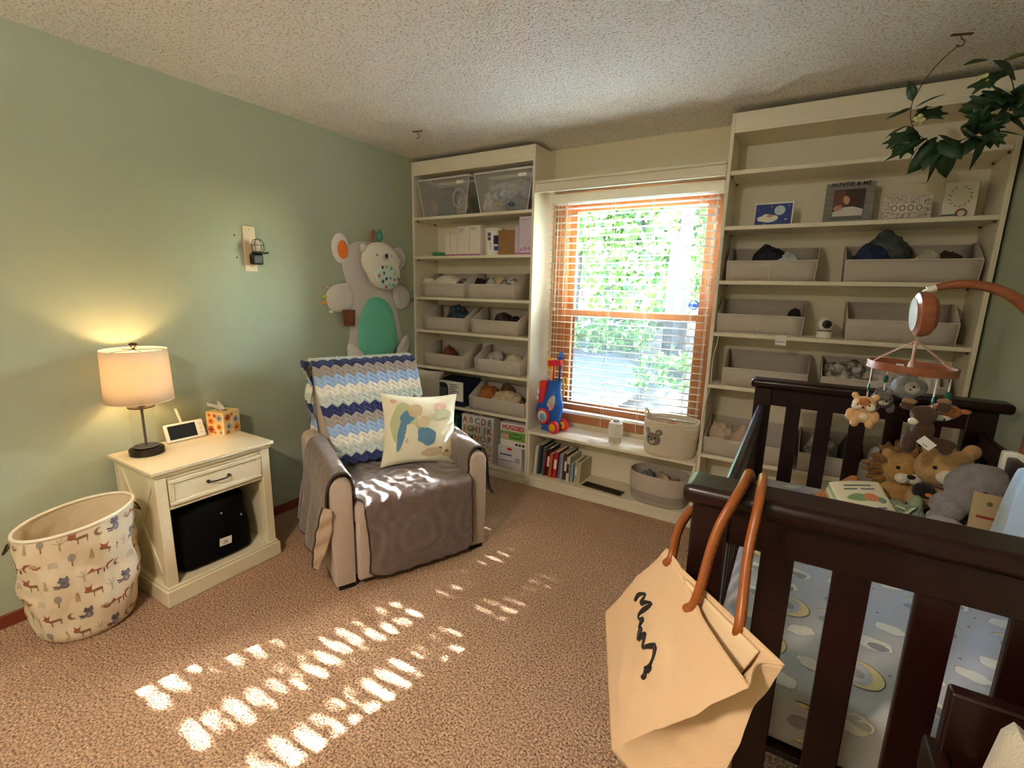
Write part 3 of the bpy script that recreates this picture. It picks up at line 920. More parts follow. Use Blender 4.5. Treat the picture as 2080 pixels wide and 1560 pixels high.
scol = [mat('star_black', '#2b2a33', 0.9), mat('star_green', '#a8c35f', 0.9), mat('star_teal', '#55a7ab', 0.9), mat('star_red', '#c9583e', 0.9), mat('star_grey', '#6b6a72', 0.9)]
for i, (y_, z_) in enumerate(((-0.03, 0.645), (0.012, 0.648), (0.055, 0.64), (-0.065, 0.585), (-0.015, 0.605), (0.005, 0.565), (0.085, 0.60), (0.045, 0.57), (0.085, 0.56), (0.125, 0.565), (-0.03, 0.545), (0.035, 0.525), (0.075, 0.52), (0.0, 0.508))):
    stp.use(i % 5).prism(star((y_, z_), 0.016), 0.0, 0.002, lambda u, v, d: (0.134 + d + 0.002 * 0, u, v))
stp.build('star_print', scol, br, smooth=False)
puff(circ(16, 0.028, 1, 0.9, (0.005, 0.715)), 0.122, 0.014, 'nose_patch', m_gf, br)
MB().ell((0.143, 0.006, 0.726), (0.008, 0.014, 0.017), 12, 8).build('nose', mat('brown_felt', '#3b2a22', 0.9), br)
for yy in (-0.065, 0.075):
    MB().ell((0.121, yy, 0.728), (0.005, 0.005, 0.010), 8, 6).build('eye', m_black, br)
for (yy, zz) in ((-0.145, 0.77), (0.175, 0.70)):
    puff(circ(16, 0.03, 1.0, 1.1, (yy, zz)), 0.07, 0.02, 'pillow_ear', m_lgf, br)
MB().tube([(0.045, -0.035, 0.835), (0.055, -0.045, 0.885), (0.05, -0.02, 0.90), (0.05, -0.01, 0.845)], 0.012, 8, flat=0.4).build('loop_tag', mat('rust_ribbon', '#b5532f', 0.8), br)
MB().tube([(0.05, 0.0, 0.835), (0.06, -0.01, 0.88), (0.055, 0.03, 0.905), (0.055, 0.05, 0.86), (0.05, 0.03, 0.835)], 0.014, 8, flat=0.4).build('loop_tag', mat('teal_ribbon', '#3f9c86', 0.8), br)
for (yy, zz, cc) in ((-0.415, 0.495, '#cfc8c0'), (-0.445, 0.435, '#b8c763'), (-0.45, 0.395, '#e0902f'), (-0.40, 0.335, '#e8e4dd'), (0.385, 0.47, '#9d968f'), (0.395, 0.41, '#77716c')):
    MB().ell((0.02, yy, zz), (0.008, 0.018, 0.012), 10, 6).build('ribbon_tag', mat('ribbon' + cc, cc, 0.8), br)
MB().cyl((0.05, -0.275, 0.235), (0.05, -0.275, 0.345), 0.036, 0.042, 16).build('rolled_tab', mat('brown_cloth', '#7b4527', 0.8, var=('#5b2f1a', 20, 0.3)), br)
# ================================================================== RECLINER
CH, CA = (1.166, -1.266, 0.0), R(64.6)
m_chair = mat('oatmeal_upholstery', '#bca99a', 0.9, var=('#b09d8e', 200, 0.3), bump=(300, 0.3, 0.002), sheen=0.2)
ch = thing('recliner_chair', 'oatmeal upholstered recliner armchair with rounded arms, facing the room', 'armchair', CH, CA)
def arm_prof(xo, xi, zt, z0=0.028, n=10):
    """outer bottom -> over the rounded top -> inner bottom"""
    xc, r = (xo + xi) / 2, abs(xi - xo) / 2
    sg = 1 if xi > xo else -1
    pts = [(xo + sg * 0.012, z0), (xo, zt * 0.5)]
    for k in range(n + 1):
        a = PI - PI * k / n
        pts.append((xc + sg * r * math.cos(a), zt - r * 0.9 + r * 0.9 * math.sin(a)))
    pts += [(xi, 0.3), (xi, z0)]
    return pts
def make_arm(xo, xi):
    s = MB()
    ys = [-0.004, 0.0, 0.012, 0.03, 0.3, 0.5, 0.66]
    vs, fs = [], []
    for j, y in enumerate(ys):
        pr = arm_prof(xo, xi, 0.578 + 0.07 * max(0, y) / 0.66)
        f = 0.80 if j == 0 else (0.95 if j == 1 else 1.0)
        xc = (xo + xi) / 2
        for (x, z) in pr:
            vs.append((xc + (x - xc) * f, y + (0.0 if j else 0.0), 0.3 + (z - 0.3) * (0.96 if j == 0 else (0.99 if j == 1 else 1.0)) if j < 2 else z))
    n = len(arm_prof(xo, xi, 0.5))
    for j in range(len(ys) - 1):
        for i in range(n - 1):
            fs.append((j * n + i, j * n + i + 1, (j + 1) * n + i + 1, (j + 1) * n + i))
        fs.append((j * n + n - 1, j * n, (j + 1) * n, (j + 1) * n + n - 1))
    fs.append(tuple(range(n))[::-1])
    fs.append(tuple((len(ys) - 1) * n + i for i in range(n)))
    s.add(vs, fs)
    return s.build('arm', m_chair, ch, ang=50)
make_arm(-0.425, -0.320)
make_arm(0.415, 0.318)
bx('seat_base', m_chair, ch, -0.316, 0.316, 0.02, 0.64, 0.05, 0.30, bevel=0.01)
bx('footrest', m_chair, ch, -0.312, 0.312, -0.018, 0.02, 0.035, 0.345, bevel=0.014, seg=3)
bx('seat_cushion', m_chair, ch, -0.314, 0.314, -0.022, 0.56, 0.305, 0.445, bevel=0.045, seg=5)
bk = MB()
def back_f(u, v):
    # closed cross-section loop in u, height in v
    a = 2 * PI * u
    e = 0.35
    ca, sa = math.cos(a), math.sin(a)
    hw = 0.312 - 0.015 * v
    th = 0.085 - 0.015 * v
    if v > 0.92:
        q = (v - 0.92) / 0.08
        s_ = math.sqrt(max(0.0, 1 - q * q))
        hw = hw - 0.06 + 0.06 * s_; th = th * max(0.02, s_)
    x = math.copysign(abs(ca) ** e, ca) * hw
    y = math.copysign(abs(sa) ** e, sa) * th
    zc = 0.30 + 0.70 * min(v, 0.96) / 0.96
    yc = 0.54 + 0.255 * min(v, 0.96) / 0.96
    return (x - 0.020, yc + y, zc - 0.015 * v)
bk.grid(back_f, 48, 26, closeu=True)
bk.build('backrest', m_chair, ch, ang=60)
bx('rear_panel', m_chair, ch, -0.316, 0.316, 0.64, 0.70, 0.05, 0.42, bevel=0.02)
for (x, y) in ((-0.36, 0.05), (0.36, 0.05), (-0.34, 0.62), (0.34, 0.62)):
    bx('foot', m_dark, ch, x - 0.04, x + 0.04, y - 0.04, y + 0.04, 0.0, 0.03, bevel=0.003)
bx('base_frame', m_dark, ch, -0.30, 0.30, 0.06, 0.60, 0.002, 0.05, bevel=0.004)
bx('side_pocket', mat('taupe_dark', '#4b3b33', 0.8), ch, -0.418, -0.409, 0.42, 0.64, 0.16, 0.50, bevel=0.003)

# ------------------------------------------------------------------ quilted cover laid over the recliner
def quilt_mat():
    m = mat('taupe_microfibre', '#73625b', 0.40, sheen=0.35, var=('#66554e', 4, 0.4), bump=(22, 0.45, 0.014))
    return m
m_cov = quilt_mat()
m_edge = mat('dark_binding', '#382822', 0.6)
m_covin = mat('cover_reverse', '#bda68e', 0.85, bump=(30, 0.5, 0.01))
cv = thing('recliner_cover', 'taupe quilted slipcover draped over the recliner seat and arms', 'slipcover', CH, CA)
def path_at(pts, s):
    L = [0]
    for a, b in zip(pts, pts[1:]):
        L.append(L[-1] + math.dist(a, b))
    s = max(0, min(1, s)) * L[-1]
    for i in range(len(pts) - 1):
        if s <= L[i + 1] or i == len(pts) - 2:
            f = (s - L[i]) / max(1e-9, L[i + 1] - L[i])
            return tuple(pts[i][k] + (pts[i + 1][k] - pts[i][k]) * f for k in range(len(pts[0])))
def rnd(pts, it=3):
    for _ in range(it):
        q = [pts[0]]
        for a, b in zip(pts, pts[1:]):
            q += [tuple(a[k] * .75 + b[k] * .25 for k in range(len(a))), tuple(a[k] * .25 + b[k] * .75 for k in range(len(a)))]
        q.append(pts[-1])
        pts = q
    return pts
seat_path = rnd([(0.50, 0.452), (0.30, 0.460), (0.06, 0.458), (-0.030, 0.452), (-0.036, 0.40), (-0.034, 0.30), (-0.040, 0.15), (-0.034, 0.032)])
def qn(x, y, z):
    r_ = math.hypot((x + 0.16) % 0.32 - 0.16, ((y - z) + 0.13) % 0.26 - 0.13)
    return 0.0035 * math.sin(95 * r_ + 3 * fbm((x * 3, y * 3, z * 3))) + 0.007 * fbm((x * 6, y * 6, z * 6), 1.5)
def seat_f(u, v):
    y, z = path_at(seat_path, v)
    k = max(0, min(1, (0.02 - y) / 0.04))
    x0, x1 = -0.312 + 0.045 * k + 0.01 * k * math.sin(9 * v), 0.312 - 0.004 * k
    x = x0 + (x1 - x0) * u
    q = qn(x, y, z)
    if k > 0.9 and z < 0.2:
        z2 = z + (0.05 * (abs(2 * u - 1) ** 8) * (0.2 - z) / 0.2)
        z = z2
    return (x, y - q * k - 0.001, z + q * (1 - k) + 0.004)
MB().grid(seat_f, 60, 80).build('seat_panel', m_cov, cv, solid=0.006, ang=70)
for u in (0, 1):
    MB().tube([Vector(seat_f(u, 0.42 + 0.58 * k / 30)) + Vector((0, -0.002, 0)) for k in range(31)], 0.0045, 6).build('binding', m_edge, cv)
MB().tube([seat_f(k / 30, 1.0) for k in range(31)], 0.0045, 6).build('binding', m_edge, cv)
def arm_panel(sg, drop, y0, y1):
    xo, xi = (-0.434 if sg < 0 else 0.424), sg * 0.310
    prof = rnd([(sg * 0.300, 0.462), (xi, 0.47), (xi, 0.545), (sg * 0.332, 0.598), (sg * 0.370, 0.606), (sg * 0.41, 0.594), (xo + sg * 0.004, 0.53), (xo + sg * 0.012, 0.40), (xo + sg * 0.030, 0.30), (xo + sg * 0.045, drop)], 3)
    def fn(u, v):
        x, z = path_at(prof, v)
        y = y0 + (y1 - y0) * u
        w = max(0, (v - 0.55) / 0.45)
        yy = y + 0.03 * w * (1 - u) + (0.04 * w * math.sin(PI * u))
        fold = 0.022 * w * math.sin(9 * u + 1.2) + 0.02 * w * w * sg * 0
        q = 0.4 * qn(x * 2, y, z)
        return (x + sg * (abs(fold) + abs(q) * 0.6), yy, z + 0.07 * max(0, y) / 0.66 * (1 - w) + abs(q) * 0.5 + 0.05 * w * u)
    o = MB().grid(fn, 30, 60, flip=(sg > 0)).build('arm_panel', m_cov, cv, solid=0.005, ang=70)
    MB().tube([Vector(fn(0, k / 40)) + Vector((0, -0.003, 0)) for k in range(41)], 0.006, 6).build('binding', m_edge, cv)
    MB().tube([fn(k / 20, 1) for k in range(21)], 0.005, 6).build('binding', m_edge, cv)
    return fn
fnl = arm_panel(-1, 0.14, 0.004, 0.50)
fnr = arm_panel(1, 0.30, 0.02, 0.50)
# turned-out flap of the cover, showing its pale reverse
def flap(u, v):
    w = 0.012 + 0.055 * math.sin(PI * min(1, v * 0.85 + 0.12)) ** 0.8
    x = -0.452 - 0.055 * v ** 1.2 + w * (u - 0.35) + 0.0015 * math.sin(26 * v)
    y = -0.030 + 0.05 * v + 0.004 * math.sin(20 * v + 3 * u)
    z = 0.47 - 0.31 * v - 0.02 * u
    return (x, y, z)
MB().grid(flap, 8, 30).build('turned_flap', m_covin, cv, solid=0.004, ang=80)
MB().tube([Vector(flap(0, k / 24)) for k in range(25)], 0.004, 6).build('binding', m_edge, cv)

# ------------------------------------------------------------------ crochet blanket
bk_t = thing('crochet_blanket', 'chevron-striped blue, navy, cream and taupe crochet blanket over the recliner back', 'blanket', CH, CA)
cro_cols = [mat('yarn_navy', '#262d5c', 0.95, bump=(220, 0.6, 0.003), sheen=0.2), mat('yarn_taupe', '#a1958d', 0.95, bump=(220, 0.6, 0.003), sheen=0.2),
            mat('yarn_sky', '#9db8de', 0.95, bump=(220, 0.6, 0.003), sheen=0.2), mat('yarn_cream', '#ece6d8', 0.95, bump=(220, 0.6, 0.003), sheen=0.2),
            mat('yarn_mint', '#c3ccc4', 0.95, bump=(220, 0.6, 0.003), sheen=0.2)]
bp = rnd([(0.430, 0.478), (0.465, 0.50), (0.565, 0.72), (0.680, 0.970), (0.712, 1.012), (0.790, 1.028), (0.870, 1.012), (0.905, 0.96), (0.900, 0.80), (0.905, 0.55)], 3)
LB = sum(math.dist(a, b) for a, b in zip(bp, bp[1:]))
NSTR = 21
ROWS = NSTR * 4
order = [0, 4, 3, 2, 1, 0, 4, 3, 2, 1, 0, 4, 3, 2, 1, 0, 4, 3, 2, 1, 0]
NZ = 10
def tri(t):
    q = (t * NZ) % 1.0
    return abs(2 * q - 1) * 2 - 1
def bl_f(u, v):
    amp = 0.012
    s = v + amp * tri(u) / LB * (1 if 0.0 < v < 1.0 else 1)
    # the lower rows are narrower where the blanket is pulled in
    y, z = path_at(bp, s)
    if s < 0:
        y, z = y + s * LB * 0.3, z + s * LB * 0.25
    y2, z2 = path_at(bp, min(1, s + 0.01))
    ty, tz = y2 - y, z2 - z
    l = math.hypot(ty, tz) or 1
    ny, nz = -tz / l, ty / l
    w0 = -0.335 + 0.055 * max(0, 0.35 - v) / 0.35
    w1 = 0.293
    x = w0 + (w1 - w0) * u
    row = v * ROWS
    rel = 0.0055 * abs(math.sin(PI * row / 2)) - 0.003 * (1 - abs(tri(u))) ** 0 * (abs(tri(u)) > 0.93)
    side = 0
    if u < 0.001 or u > 0.999:
        side = 0.01
    return (x, y + ny * (rel + 0.006 - side), z + nz * (rel + 0.006 - side))
MB().grid(bl_f, NZ * 8, ROWS * 2, flip=True, mfn=lambda u, v: order[min(NSTR - 1, int(v * NSTR))]).build('knit_panel', cro_cols, bk_t, ang=75, solid=0.004)
ey = MB()
for r_ in range(1, NSTR * 2):
    v_ = r_ / (NSTR * 2.0)
    if v_ > 0.62:
        break
    for k_ in range(NZ):
        u_ = (k_ + 0.5) / NZ
        p_ = Vector(bl_f(u_, v_)); q_ = Vector(bl_f(u_, v_ + 0.004))
        t_ = (q_ - p_).normalized(); n_ = Vector((1, 0, 0)).cross(t_)
        ey.add([p_ + n_ * 0.0022 + Vector((0.0045 * math.cos(a_), 0, 0)) + t_ * 0.0045 * math.sin(a_) for a_ in [2 * PI * i_ / 6 for i_ in range(6)]] , [(0, 1, 2, 3, 4, 5)])
eo = ey.build('eyelet_pattern', mat('eyelet_dark', '#3a3436', 1.0), bk_t, smooth=False)
eo['kind'] = 'stuff'
# side edge of the blanket falling over the left edge of the back
def bl_side(u, v):
    z = 1.02 - 0.52 * v
    y = 0.80 - 0.25 * v * 0.8 + 0.08 * u
    x = -0.345 - 0.014 * math.sin(PI * u) - 0.012 * math.sin(16 * v + 2 * u) 
    return (x, y + 0.01 * math.sin(22 * v), z)
MB().grid(bl_side, 8, 40, mfn=lambda u, v: order[::-1][int((v * 11 + 0.6 * u)) % 21]).build('side_fold', cro_cols, bk_t, ang=80, solid=0.008)

# ------------------------------------------------------------------ pillows
def cushion(name, label, w, h, th, m, loc, rot, pinch=0.06, n=26, parent=None):
    s = MB()
    for side in (1, -1):
        def fn(u, v, side=side):
            a, b = 2 * u - 1, 2 * v - 1
            ex = max(0.0, (1 - abs(a) ** 2.4)) * max(0.0, (1 - abs(b) ** 2.4))
            k = 1 - pinch * (1 - a * a) * abs(b) ** 3
            k2 = 1 - pinch * (1 - b * b) * abs(a) ** 3
            d = th / 2 * ex ** 0.55
            d *= 1 + 0.10 * fbm((a * 1.3, b * 1.3, side * 2.0), 1.2)
            return (a * w / 2 * k2, side * -d, b * h / 2 * k)
        s.grid(fn, n, n, flip=(side < 0))
    t = thing(name, label, 'pillow', loc)
    t.rotation_euler = rot
    return t, s.build('cushion', m, t, ang=80)
m_pil = mat('watercolour_linen', '#efe6cf', 0.85, var=('#dfd9b4', 5.0, 0.15), bump=(260, 0.2, 0.002))
def ch2w(x, y, z):
    c, s_ = math.cos(CA), math.sin(CA)
    return (CH[0] + x * c - y * s_, CH[1] + x * s_ + y * c, z)
PL_W, PL_H, PL_T = 0.46, 0.42, 0.14
pt, pc2 = cushion('throw_pillow', 'square cream throw pillow with soft watercolour print on the recliner seat', PL_W, PL_H, PL_T, m_pil, ch2w(0.165, 0.335, 0.655), (R(-20), R(5), CA + R(-8)), pinch=0.11)
def pil_pt(u, v):
    a, b = u / (PL_W / 2), v / (PL_H / 2)
    ex = max(0.0, (1 - abs(a) ** 2.4)) * max(0.0, (1 - abs(b) ** 2.4))
    d = PL_T / 2 * ex ** 0.55 * (1 + 0.10 * fbm((a * 1.3, b * 1.3, 2.0), 1.2))
    k = 1 - 0.11 * (1 - a * a) * abs(b) ** 3
    k2 = 1 - 0.11 * (1 - b * b) * abs(a) ** 3
    return (u * k2, -d - 0.0015, v * k)
pp = MB()
pcs = [mat('wash_blue', '#5f87a3', 0.85), mat('wash_tan', '#cdb791', 0.85), mat('wash_pink', '#dbb3a2', 0.85), mat('wash_green', '#c0c49a', 0.85), mat('wash_brown', '#8a6a48', 0.85), mat('wash_cream', '#e6dcc0', 0.85)]
def blob(c, rx, ry, a, seed, n=26):
    o = []
    for k in range(n):
        q = 2 * PI * k / n
        r = 1 + 0.22 * noise.noise(Vector((math.cos(q) * 1.6 + seed, math.sin(q) * 1.6, seed)))
        x, y = rx * r * math.cos(q), ry * r * math.sin(q)
        o.append((c[0] + x * math.cos(a) - y * math.sin(a), c[1] + x * math.sin(a) + y * math.cos(a)))
    return o
def fanpoly(mb, out, fn):
    c = (sum(p[0] for p in out) / len(out), sum(p[1] for p in out) / len(out))
    rings = 4
    vs = []
    for r in range(rings):
        f = 1 - r / rings
        vs += [fn(c[0] + (u - c[0]) * f, c[1] + (v - c[1]) * f) for (u, v) in out]
    vs.append(fn(*c))
    n = len(out); fs = []
    for r in range(rings - 1):
        for i in range(n):
            fs.append((r * n + i, r * n + (i + 1) % n, (r + 1) * n + (i + 1) % n, (r + 1) * n + i))
    for i in range(n):
        fs.append(((rings - 1) * n + i, (rings - 1) * n + (i + 1) % n, rings * n))
    mb.add(vs, fs)
lift = [0.0]
def lifted(u, v):
    p = pil_pt(u, v)
    return (p[0], p[1] - lift[0], p[2])
for i, (ci, c, rx, ry, a) in enumerate(((3, (-0.10, 0.01), 0.09, 0.13, 0.1), (5, (-0.08, -0.06), 0.06, 0.09, 0.2), (0, (-0.125, -0.02), 0.022, 0.105, -0.22), (0, (-0.09, 0.06), 0.045, 0.035, 0.5), (1, (-0.045, 0.10), 0.045, 0.04, 0.4), (0, (0.015, -0.045), 0.055, 0.05, -0.2), (1, (0.0, 0.035), 0.04, 0.032, 0.3), (2, (0.11, 0.13), 0.045, 0.025, 0.1), (3, (0.12, 0.08), 0.06, 0.03, 0.2), (2, (-0.165, 0.16), 0.02, 0.014, 0.0), (5, (0.13, -0.10), 0.05, 0.045, 0.0), (4, (0.09, -0.125), 0.02, 0.016, 0.4), (1, (0.05, -0.14), 0.06, 0.025, 0.1), (1, (0.15, -0.15), 0.035, 0.02, 0.1), (4, (0.14, -0.135), 0.012, 0.01, 0.0))):
    lift[0] = 0.0004 * i
    fanpoly(pp.use(ci), blob(c, rx, ry, a, i * 3.3), lifted)
pp.build('watercolour_print', pcs, pt, ang=80)
MB().box(-0.022, 0.022, -0.001, 0.001, -0.02, 0.02).build('care_tag', m_card_w, pt, loc=(0.215, -0.004, -0.165), rot=(0, R(8), R(12)))
p2t, _ = cushion('white_pillow', 'plain white pillow sticking out of the left bookcase behind the recliner', 0.25, 0.27, 0.10, mat('white_cotton', '#dcd5cc', 0.9, bump=(30, 0.3, 0.006)), (0.150, -0.012, 0.655), (R(-6), R(4), R(28)))
# ================================================================== FABRIC BINS ON THE SHELVES
def make_bin(label, x0, x1, z, group='grey fabric storage bins on the bookcase shelves', y0=0.012, hf=0.105, hb=0.19, dep=0.262, seam=False, skew=0.0):
    w = x1 - x0
    t = thing('storage_bin', label, 'storage bin', ((x0 + x1) / 2, y0, z), R(skew), group)
    a, b = w / 2, w / 2 - 0.008
    yb = dep
    # side profile: front low, straight slope up, flat along the back half
    side = [(0.0, 0.0), (0.0, hf), (dep * 0.62, hb - 0.004), (dep * 0.75, hb), (dep, hb), (dep, 0.0)]
    s = MB()
    def X(sg, zz):
        return sg * (b + (a - b) * zz / hb)
    for sg in (-1, 1):
        vs = [(X(sg, zz), yy + (0.006 * (1 - zz / hf) if yy == 0 and zz < hf else 0), zz + 0.0015) for yy, zz in side]
        s.add(vs, [tuple(range(6)) if sg < 0 else tuple(range(6))[::-1]])
    n = 8
    s.grid(lambda u, v: (X(-1, v * hf) + (X(1, v * hf) - X(-1, v * hf)) * u, 0.006 * (1 - v) - 0.006 * math.sin(PI * u) * math.sin(PI * v), v * hf + 0.0015), n, 3)
    s.grid(lambda u, v: (X(-1, v * hb) + (X(1, v * hb) - X(-1, v * hb)) * u, dep, v * hb + 0.0015), n, 3, flip=True)
    s.add([(-b, 0.006, 0.0015), (b, 0.006, 0.0015), (b, dep, 0.0015), (-b, dep, 0.0015)], [(3, 2, 1, 0)])
    s.build('fabric_body', m_bin, t, solid=0.003, ang=30)
    rim = []
    for sg in (-1, 1):
        q = [(X(sg, zz), yy, zz + 0.0015) for yy, zz in side[1:5]]
        rim += q if sg < 0 else q[::-1]
    MB().tube(rim, 0.0028, 6, closed=True).build('rim_piping', m_binrim, t)
    for sg in (-1, 1):
        MB().tube([(X(sg, 0), 0.006, 0.003), (X(sg, hf), 0.0, hf)], 0.0024, 6).build('corner_piping', m_binrim, t)
    if seam:
        MB().tube([(0, 0.004, 0.004), (0, -0.0062, hf * 0.5), (0, -0.001, hf)], 0.0018, 6).build('front_seam', m_binrim, t)
    return t
for lab, x0, x1, z, sm in (
    ('left grey bin on the third shelf of the left bookcase, white plush inside', 0.080, 0.500, 1.385, 0),
    ('right grey bin on the third shelf of the left bookcase, full of mixed clothes', 0.536, 0.958, 1.385, 0),
    ('left grey bin on the fourth shelf of the left bookcase, striped sock inside', 0.085, 0.510, 1.120, 0),
    ('right grey bin on the fourth shelf of the left bookcase, dark clothes inside', 0.575, 0.992, 1.120, 0),
    ('left grey bin on the fifth shelf of the left bookcase, nearly empty', 0.075, 0.500, 0.822, 0),
    ('right grey bin on the fifth shelf of the left bookcase, pale clothes inside', 0.608, 1.020, 0.822, 0),
    ('wide grey bin beside the boxed appliance on the left bookcase', 0.556, 1.068, 0.515, 0),
    ('left grey bin on the shelf just under the cards, black garment inside', 2.350, 2.790, 1.537, 1),
    ('wide grey bin on the shelf under the cards, blue denim inside', 2.906, 3.425, 1.537, 0),
    ('grey bin left of the white camera', 2.330, 2.766, 1.243, 1),
    ('grey bin right of the white camera', 2.950, 3.390, 1.243, 0),
    ('empty grey bin behind the left end of the crib headboard', 2.388, 2.820, 0.936, 0),
    ('grey bin of patterned cloths behind the baby mobile', 2.876, 3.400, 0.936, 0),
    ('grey bin of crumpled beige cloth behind the crib corner, lowest row', 2.326, 2.800, 0.502, 0),
    ('grey bin seen between the crib slats, lowest row', 2.822, 3.330, 0.502, 0)):
    make_bin(lab, x0, x1, z, seam=sm)

def cloth(label, c, rad, col, seed, cat='clothing', group=None, amp=0.35, name='folded_garment', var=None, rz=0.0):
    s = MB()
    def fn(u, v):
        a = 2 * PI * u
        e = -PI / 2 + PI * v
        d = Vector((math.cos(e) * math.cos(a), math.cos(e) * math.sin(a), math.sin(e)))
        g = 1 + amp * fbm(d * 1.4 + Vector((seed, seed * 2.1, 0)), 1.2) + 0.25 * amp * abs(noise.noise(d * 5 + Vector((seed, 0, seed))))
        z = d.z * rad[2] * g
        return (d.x * rad[0] * g, d.y * rad[1] * g, max(-rad[2] * 0.8, z))
    s.grid(fn, 36, 20, closeu=True)
    m = mat('cloth' + col + (var or ''), col, 0.9, bump=(60, 0.5, 0.006), var=((var, 25, 0.1) if var else None))
    o = s.build(name, m, None, loc=(c[0], c[1], c[2] + rad[2] * 0.8), rot=rz, ang=70)
    return tag(o, label, cat, group)
# contents of the bins (base z = shelf + bin floor)
F = 0.004
# white plush lying on the third shelf bin
pb = thing('white_plush', 'white plush animal lying across a grey bin, left bookcase', 'plush toy', (0.25, 0.15, 1.389))
s_ = MB()
s_.ell((0, 0, 0.10), (0.135, 0.09, 0.075), 22, 14)
s_.ell((-0.13, -0.07, 0.10), (0.05, 0.045, 0.045), 16, 10)
s_.ell((-0.10, -0.09, 0.075), (0.035, 0.035, 0.05), 14, 10)
s_.ell((-0.165, -0.085, 0.125), (0.026, 0.026, 0.026), 12, 8)
s_.ell((-0.15, -0.09, 0.072), (0.05, 0.03, 0.028), 12, 8)
s_.ell((0.07, 0.0, 0.07), (0.1, 0.09, 0.065), 16, 10)
s_.build('plush_body', mat('white_fleece', '#e4dccb', 0.95, sheen=0.5, bump=(80, 0.4, 0.005)), pb, remesh=0.006)
MB().ell((-0.20, -0.10, 0.095), (0.008, 0.008, 0.006), 8, 6).build('nose', m_dark, pb)
for i, (lab, c, r, col, var) in enumerate((
    ('grey and black garment in the bin beside the white plush', (0.42, 0.12, 1.389), (0.055, 0.09, 0.06), '#8c857f', '#3c383a'),
    ('black garment at the left of the mixed clothes bin', (0.60, 0.11, 1.389), (0.05, 0.09, 0.062), '#17161a', None),
    ('dark red garment in the mixed clothes bin', (0.67, 0.16, 1.389), (0.05, 0.08, 0.066), '#5b2323', None),
    ('pale grey garment at the front of the mixed clothes bin', (0.71, 0.08, 1.389), (0.06, 0.055, 0.058), '#b9b6b8', None),
    ('tan rolled garment in the mixed clothes bin', (0.77, 0.13, 1.389), (0.06, 0.05, 0.068), '#c9b48e', None),
    ('black and white garment at the right of the mixed clothes bin', (0.85, 0.11, 1.389), (0.065, 0.085, 0.062), '#d8d2ca', '#26252b'),
    ('black and teal striped sock standing in a bin on the fourth shelf', (0.36, 0.12, 1.124), (0.075, 0.08, 0.085), '#1a1d22', '#39515c'),
    ('dark brown garment in the right bin of the fourth shelf', (0.80, 0.13, 1.124), (0.075, 0.09, 0.066), '#2a211f', '#4b4436'),
    ('black garment in the right bin of the fourth shelf', (0.91, 0.12, 1.124), (0.05, 0.08, 0.058), '#1d1a1b', None),
    ('small rust garment in the left bin of the fifth shelf', (0.27, 0.13, 0.826), (0.05, 0.07, 0.064), '#7b3f28', None),
    ('white garment in the right bin of the fifth shelf, left side', (0.74, 0.10, 0.826), (0.07, 0.08, 0.064), '#c9c3bd', '#a7a3a0'),
    ('pale beige garment in the right bin of the fifth shelf, right side', (0.90, 0.10, 0.826), (0.08, 0.08, 0.062), '#cdbda9', None),
    ('orange garment at the back of the wide bin beside the boxed appliance', (0.66, 0.14, 0.519), (0.06, 0.08, 0.075), '#a8682c', None),
    ('cream folded cloth at the front of the wide bin beside the boxed appliance', (0.86, 0.10, 0.519), (0.12, 0.085, 0.066), '#d7c3a6', '#c4ab8b'),
    ('brown garment at the back of the wide bin beside the boxed appliance', (0.80, 0.20, 0.519), (0.06, 0.05, 0.085), '#6d4a31', None),
    ('black garment heaped in the bin under the cards', (2.565, 0.11, 1.541), (0.095, 0.085, 0.076), '#15161c', '#2b2c38'),
    ('white cloth under the black garment in the bin under the cards', (2.64, 0.07, 1.541), (0.07, 0.05, 0.060), '#b9bcc2', None),
    ('blue denim heaped at the left of the wide bin', (3.02, 0.12, 1.541), (0.085, 0.09, 0.075), '#2b3f66', '#1c2740'),
    ('grey-green garment on top of the blue denim in the wide bin', (3.08, 0.16, 1.555), (0.085, 0.07, 0.095), '#3c4444', '#565c58'),
    ('pale grey garment at the right of the wide bin', (3.24, 0.07, 1.541), (0.05, 0.045, 0.062), '#bab29e', None),
    ('dark brown garment at the right end of the wide bin', (3.31, 0.10, 1.541), (0.055, 0.06, 0.060), '#41302a', None),
    ('small black sock in the bin left of the white camera', (2.71, 0.06, 1.247), (0.035, 0.045, 0.062), '#1c1a1c', None),
    ('patterned grey cloth rolled in the bin behind the mobile', (2.99, 0.10, 0.940), (0.10, 0.085, 0.078), '#cfcac0', '#55524e'),
    ('grey cloth at the right of the bin behind the mobile', (3.20, 0.11, 0.940), (0.11, 0.09, 0.070), '#8d8883', '#c6c0b8'),
    ('white cloth at the far right of the bin behind the mobile', (3.33, 0.10, 0.940), (0.045, 0.07, 0.066), '#d5d0c8', None),
    ('crumpled beige cloth in the lowest bin near the window', (2.41, 0.09, 0.506), (0.065, 0.07, 0.080), '#c3ac97', None),
    ('crumpled tan cloth in the lowest bin near the window', (2.53, 0.09, 0.506), (0.06, 0.07, 0.078), '#b79f8a', None),
    ('grey cloth in the bin seen between the crib slats', (2.93, 0.11, 0.506), (0.075, 0.085, 0.082), '#b5b0ab', '#6c6866'),
    ('black garment in the bin seen between the crib slats', (3.07, 0.11, 0.506), (0.055, 0.08, 0.086), '#1b1a20', None),
    ('white garment at the right of the bin seen between the crib slats', (3.21, 0.10, 0.506), (0.07, 0.08, 0.076), '#cfcac6', None))):
    ry = min(r[1], 0.078)
    cloth(lab, (c[0], max(c[1], 0.032 + ry * 1.22), c[2]), (r[0] * 1.08, ry, r[2] * 1.32), col, i * 1.37 + 0.5, var=var, group='clothes in the fabric bins', amp=0.26)

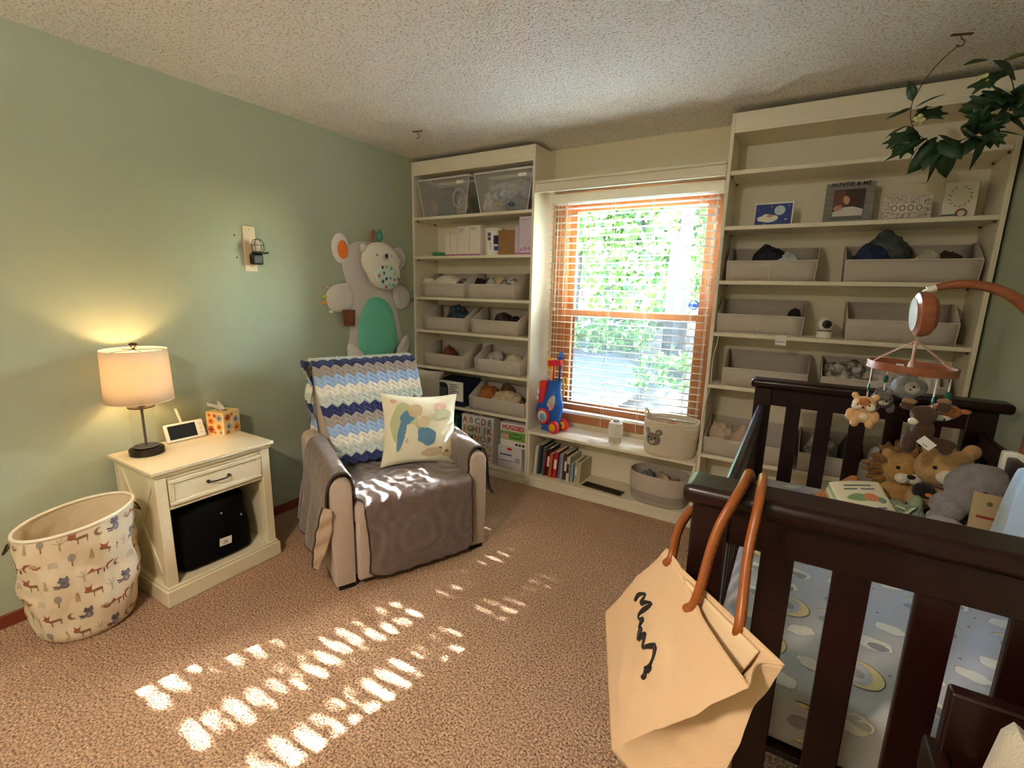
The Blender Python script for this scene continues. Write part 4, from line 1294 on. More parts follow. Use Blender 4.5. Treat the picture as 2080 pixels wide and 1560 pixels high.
# ================================================================== CLEAR TOTES (top shelf)
m_tote = clear_mat('clear_tote_plastic', '#ffffff', 0.26, 0.3, '#cfcdc9', ior=1.1)
m_trim = clear_mat('tote_rim_plastic', '#ffffff', 0.92, 0.35, '#f3f1ee')
def tote(label, x0, x1):
    t = thing('clear_tote', label, 'plastic tote', ((x0 + x1) / 2, 0.022, 2.0), 0, 'clear plastic totes on the top shelf')
    w = (x1 - x0) / 2
    s = MB()
    n = 10
    ring = lambda wx, y0, y1, z: [(-wx, y0, z), (wx, y0, z), (wx, y1, z), (-wx, y1, z)]
    A = ring(w - 0.055, 0.025, 0.235, 0.003); B = ring(w - 0.006, 0.004, 0.258, 0.272)
    s.add(A + B, [(3, 2, 1, 0), (0, 1, 5, 4), (1, 2, 6, 5), (2, 3, 7, 6), (3, 0, 4, 7)])
    s.build('tub', m_tote, t, solid=0.002, smooth=False)
    r_ = []
    for (cx, cy, a0) in ((w - 0.025, 0.238, 0), (-w + 0.025, 0.238, 90), (-w + 0.025, 0.022, 180), (w - 0.025, 0.022, 270)):
        for k in range(5):
            a = R(a0 + 22.5 * k)
            r_.append((cx + 0.022 * math.cos(a), cy + 0.022 * math.sin(a), 0.274))
    MB().tube(r_, 0.0125, 8, closed=True, flat=0.8).build('rim', m_trim, t)
    for (pa, pb_) in zip(A, B):
        MB().tube([pa, pb_], 0.003, 6).build('corner_rib', m_trim, t)
    bx('latch_tab', m_trim, t, w - 0.12, w - 0.05, -0.004, 0.004, 0.222, 0.246, bevel=0.003)
    return t
tote('clear plastic tote at the left of the top shelf, dark things inside', 0.034, 0.548)
tote('clear plastic tote at the right of the top shelf, packed with pale clothes', 0.580, 1.082)
for i, (lab, c, r, col, var) in enumerate((
    ('dark teal bundle in the left clear tote', (0.27, 0.15, 2.006), (0.12, 0.08, 0.115), '#2c3638', None),
    ('beige bundle at the left of the left clear tote', (0.16, 0.14, 2.006), (0.05, 0.07, 0.085), '#b5a48e', None),
    ('grey coil at the right of the left clear tote', (0.43, 0.14, 2.006), (0.06, 0.07, 0.10), '#a59c92', '#6f655c'),
    ('navy garment in the right clear tote', (0.90, 0.12, 2.006), (0.085, 0.075, 0.075), '#3c4a63', None),
    ('cream garment at the left of the right clear tote', (0.70, 0.12, 2.006), (0.06, 0.075, 0.095), '#e4ddd0', '#c9c0b2'),
    ('tan garment low in the right clear tote', (0.76, 0.10, 2.006), (0.05, 0.05, 0.05), '#c3a98a', None),
    ('pale blue garment in the middle of the right clear tote', (0.82, 0.10, 2.075), (0.12, 0.075, 0.05), '#8c99ad', '#cfd2d6'),
    ('white garment on top in the right clear tote', (0.84, 0.14, 2.13), (0.16, 0.085, 0.055), '#cfd0d2', '#a9adb5'),
    ('light blue garment at the right of the right clear tote', (0.985, 0.14, 2.09), (0.042, 0.07, 0.07), '#a9b9d0', None))):
    cloth(lab, c, r, col, 40 + i * 1.9, var=var, group='clothes in the clear totes')
for k, (cx, r0) in enumerate(((0.42, 0.055), (0.46, 0.04))):
    o = MB().tube([(cx + r0 * math.cos(2 * PI * j / 24), 0.062 + 0.004 * k, 2.13 - 0.055 * k + r0 * 1.2 * math.sin(2 * PI * j / 24)) for j in range(24)], 0.007, 8, closed=True).build('ring_handle', mat('pale_ring', '#cfc3ae', 0.6), None)
    tag(o, ('upper' if k == 0 else 'lower') + ' pale ring seen through the left clear tote', 'ring')

# ================================================================== SECOND SHELF OF THE LEFT BOOKCASE
Z2 = 1.703
m_lil = mat('lilac_card', '#cbb6cf', 0.55)
m_pinkb = mat('pink_band', '#b060a0', 0.5)
def carton(label, x0, x1, h, m, y0=0.03, d=0.10, band=None, lines=0, cat='box', name='slim_carton'):
    t = thing(name, label, cat, ((x0 + x1) / 2, y0, Z2))
    w = (x1 - x0) / 2 - 0.0008
    bx('carton', m, t, -w, w, 0, d, 0, h, bevel=0.0012)
    if band is not None:
        bx('colour_band', band, t, -w + 0.0005, w - 0.0005, -0.0006, -0.0001, 0.001, 0.012, bevel=0)
    for k in range(lines):
        bx('printed_line', mat('print_violet', '#8c7a9c', 0.6), t, -w + 0.012, -w + 0.012 + (0.05, 0.042, 0.03)[k % 3], -0.0006, -0.0001, h - 0.022 - k * 0.010, h - 0.018 - k * 0.010, bevel=0)
    return t
gd = thing('green_dish', 'small green lidded case at the left of the second shelf', 'case', (0.232, 0.07, Z2))
MB().lathe([(0.052, 0.0), (0.060, 0.004), (0.064, 0.020), (0.0, 0.021)], n=28).build('bowl', mat('green_plastic', '#2f8a56', 0.4), gd)
MB().lathe([(0.066, 0.020), (0.067, 0.026), (0.060, 0.030), (0.0, 0.031)], n=28).build('lid', mat('green_plastic2', '#4c9f6c', 0.4), gd)
m_wbx = mat('warm_white_carton', '#e6ddd2', 0.55)
carton('thin white carton, first from the left on the second shelf', 0.309, 0.362, 0.162, m_wbx, band=m_pinkb)
carton('thin white carton, second from the left on the second shelf', 0.364, 0.430, 0.163, m_wbx, band=m_pinkb)
carton('taller white carton beside the thin ones on the second shelf', 0.433, 0.542, 0.214, m_wbx, band=m_pinkb, lines=3)
carton('taller white carton next to the white tub', 0.545, 0.645, 0.218, m_wbx, band=m_pinkb, lines=2)
tbk = thing('white_tub', 'white plastic tub with purple and blue label on the second shelf', 'tub', (0.720, 0.105, Z2))
MB().lathe([(0.066, 0.0), (0.068, 0.004), (0.074, 0.175), (0.077, 0.178), (0.077, 0.192), (0.070, 0.196), (0.0, 0.196)], n=36).build('tub_body', m_white, tbk)
lbm = [mat('label_purple', '#5f4272', 0.6), mat('label_navy', '#1e2140', 0.6), mat('label_blue', '#3c61c4', 0.6), mat('label_mauve', '#b9a3b0', 0.6)]
lp_ = MB()
def ontub(a, z):
    r = 0.068 + 0.006 * z / 0.175 + 0.0006
    return (r * math.cos(a), r * math.sin(a), z)
def tubrect(mi, a0, a1, z0, z1):
    lp_.use(mi).grid(lambda u, v: ontub(R(a0) + (R(a1) - R(a0)) * u, z0 + (z1 - z0) * v), 6, 1)
tubrect(0, -100, -78, 0.135, 0.160); tubrect(0, -100, -78, 0.105, 0.130); tubrect(3, -84, -78, 0.04, 0.095)
tubrect(1, -62, -30, 0.080, 0.140); tubrect(2, -60, -30, 0.035, 0.065)
lp_.build('label_print', lbm, tbk)
carton('brown cardboard box beside the white tub', 0.798, 0.936, 0.172, mat('kraft_card', '#8b6337', 0.8, var=('#94703f', 12, 0.3)), y0=0.035, d=0.14, name='cardboard_box')
carton('narrow lilac carton beside the brown cardboard box', 0.940, 0.974, 0.196, m_lil, band=m_pinkb)
cb_ = carton('large lilac carton at the right end of the second shelf', 0.976, 1.084, 0.256, mat('pale_lilac', '#d6c6d8', 0.55), band=m_pinkb, lines=1, d=0.12)
for (u, v, r) in ((-0.035, 0.035, 0.010), (-0.006, 0.042, 0.013), (0.028, 0.040, 0.013)):
    MB().prism(circ(16, r), 0.0001, 0.0007, lambda a, b, d, u=u, v=v: (u + a, -d, v + b)).build('dot_print', mat('dot_pink', '#c784bb', 0.6), cb_, smooth=False)

# ================================================================== SIXTH AND SEVENTH SHELF
m_navybx = mat('navy_carton', '#1c2340', 0.5)
ab = thing('appliance_box', 'navy and white boxed appliance on the sixth shelf of the left bookcase', 'box', (0.365, 0.018, 0.515))
bx('carton', m_navybx, ab, -0.150, 0.135, 0.0, 0.24, 0, 0.205, bevel=0.002)
bx('front_panel', m_card_w, ab, -0.148, 0.133, -0.001, -0.0001, 0.045, 0.203, bevel=0)
MB().prism(smoothpoly([(-0.13, 0.05), (-0.02, 0.05), (-0.02, 0.165), (-0.05, 0.185), (-0.10, 0.185), (-0.13, 0.165)], 2), 0.0011, 0.0018, lambda u, v, d: (u, -d, v)).build('picture', mat('photo_charcoal', '#33343a', 0.5), ab, smooth=False)
bx('picture_window', mat('photo_grey', '#6f7178', 0.4), ab, -0.115, -0.035, -0.0024, -0.0018, 0.075, 0.145, bevel=0)
for k in range(6):
    bx('printed_line', mat('print_charcoal', '#3a3a40', 0.6), ab, 0.0, (0.075, 0.085, 0.06, 0.09, 0.08, 0.05)[k], -0.0017, -0.0011, 0.172 - k * 0.018, 0.178 - k * 0.018, bevel=0)
tl = thing('teal_box', 'teal carton at the left of the lowest shelf behind the recliner', 'box', (0.30, 0.03, 0.082))
bx('carton', mat('teal_card', '#1f5f55', 0.6), tl, -0.11, 0.13, 0, 0.2, 0, 0.33, bevel=0.002)
bx('printed_band', mat('teal_light', '#4d8f80', 0.6), tl, -0.10, 0.12, -0.0008, -0.0001, 0.25, 0.29, bevel=0)
# alphabet bag
al = thing('alphabet_box', 'white gift bag printed with coloured alphabet letters on the lowest shelf', 'gift bag', (0.620, 0.028, 0.082), R(2))
gb = MB().taper((-0.150, 0.150, 0.0, 0.16), (-0.152, 0.152, 0.02, 0.14), 0.0, 0.375)
gb.build('paper_bag', mat('gloss_white_paper', '#e9e4e0', 0.35), al, bevel=0.002)
MB().tube([(-0.05 + 0.1 * k / 12, 0.02, 0.372 + 0.028 * math.sin(PI * k / 12)) for k in range(13)], 0.003, 6).build('cord_handle', m_white, al)
pal = ['#c4573a', '#3f7f86', '#8c8a86', '#d98b3a', '#5a7fa8', '#7a9a6b', '#b5476a']
rows_ = ['ABCDE', 'FGHIJK', 'LMNOP', 'QRSTU', 'VWXYZ']
for ri, rw in enumerate(rows_):
    for ci, chh in enumerate(rw):
        xx = -0.118 + ci * 0.236 / (len(rw) - 1)
        zz = 0.330 - ri * 0.070
        yy = 0.02 * zz / 0.375 - 0.0012
        text('letter_print', chh, 0.068, mat('letter' + pal[(ri * 3 + ci * 2) % 7], pal[(ri * 3 + ci * 2) % 7], 0.6), al, face_front(xx, yy, zz), bold=0.001)
# diaper carton
hb_ = thing('diaper_box', 'diaper carton with red lettering over a green band, lowest shelf', 'box', (0.952, 0.040, 0.262))
bx('carton', m_card_w, hb_, -0.108, 0.122, 0, 0.19, 0, 0.188, bevel=0.002)
bx('green_band', mat('leaf_green', '#7fae4a', 0.6), hb_, -0.106, 0.120, -0.0009, -0.0001, 0.055, 0.125, bevel=0)
MB().prism(circ(24, 0.03, 2.0, 0.75, (0.03, 0.09)), 0.001, 0.0016, lambda u, v, d: (u, -d, v)).build('badge', mat('badge_green', '#4f8a2f', 0.6), hb_, smooth=False)
bx('lower_print', mat('soft_pink_print', '#d9a6a0', 0.6), hb_, -0.10, -0.03, -0.0016, -0.001, 0.06, 0.10, bevel=0)
text('lettering', 'HUGGIES', 0.050, mat('logo_red', '#c3202c', 0.5), hb_, face_front(0.007, -0.0012, 0.152), bold=0.0018, sx=0.96)
bx('printed_line', mat('lime_print', '#b8d58a', 0.6), hb_, -0.012, 0.072, -0.0022, -0.0017, 0.088, 0.094, bevel=0)
for k in range(3):
    bx('printed_line', m_black, hb_, 0.03 + k * 0.03, 0.05 + k * 0.03, -0.0009, -0.0003, 0.016, 0.034, bevel=0)
wp = thing('wipes_box', 'white wipes carton under the diaper carton, lowest shelf', 'box', (0.935, 0.034, 0.082))
bx('carton', mat('cool_white_card', '#dcd9dc', 0.6), wp, -0.108, 0.108, 0, 0.2, 0, 0.178, bevel=0.002)
MB().prism(circ(20, 0.018, 1.4, 0.6, (0.0, 0.162)), 0.0001, 0.0009, lambda u, v, d: (u, -d, v)).build('badge', mat('logo_red', '#c3202c', 0.5), wp, smooth=False)
bx('printed_line', mat('print_blue', '#5a6f9e', 0.6), wp, -0.09, 0.02, -0.0008, -0.0001, 0.105, 0.118, bevel=0)
bx('printed_line', mat('print_blue', '#5a6f9e', 0.6), wp, -0.09, 0.04, -0.0008, -0.0001, 0.060, 0.066, bevel=0)
bx('printed_panel', mat('print_grey2', '#a7a9b4', 0.6), wp, 0.05, 0.095, -0.0008, -0.0001, 0.06, 0.10, bevel=0)
bx('seam_tape', mat('tape', '#cfcac2', 0.4), wp, -0.106, 0.106, -0.0012, -0.0008, 0.040, 0.044, bevel=0)

# ================================================================== CARDS ON THE RIGHT BOOKCASE
Z3 = 1.832
def card(name, label, x, y, w, h, m, th=0.004, lean=8, rz=0, cat='card'):
    t = thing(name, label, cat, (x, y, Z3 + 0.0005))
    t.rotation_euler = (R(-lean), 0, R(rz))
    bx('board', m, t, -w / 2, w / 2, 0, th, 0, h, bevel=0.0008)
    return t
c1_ = card('greeting_card', 'small dark blue card with moon and clouds on the right bookcase', 2.548, 0.100, 0.190, 0.128, m_card_w)
bx('night_print', mat('night_blue', '#24408f', 0.5, var=('#1a2c6b', 8, 0.3)), c1_, -0.088, 0.088, -0.0008, -0.0001, 0.007, 0.121, bevel=0)
pr_ = MB()
pr_.use(0).prism(circ(24, 0.026, c=(0.030, 0.085)), 0.0009, 0.0014, lambda u, v, d: (u, -d, v))
for (u, v, rx, ry) in ((-0.055, 0.042, 0.022, 0.014), (-0.03, 0.05, 0.026, 0.018), (0.0, 0.045, 0.026, 0.016), (-0.02, 0.034, 0.034, 0.012)):
    pr_.use(1).prism(circ(16, 1, rx, ry, (u, v)), 0.0015, 0.002 + 0.0002 * u, lambda a, b, d: (a, -d, b))
pr_.use(2).prism(circ(12, 1, 0.016, 0.008, (-0.015, 0.057)), 0.0022, 0.0026, lambda a, b, d: (a, -d, b))
for (u, v, r) in ((0.062, 0.036, 0.007), (-0.012, 0.108, 0.005), (0.072, 0.108, 0.004), (-0.04, 0.014, 0.004), (-0.075, 0.09, 0.003), (0.02, 0.018, 0.003)):
    pr_.use(1).prism(star((u, v), r), 0.0009, 0.0014, lambda a, b, d: (a, -d, b))
pr_.build('moon_print', [mat('moon_pale', '#c9d6e6', 0.6), mat('cloud_cream', '#efe8dc', 0.6), mat('cloud_rose', '#d59a83', 0.6)], c1_, smooth=False)
c2_ = card('photo_frame', 'grey wood photo frame with a photograph, lettered above, on the right bookcase', 2.888, 0.150, 0.212, 0.212, mat('grey_wood', '#8f8a84', 0.7, var=('#7f7a75', 6, 0.3), stretch=(1, 1, 8)), th=0.012, lean=6, cat='photo frame')
for zz in (0.05, 0.105, 0.16):
    bx('plank_gap', mat('gap_grey', '#5d5955', 0.8), c2_, -0.105, 0.105, -0.0006, -0.0001, zz, zz + 0.0016, bevel=0)
ph = bx('photograph', mat('photo_dark', '#3b2a22', 0.35), c2_, -0.068, 0.066, -0.003, -0.0007, 0.040, 0.178, bevel=0)
pp2 = MB()
fq = lambda a, b, d: (a, -d, b)
pp2.use(0).prism([(-0.066, 0.176), (-0.02, 0.176), (-0.01, 0.10), (-0.066, 0.07)], 0.0031, 0.0034, fq)
pp2.use(1).prism(blob((-0.012, 0.125), 0.014, 0.022, 0.3, 2.0), 0.0035, 0.0038, fq)
pp2.use(1).prism(blob((-0.045, 0.085), 0.020, 0.014, 0.3, 3.0), 0.0039, 0.0042, fq)
pp2.use(2).prism([(-0.066, 0.042), (0.064, 0.042), (0.064, 0.075), (0.02, 0.09), (-0.02, 0.088), (-0.066, 0.065)], 0.0036, 0.0039, fq)
pp2.build('photo_print', [mat('photo_auburn', '#6b3a28', 0.4), mat('photo_skin', '#c79078', 0.4), mat('photo_white', '#d9d5cf', 0.4)], ph, smooth=False)
text('lettering', 'AUNTIE & ME', 0.0290, m_black, c2_, face_front(0.0, -0.0008, 0.204), bold=0.0006, sx=1.0)
bx('printed_line', m_black, c2_, -0.075, 0.07, -0.0009, -0.0003, 0.029, 0.032, bevel=0)
bx('printed_line', m_black, c2_, -0.018, 0.014, -0.0009, -0.0003, 0.014, 0.017, bevel=0)
c3_ = card('keepsake_box', 'wide white patterned card with lettering, between the photo frame and the book', 3.128, 0.120, 0.196, 0.126, mat('speckled_card', '#ddd4ca', 0.7, var=('#c2b4a9', 60, 0.06)), th=0.02, lean=10, rz=6)
for k_ in range(4):
    MB().tube([(-0.05 + 0.033 * k_ + 0.011 * math.cos(2 * PI * j / 16), -0.0012, 0.066 + 0.013 * math.sin(2 * PI * j / 16)) for j in range(16)], 0.0024, 5, closed=True).build('motif_print', mat('print_taupe', '#8a7f78', 0.7), c3_)
bx('title_band', mat('pale_band', '#e6ded6', 0.7), c3_, -0.062, 0.062, -0.0004, -0.0001, 0.046, 0.086, bevel=0)
fr2 = MB()
rg = random.Random(11)
for k in range(46):
    u, v = rg.uniform(-0.088, 0.088), rg.uniform(0.008, 0.118)
    if abs(u) < 0.068 and 0.04 < v < 0.092:
        continue
    a = rg.uniform(0, 3)
    fr2.use(k % 2).prism([(u + 0.007 * math.cos(a + q) * (1, .5, 1, .5)[i], v + 0.005 * math.sin(a + q)) for i, q in enumerate((0, 1.57, 3.14, 4.71))], 0.0001, 0.0005, fq)
fr2.build('leaf_print', [mat('print_taupe', '#8a7f78', 0.7), mat('print_clay', '#b39a8d', 0.7)], c3_, smooth=False)['kind'] = 'stuff'
c4_ = thing('baby_book', 'thick white book with green spine and leaf wreath cover on the right bookcase', 'book', (3.318, 0.115, Z3 + 0.0005))
c4_.rotation_euler = (R(-7), 0, R(-8))
bx('cover', mat('ivory_cover', '#e6dfce', 0.6), c4_, -0.058, 0.060, 0, 0.006, 0, 0.172, bevel=0.001)
bx('page_block', m_paper, c4_, -0.055, 0.056, 0.006, 0.036, 0.003, 0.169, bevel=0)
bx('back_cover', mat('spine_green', '#5a7a62', 0.6), c4_, -0.058, 0.062, 0.036, 0.040, 0, 0.172, bevel=0.001)
bx('spine', mat('spine_green', '#5a7a62', 0.6), c4_, 0.057, 0.062, 0.001, 0.039, 0, 0.172, bevel=0.001)
wr = MB()
for k in range(14):
    a = 2 * PI * k / 14 + 0.3
    if 1.2 < a % (2 * PI) < 1.9:
        continue
    c = (0.038 * math.cos(a), 0.105 + 0.045 * math.sin(a))
    wr.prism([(c[0] + 0.010 * math.cos(a + 2.2), c[1] + 0.010 * math.sin(a + 2.2)), (c[0] + 0.003 * math.cos(a), c[1] + 0.003 * math.sin(a)), (c[0] - 0.010 * math.cos(a + 2.2), c[1] - 0.010 * math.sin(a + 2.2)), (c[0] - 0.003 * math.cos(a), c[1] - 0.003 * math.sin(a))], 0.0001, 0.0006, fq)
wr.build('wreath_print', mat('wreath_grey', '#7d8a83', 0.7), c4_, smooth=False)
MB().tube([(0.012 + 0.018 * math.cos(2 * PI * k / 20), -0.003, 0.026 + 0.018 * math.sin(2 * PI * k / 20)) for k in range(20)], 0.004, 6, closed=True).build('ring_charm', mat('rose_wood', '#8a5048', 0.5), c4_)
bx('ribbon', mat('teal_grey', '#4c6d72', 0.7), c4_, -0.058, 0.0, -0.0015, -0.0005, 0.016, 0.024, bevel=0)

# ================================================================== BABY CAMERA, CORD, SHELF LABEL
bc = thing('baby_camera', 'white round baby camera with black lens on the right bookcase shelf', 'camera', (2.862, 0.075, 1.243), R(5))
MB().lathe([(0.030, 0.0), (0.034, 0.004), (0.035, 0.030), (0.033, 0.036), (0, 0.037)], n=32).build('base', m_white, bc)
MB().lathe([(0.0335, 0.036), (0.0335, 0.038)], n=32).build('swivel_gap', m_black, bc)
MB().ell((0, 0, 0.070), (0.037, 0.037, 0.037), 28, 18).build('head', m_white, bc)
MB().lathe([(0.022, 0.0), (0.022, 0.006), (0.018, 0.009), (0.0, 0.009)], (0.004, -0.031, 0.074), 24, M=Matrix.Rotation(PI / 2, 3, 'X')).build('lens_bezel', m_black, bc)
MB().ell((0.004, -0.040, 0.074), (0.009, 0.004, 0.009), 16, 8).build('lens', mat('lens_glass', '#15161a', 0.05), bc)
MB().cyl((-0.008, 0, 0.104), (-0.009, 0, 0.116), 0.005, 0.003, 10).build('antenna_nub', m_white, bc)
cdp = [(2.835, 0.10, 1.2475), (2.78, 0.016, 1.2475), (2.60, 0.004, 1.2472), (2.42, 0.003, 1.2472), (2.352, -0.004, 1.246), (2.350, -0.006, 1.18), (2.333, -0.006, 1.10), (2.336, -0.006, 0.99), (2.338, -0.008, 0.93), (2.330, -0.008, 0.88), (2.312, -0.010, 0.78), (2.309, -0.010, 0.62), (2.306, -0.010, 0.50), (2.285, -0.008, 0.445), (2.27, 0.004, 0.437)]
cd = MB().tube(rnd(cdp, 2), 0.0022, 6).build('camera_cord', m_white, None)
tag(cd, 'thin white cord running down the left edge of the right bookcase', 'cord')
sb_ = MB().box(-0.026, 0.026, -0.0012, 0, -0.028, 0.024).build('shelf_label', m_card_w, None, loc=(2.668, -0.0005, 1.222))
tag(sb_, 'small white paper label stuck on the shelf edge below the camera', 'label')
bx('printed_line', mat('print_grey2', '#a7a9b4', 0.6), sb_, -0.02, 0.02, -0.0018, -0.0012, -0.012, -0.006, bevel=0)
# ================================================================== THINGS ON THE WINDOW BENCH
# toy golf caddy
gt = thing('toy_golf_caddy', 'blue toy golf caddy with red and yellow clubs on the window bench', 'toy', (1.235, 0.120, 0.433), R(-14))
m_tb = mat('toy_blue', '#1f63c4', 0.35); m_tr = mat('toy_red', '#d32b38', 0.35); m_ty = mat('toy_yellow', '#efb321', 0.35); m_tdb = mat('toy_navy', '#1d2f86', 0.35)
def cad_f(u, v):
    a = 2 * PI * u
    prof = [(0.060, 0.012), (0.066, 0.03), (0.074, 0.08), (0.090, 0.13), (0.088, 0.18), (0.066, 0.25), (0.054, 0.31), (0.056, 0.36), (0.062, 0.385)]
    r, z = path_at(prof, v)
    lean = 0.03 * (z / 0.385) ** 2
    ex = 1.25 if z < 0.22 else 1.25 - 0.35 * (z - 0.22) / 0.165
    return (r * ex * math.cos(a) + lean - 0.025 * math.exp(-((z - 0.13) / 0.06) ** 2), r * 0.8 * math.sin(a), z)
s = MB().grid(cad_f, 36, 30, closeu=True)
s.poly([cad_f(k / 36, 0)[:2] for k in range(36)], lambda u, v: (u, v, 0.012))
s.poly([cad_f(k / 36, 0.985)[:2] for k in range(36)], lambda u, v: (u, v, 0.375))
s.box(-0.05, 0.045, -0.045, 0.045, 0.0, 0.03)
s.build('caddy_body', m_tb, gt, ang=50)
MB().box(-0.030, 0.030, -0.030, 0.030, -0.085, 0.085).build('ball_rack', m_tr, gt, loc=(-0.055, -0.025, 0.285), rot=(0, R(7), 0), bevel=0.012, seg=3)
for k, mm in enumerate((m_white, m_white, m_ty)):
    MB().ell((-0.088 + 0.006 * k, -0.035, 0.235 + 0.050 * k), (0.023, 0.022, 0.022), 16, 10).build('toy_ball', mm, gt)
disc = MB().lathe([(0.058, 0.0), (0.058, 0.012), (0.046, 0.016), (0.0, 0.016)], n=32, M=Matrix.Rotation(PI / 2, 3, 'X'))
dp = disc.build('dial_ring', m_tr, gt, loc=(-0.012, -0.066, 0.118))
MB().lathe([(0.042, 0.0165), (0.042, 0.018), (0.0, 0.018)], n=28, M=Matrix.Rotation(PI / 2, 3, 'X')).build('dial_face', mat('dial_cream', '#dfe3d8', 0.4), dp)
MB().lathe([(0.027, 0.018), (0.027, 0.026), (0.022, 0.029), (0.0, 0.029)], (0.008, 0, -0.004), n=24, M=Matrix.Rotation(PI / 2, 3, 'X')).build('dial_button', mat('dial_blue', '#7fb4d8', 0.3), dp)
MB().prism(smoothpoly([(0.015, 0.16), (0.075, 0.175), (0.085, 0.26), (0.055, 0.29), (0.01, 0.22)], 2), 0.0, 0.006, lambda u, v, d: (u, -0.060 - d + 0.25 * max(0, v - 0.20) * 0.4, v)).build('sticker', mat('sticker_pale', '#b9c7b2', 0.5, var=('#d88f9a', 40, 0.08)), gt, smooth=False)
for (x_, y_) in ((0.078, -0.055), (0.078, 0.055)):
    wh = MB().lathe([(0.042, -0.014), (0.046, -0.010), (0.046, 0.010), (0.042, 0.014), (0, 0.014)], n=28, M=Matrix.Rotation(PI / 2, 3, 'X')).build('wheel', m_tr, gt, loc=(x_, y_, 0.046))
    MB().lathe([(0.028, 0.0145), (0.028, 0.021), (0.022, 0.024), (0, 0.024)], n=24, M=Matrix.Rotation(PI / 2, 3, 'X')).build('hub_cap', m_ty, wh)
MB().cyl((0.078, -0.05, 0.046), (0.078, 0.05, 0.046), 0.008, n=10).build('axle', m_tdb, gt)
def club(m, x, y, top, hx, hz, kind):
    c = MB().tube([(x, y, 0.30), (x + 0.012, y, top)], [0.007, 0.009], 8)
    if kind == 'block':
        M = Matrix.Translation((x + 0.02, y, top + 0.01)) @ Matrix.Rotation(R(-8), 4, 'Y')
        c.box(-0.055, 0.062, -0.018, 0.018, -0.022, 0.020, M)
    elif kind == 'wedge':
        c.add([(x - 0.015, y - 0.012, top - 0.01), (x + 0.035, y - 0.012, top - 0.01), (x + 0.035, y + 0.012, top - 0.01), (x - 0.015, y + 0.012, top - 0.01), (x + 0.012, y - 0.008, top + 0.05), (x + 0.02, y + 0.008, top + 0.05)], [(0, 1, 4), (1, 2, 5, 4), (2, 3, 5), (3, 0, 4, 5), (0, 3, 2, 1)])
    else:
        c.ell((x - 0.008, y, top), (0.034, 0.018, 0.038), 14, 8)
    return c.build('club', m, gt, ang=50)
club(m_ty, -0.008, -0.010, 0.505, 0, 0, 'driver')
club(m_tr, 0.022, -0.020, 0.505, 0, 0, 'block')
club(m_tdb, 0.048, 0.018, 0.54, 0, 0, 'wedge')
hl = [(0.085, 0.030, 0.26), (0.092, 0.030, 0.32), (0.075, 0.030, 0.395), (0.095, 0.030, 0.41), (0.118, 0.030, 0.40), (0.105, 0.030, 0.33)]
MB().tube(rnd(hl, 2), 0.0075, 8).build('pull_handle', m_ty, gt)
MB().ell((0.058, 0.018, 0.562), (0.028, 0.014, 0.035), 6, 4).build('club_head', mat('toy_light_blue', '#3c7fd8', 0.35), gt)

# humidifier / warmer
hu = thing('white_humidifier', 'small white bottle-shaped humidifier on the window bench', 'humidifier', (1.742, 0.110, 0.433))
MB().lathe([(0.040, 0.0), (0.043, 0.004), (0.043, 0.050), (0.046, 0.052), (0.050, 0.06), (0.050, 0.115), (0.046, 0.140), (0.034, 0.150), (0.0, 0.151)], n=36).build('body', mat('milk_plastic', '#e6e4d6', 0.4), hu)
MB().lathe([(0.0435, 0.004), (0.0435, 0.046)], n=36).build('base_band', mat('taupe_plastic', '#cbbda9', 0.5), hu)
MB().lathe([(0.020, 0.150), (0.020, 0.158), (0.016, 0.162), (0.0, 0.162)], n=24).build('cap', mat('grey_plastic', '#9b958c', 0.5), hu)
MB().tube(rnd([(0.0, -0.043, 0.012), (-0.002, -0.10, 0.003), (-0.004, -0.117, 0.001), (-0.004, -0.120, -0.02), (0.005, -0.121, -0.06)], 2), 0.0018, 6).build('power_cord', m_white, hu)

# rope baskets
def rope_basket(label, c, rx, ry, h, mats, split, rz=0.0, taper_=0.93):
    t = thing('rope_basket', label, 'basket', c, rz)
    n = 18
    def prof_f(u, v):
        a = 2 * PI * u
        k = taper_ + (1 - taper_) * min(1, v * 1.6)
        k *= (1 - 0.06 * max(0, 1 - v * 9) ** 2)
        rib = 0.0022 * abs(math.sin(PI * v * n))
        e = 0.8
        ca, sa = math.cos(a), math.sin(a)
        return ((rx * k + rib) * math.copysign(abs(ca) ** e, ca), (ry * k + rib) * math.copysign(abs(sa) ** e, sa), 0.001 + h * v)
    def mf(u, v):
        return 0 if v > split[0] else (1 if v > split[1] else 2)
    MB().grid(prof_f, 72, n * 5, closeu=True, mfn=mf).build('coiled_wall', mats, t, solid=0.006, ang=60)
    MB().poly([prof_f(k / 40, 0.02)[:2] for k in range(40)], lambda u, v: (u * 0.98, v * 0.98, 0.003)).build('coiled_base', mats[0], t, smooth=False)
    MB().tube([prof_f(k / 72, 1.0) for k in range(72)], 0.0045, 6, closed=True).build('rim', mats[0], t)
    return t, prof_f
m_rw = mat('ivory_rope', '#dccfbb', 0.9, bump=(160, 0.4, 0.003)); m_rg = mat('greige_rope', '#a99c92', 0.9, bump=(160, 0.4, 0.003)); m_rl = mat('light_greige_rope', '#b5ab9f', 0.9, bump=(160, 0.4, 0.003)); m_rp = mat('pale_greige_rope', '#c8bbae', 0.9, bump=(160, 0.4, 0.003))
rb, rbf = rope_basket('ivory rope basket with bear face, on the window bench', (2.112, 0.105, 0.433), 0.165, 0.125, 0.225, [m_rw, m_rw, m_rw], (0.5, 0.2), R(8))
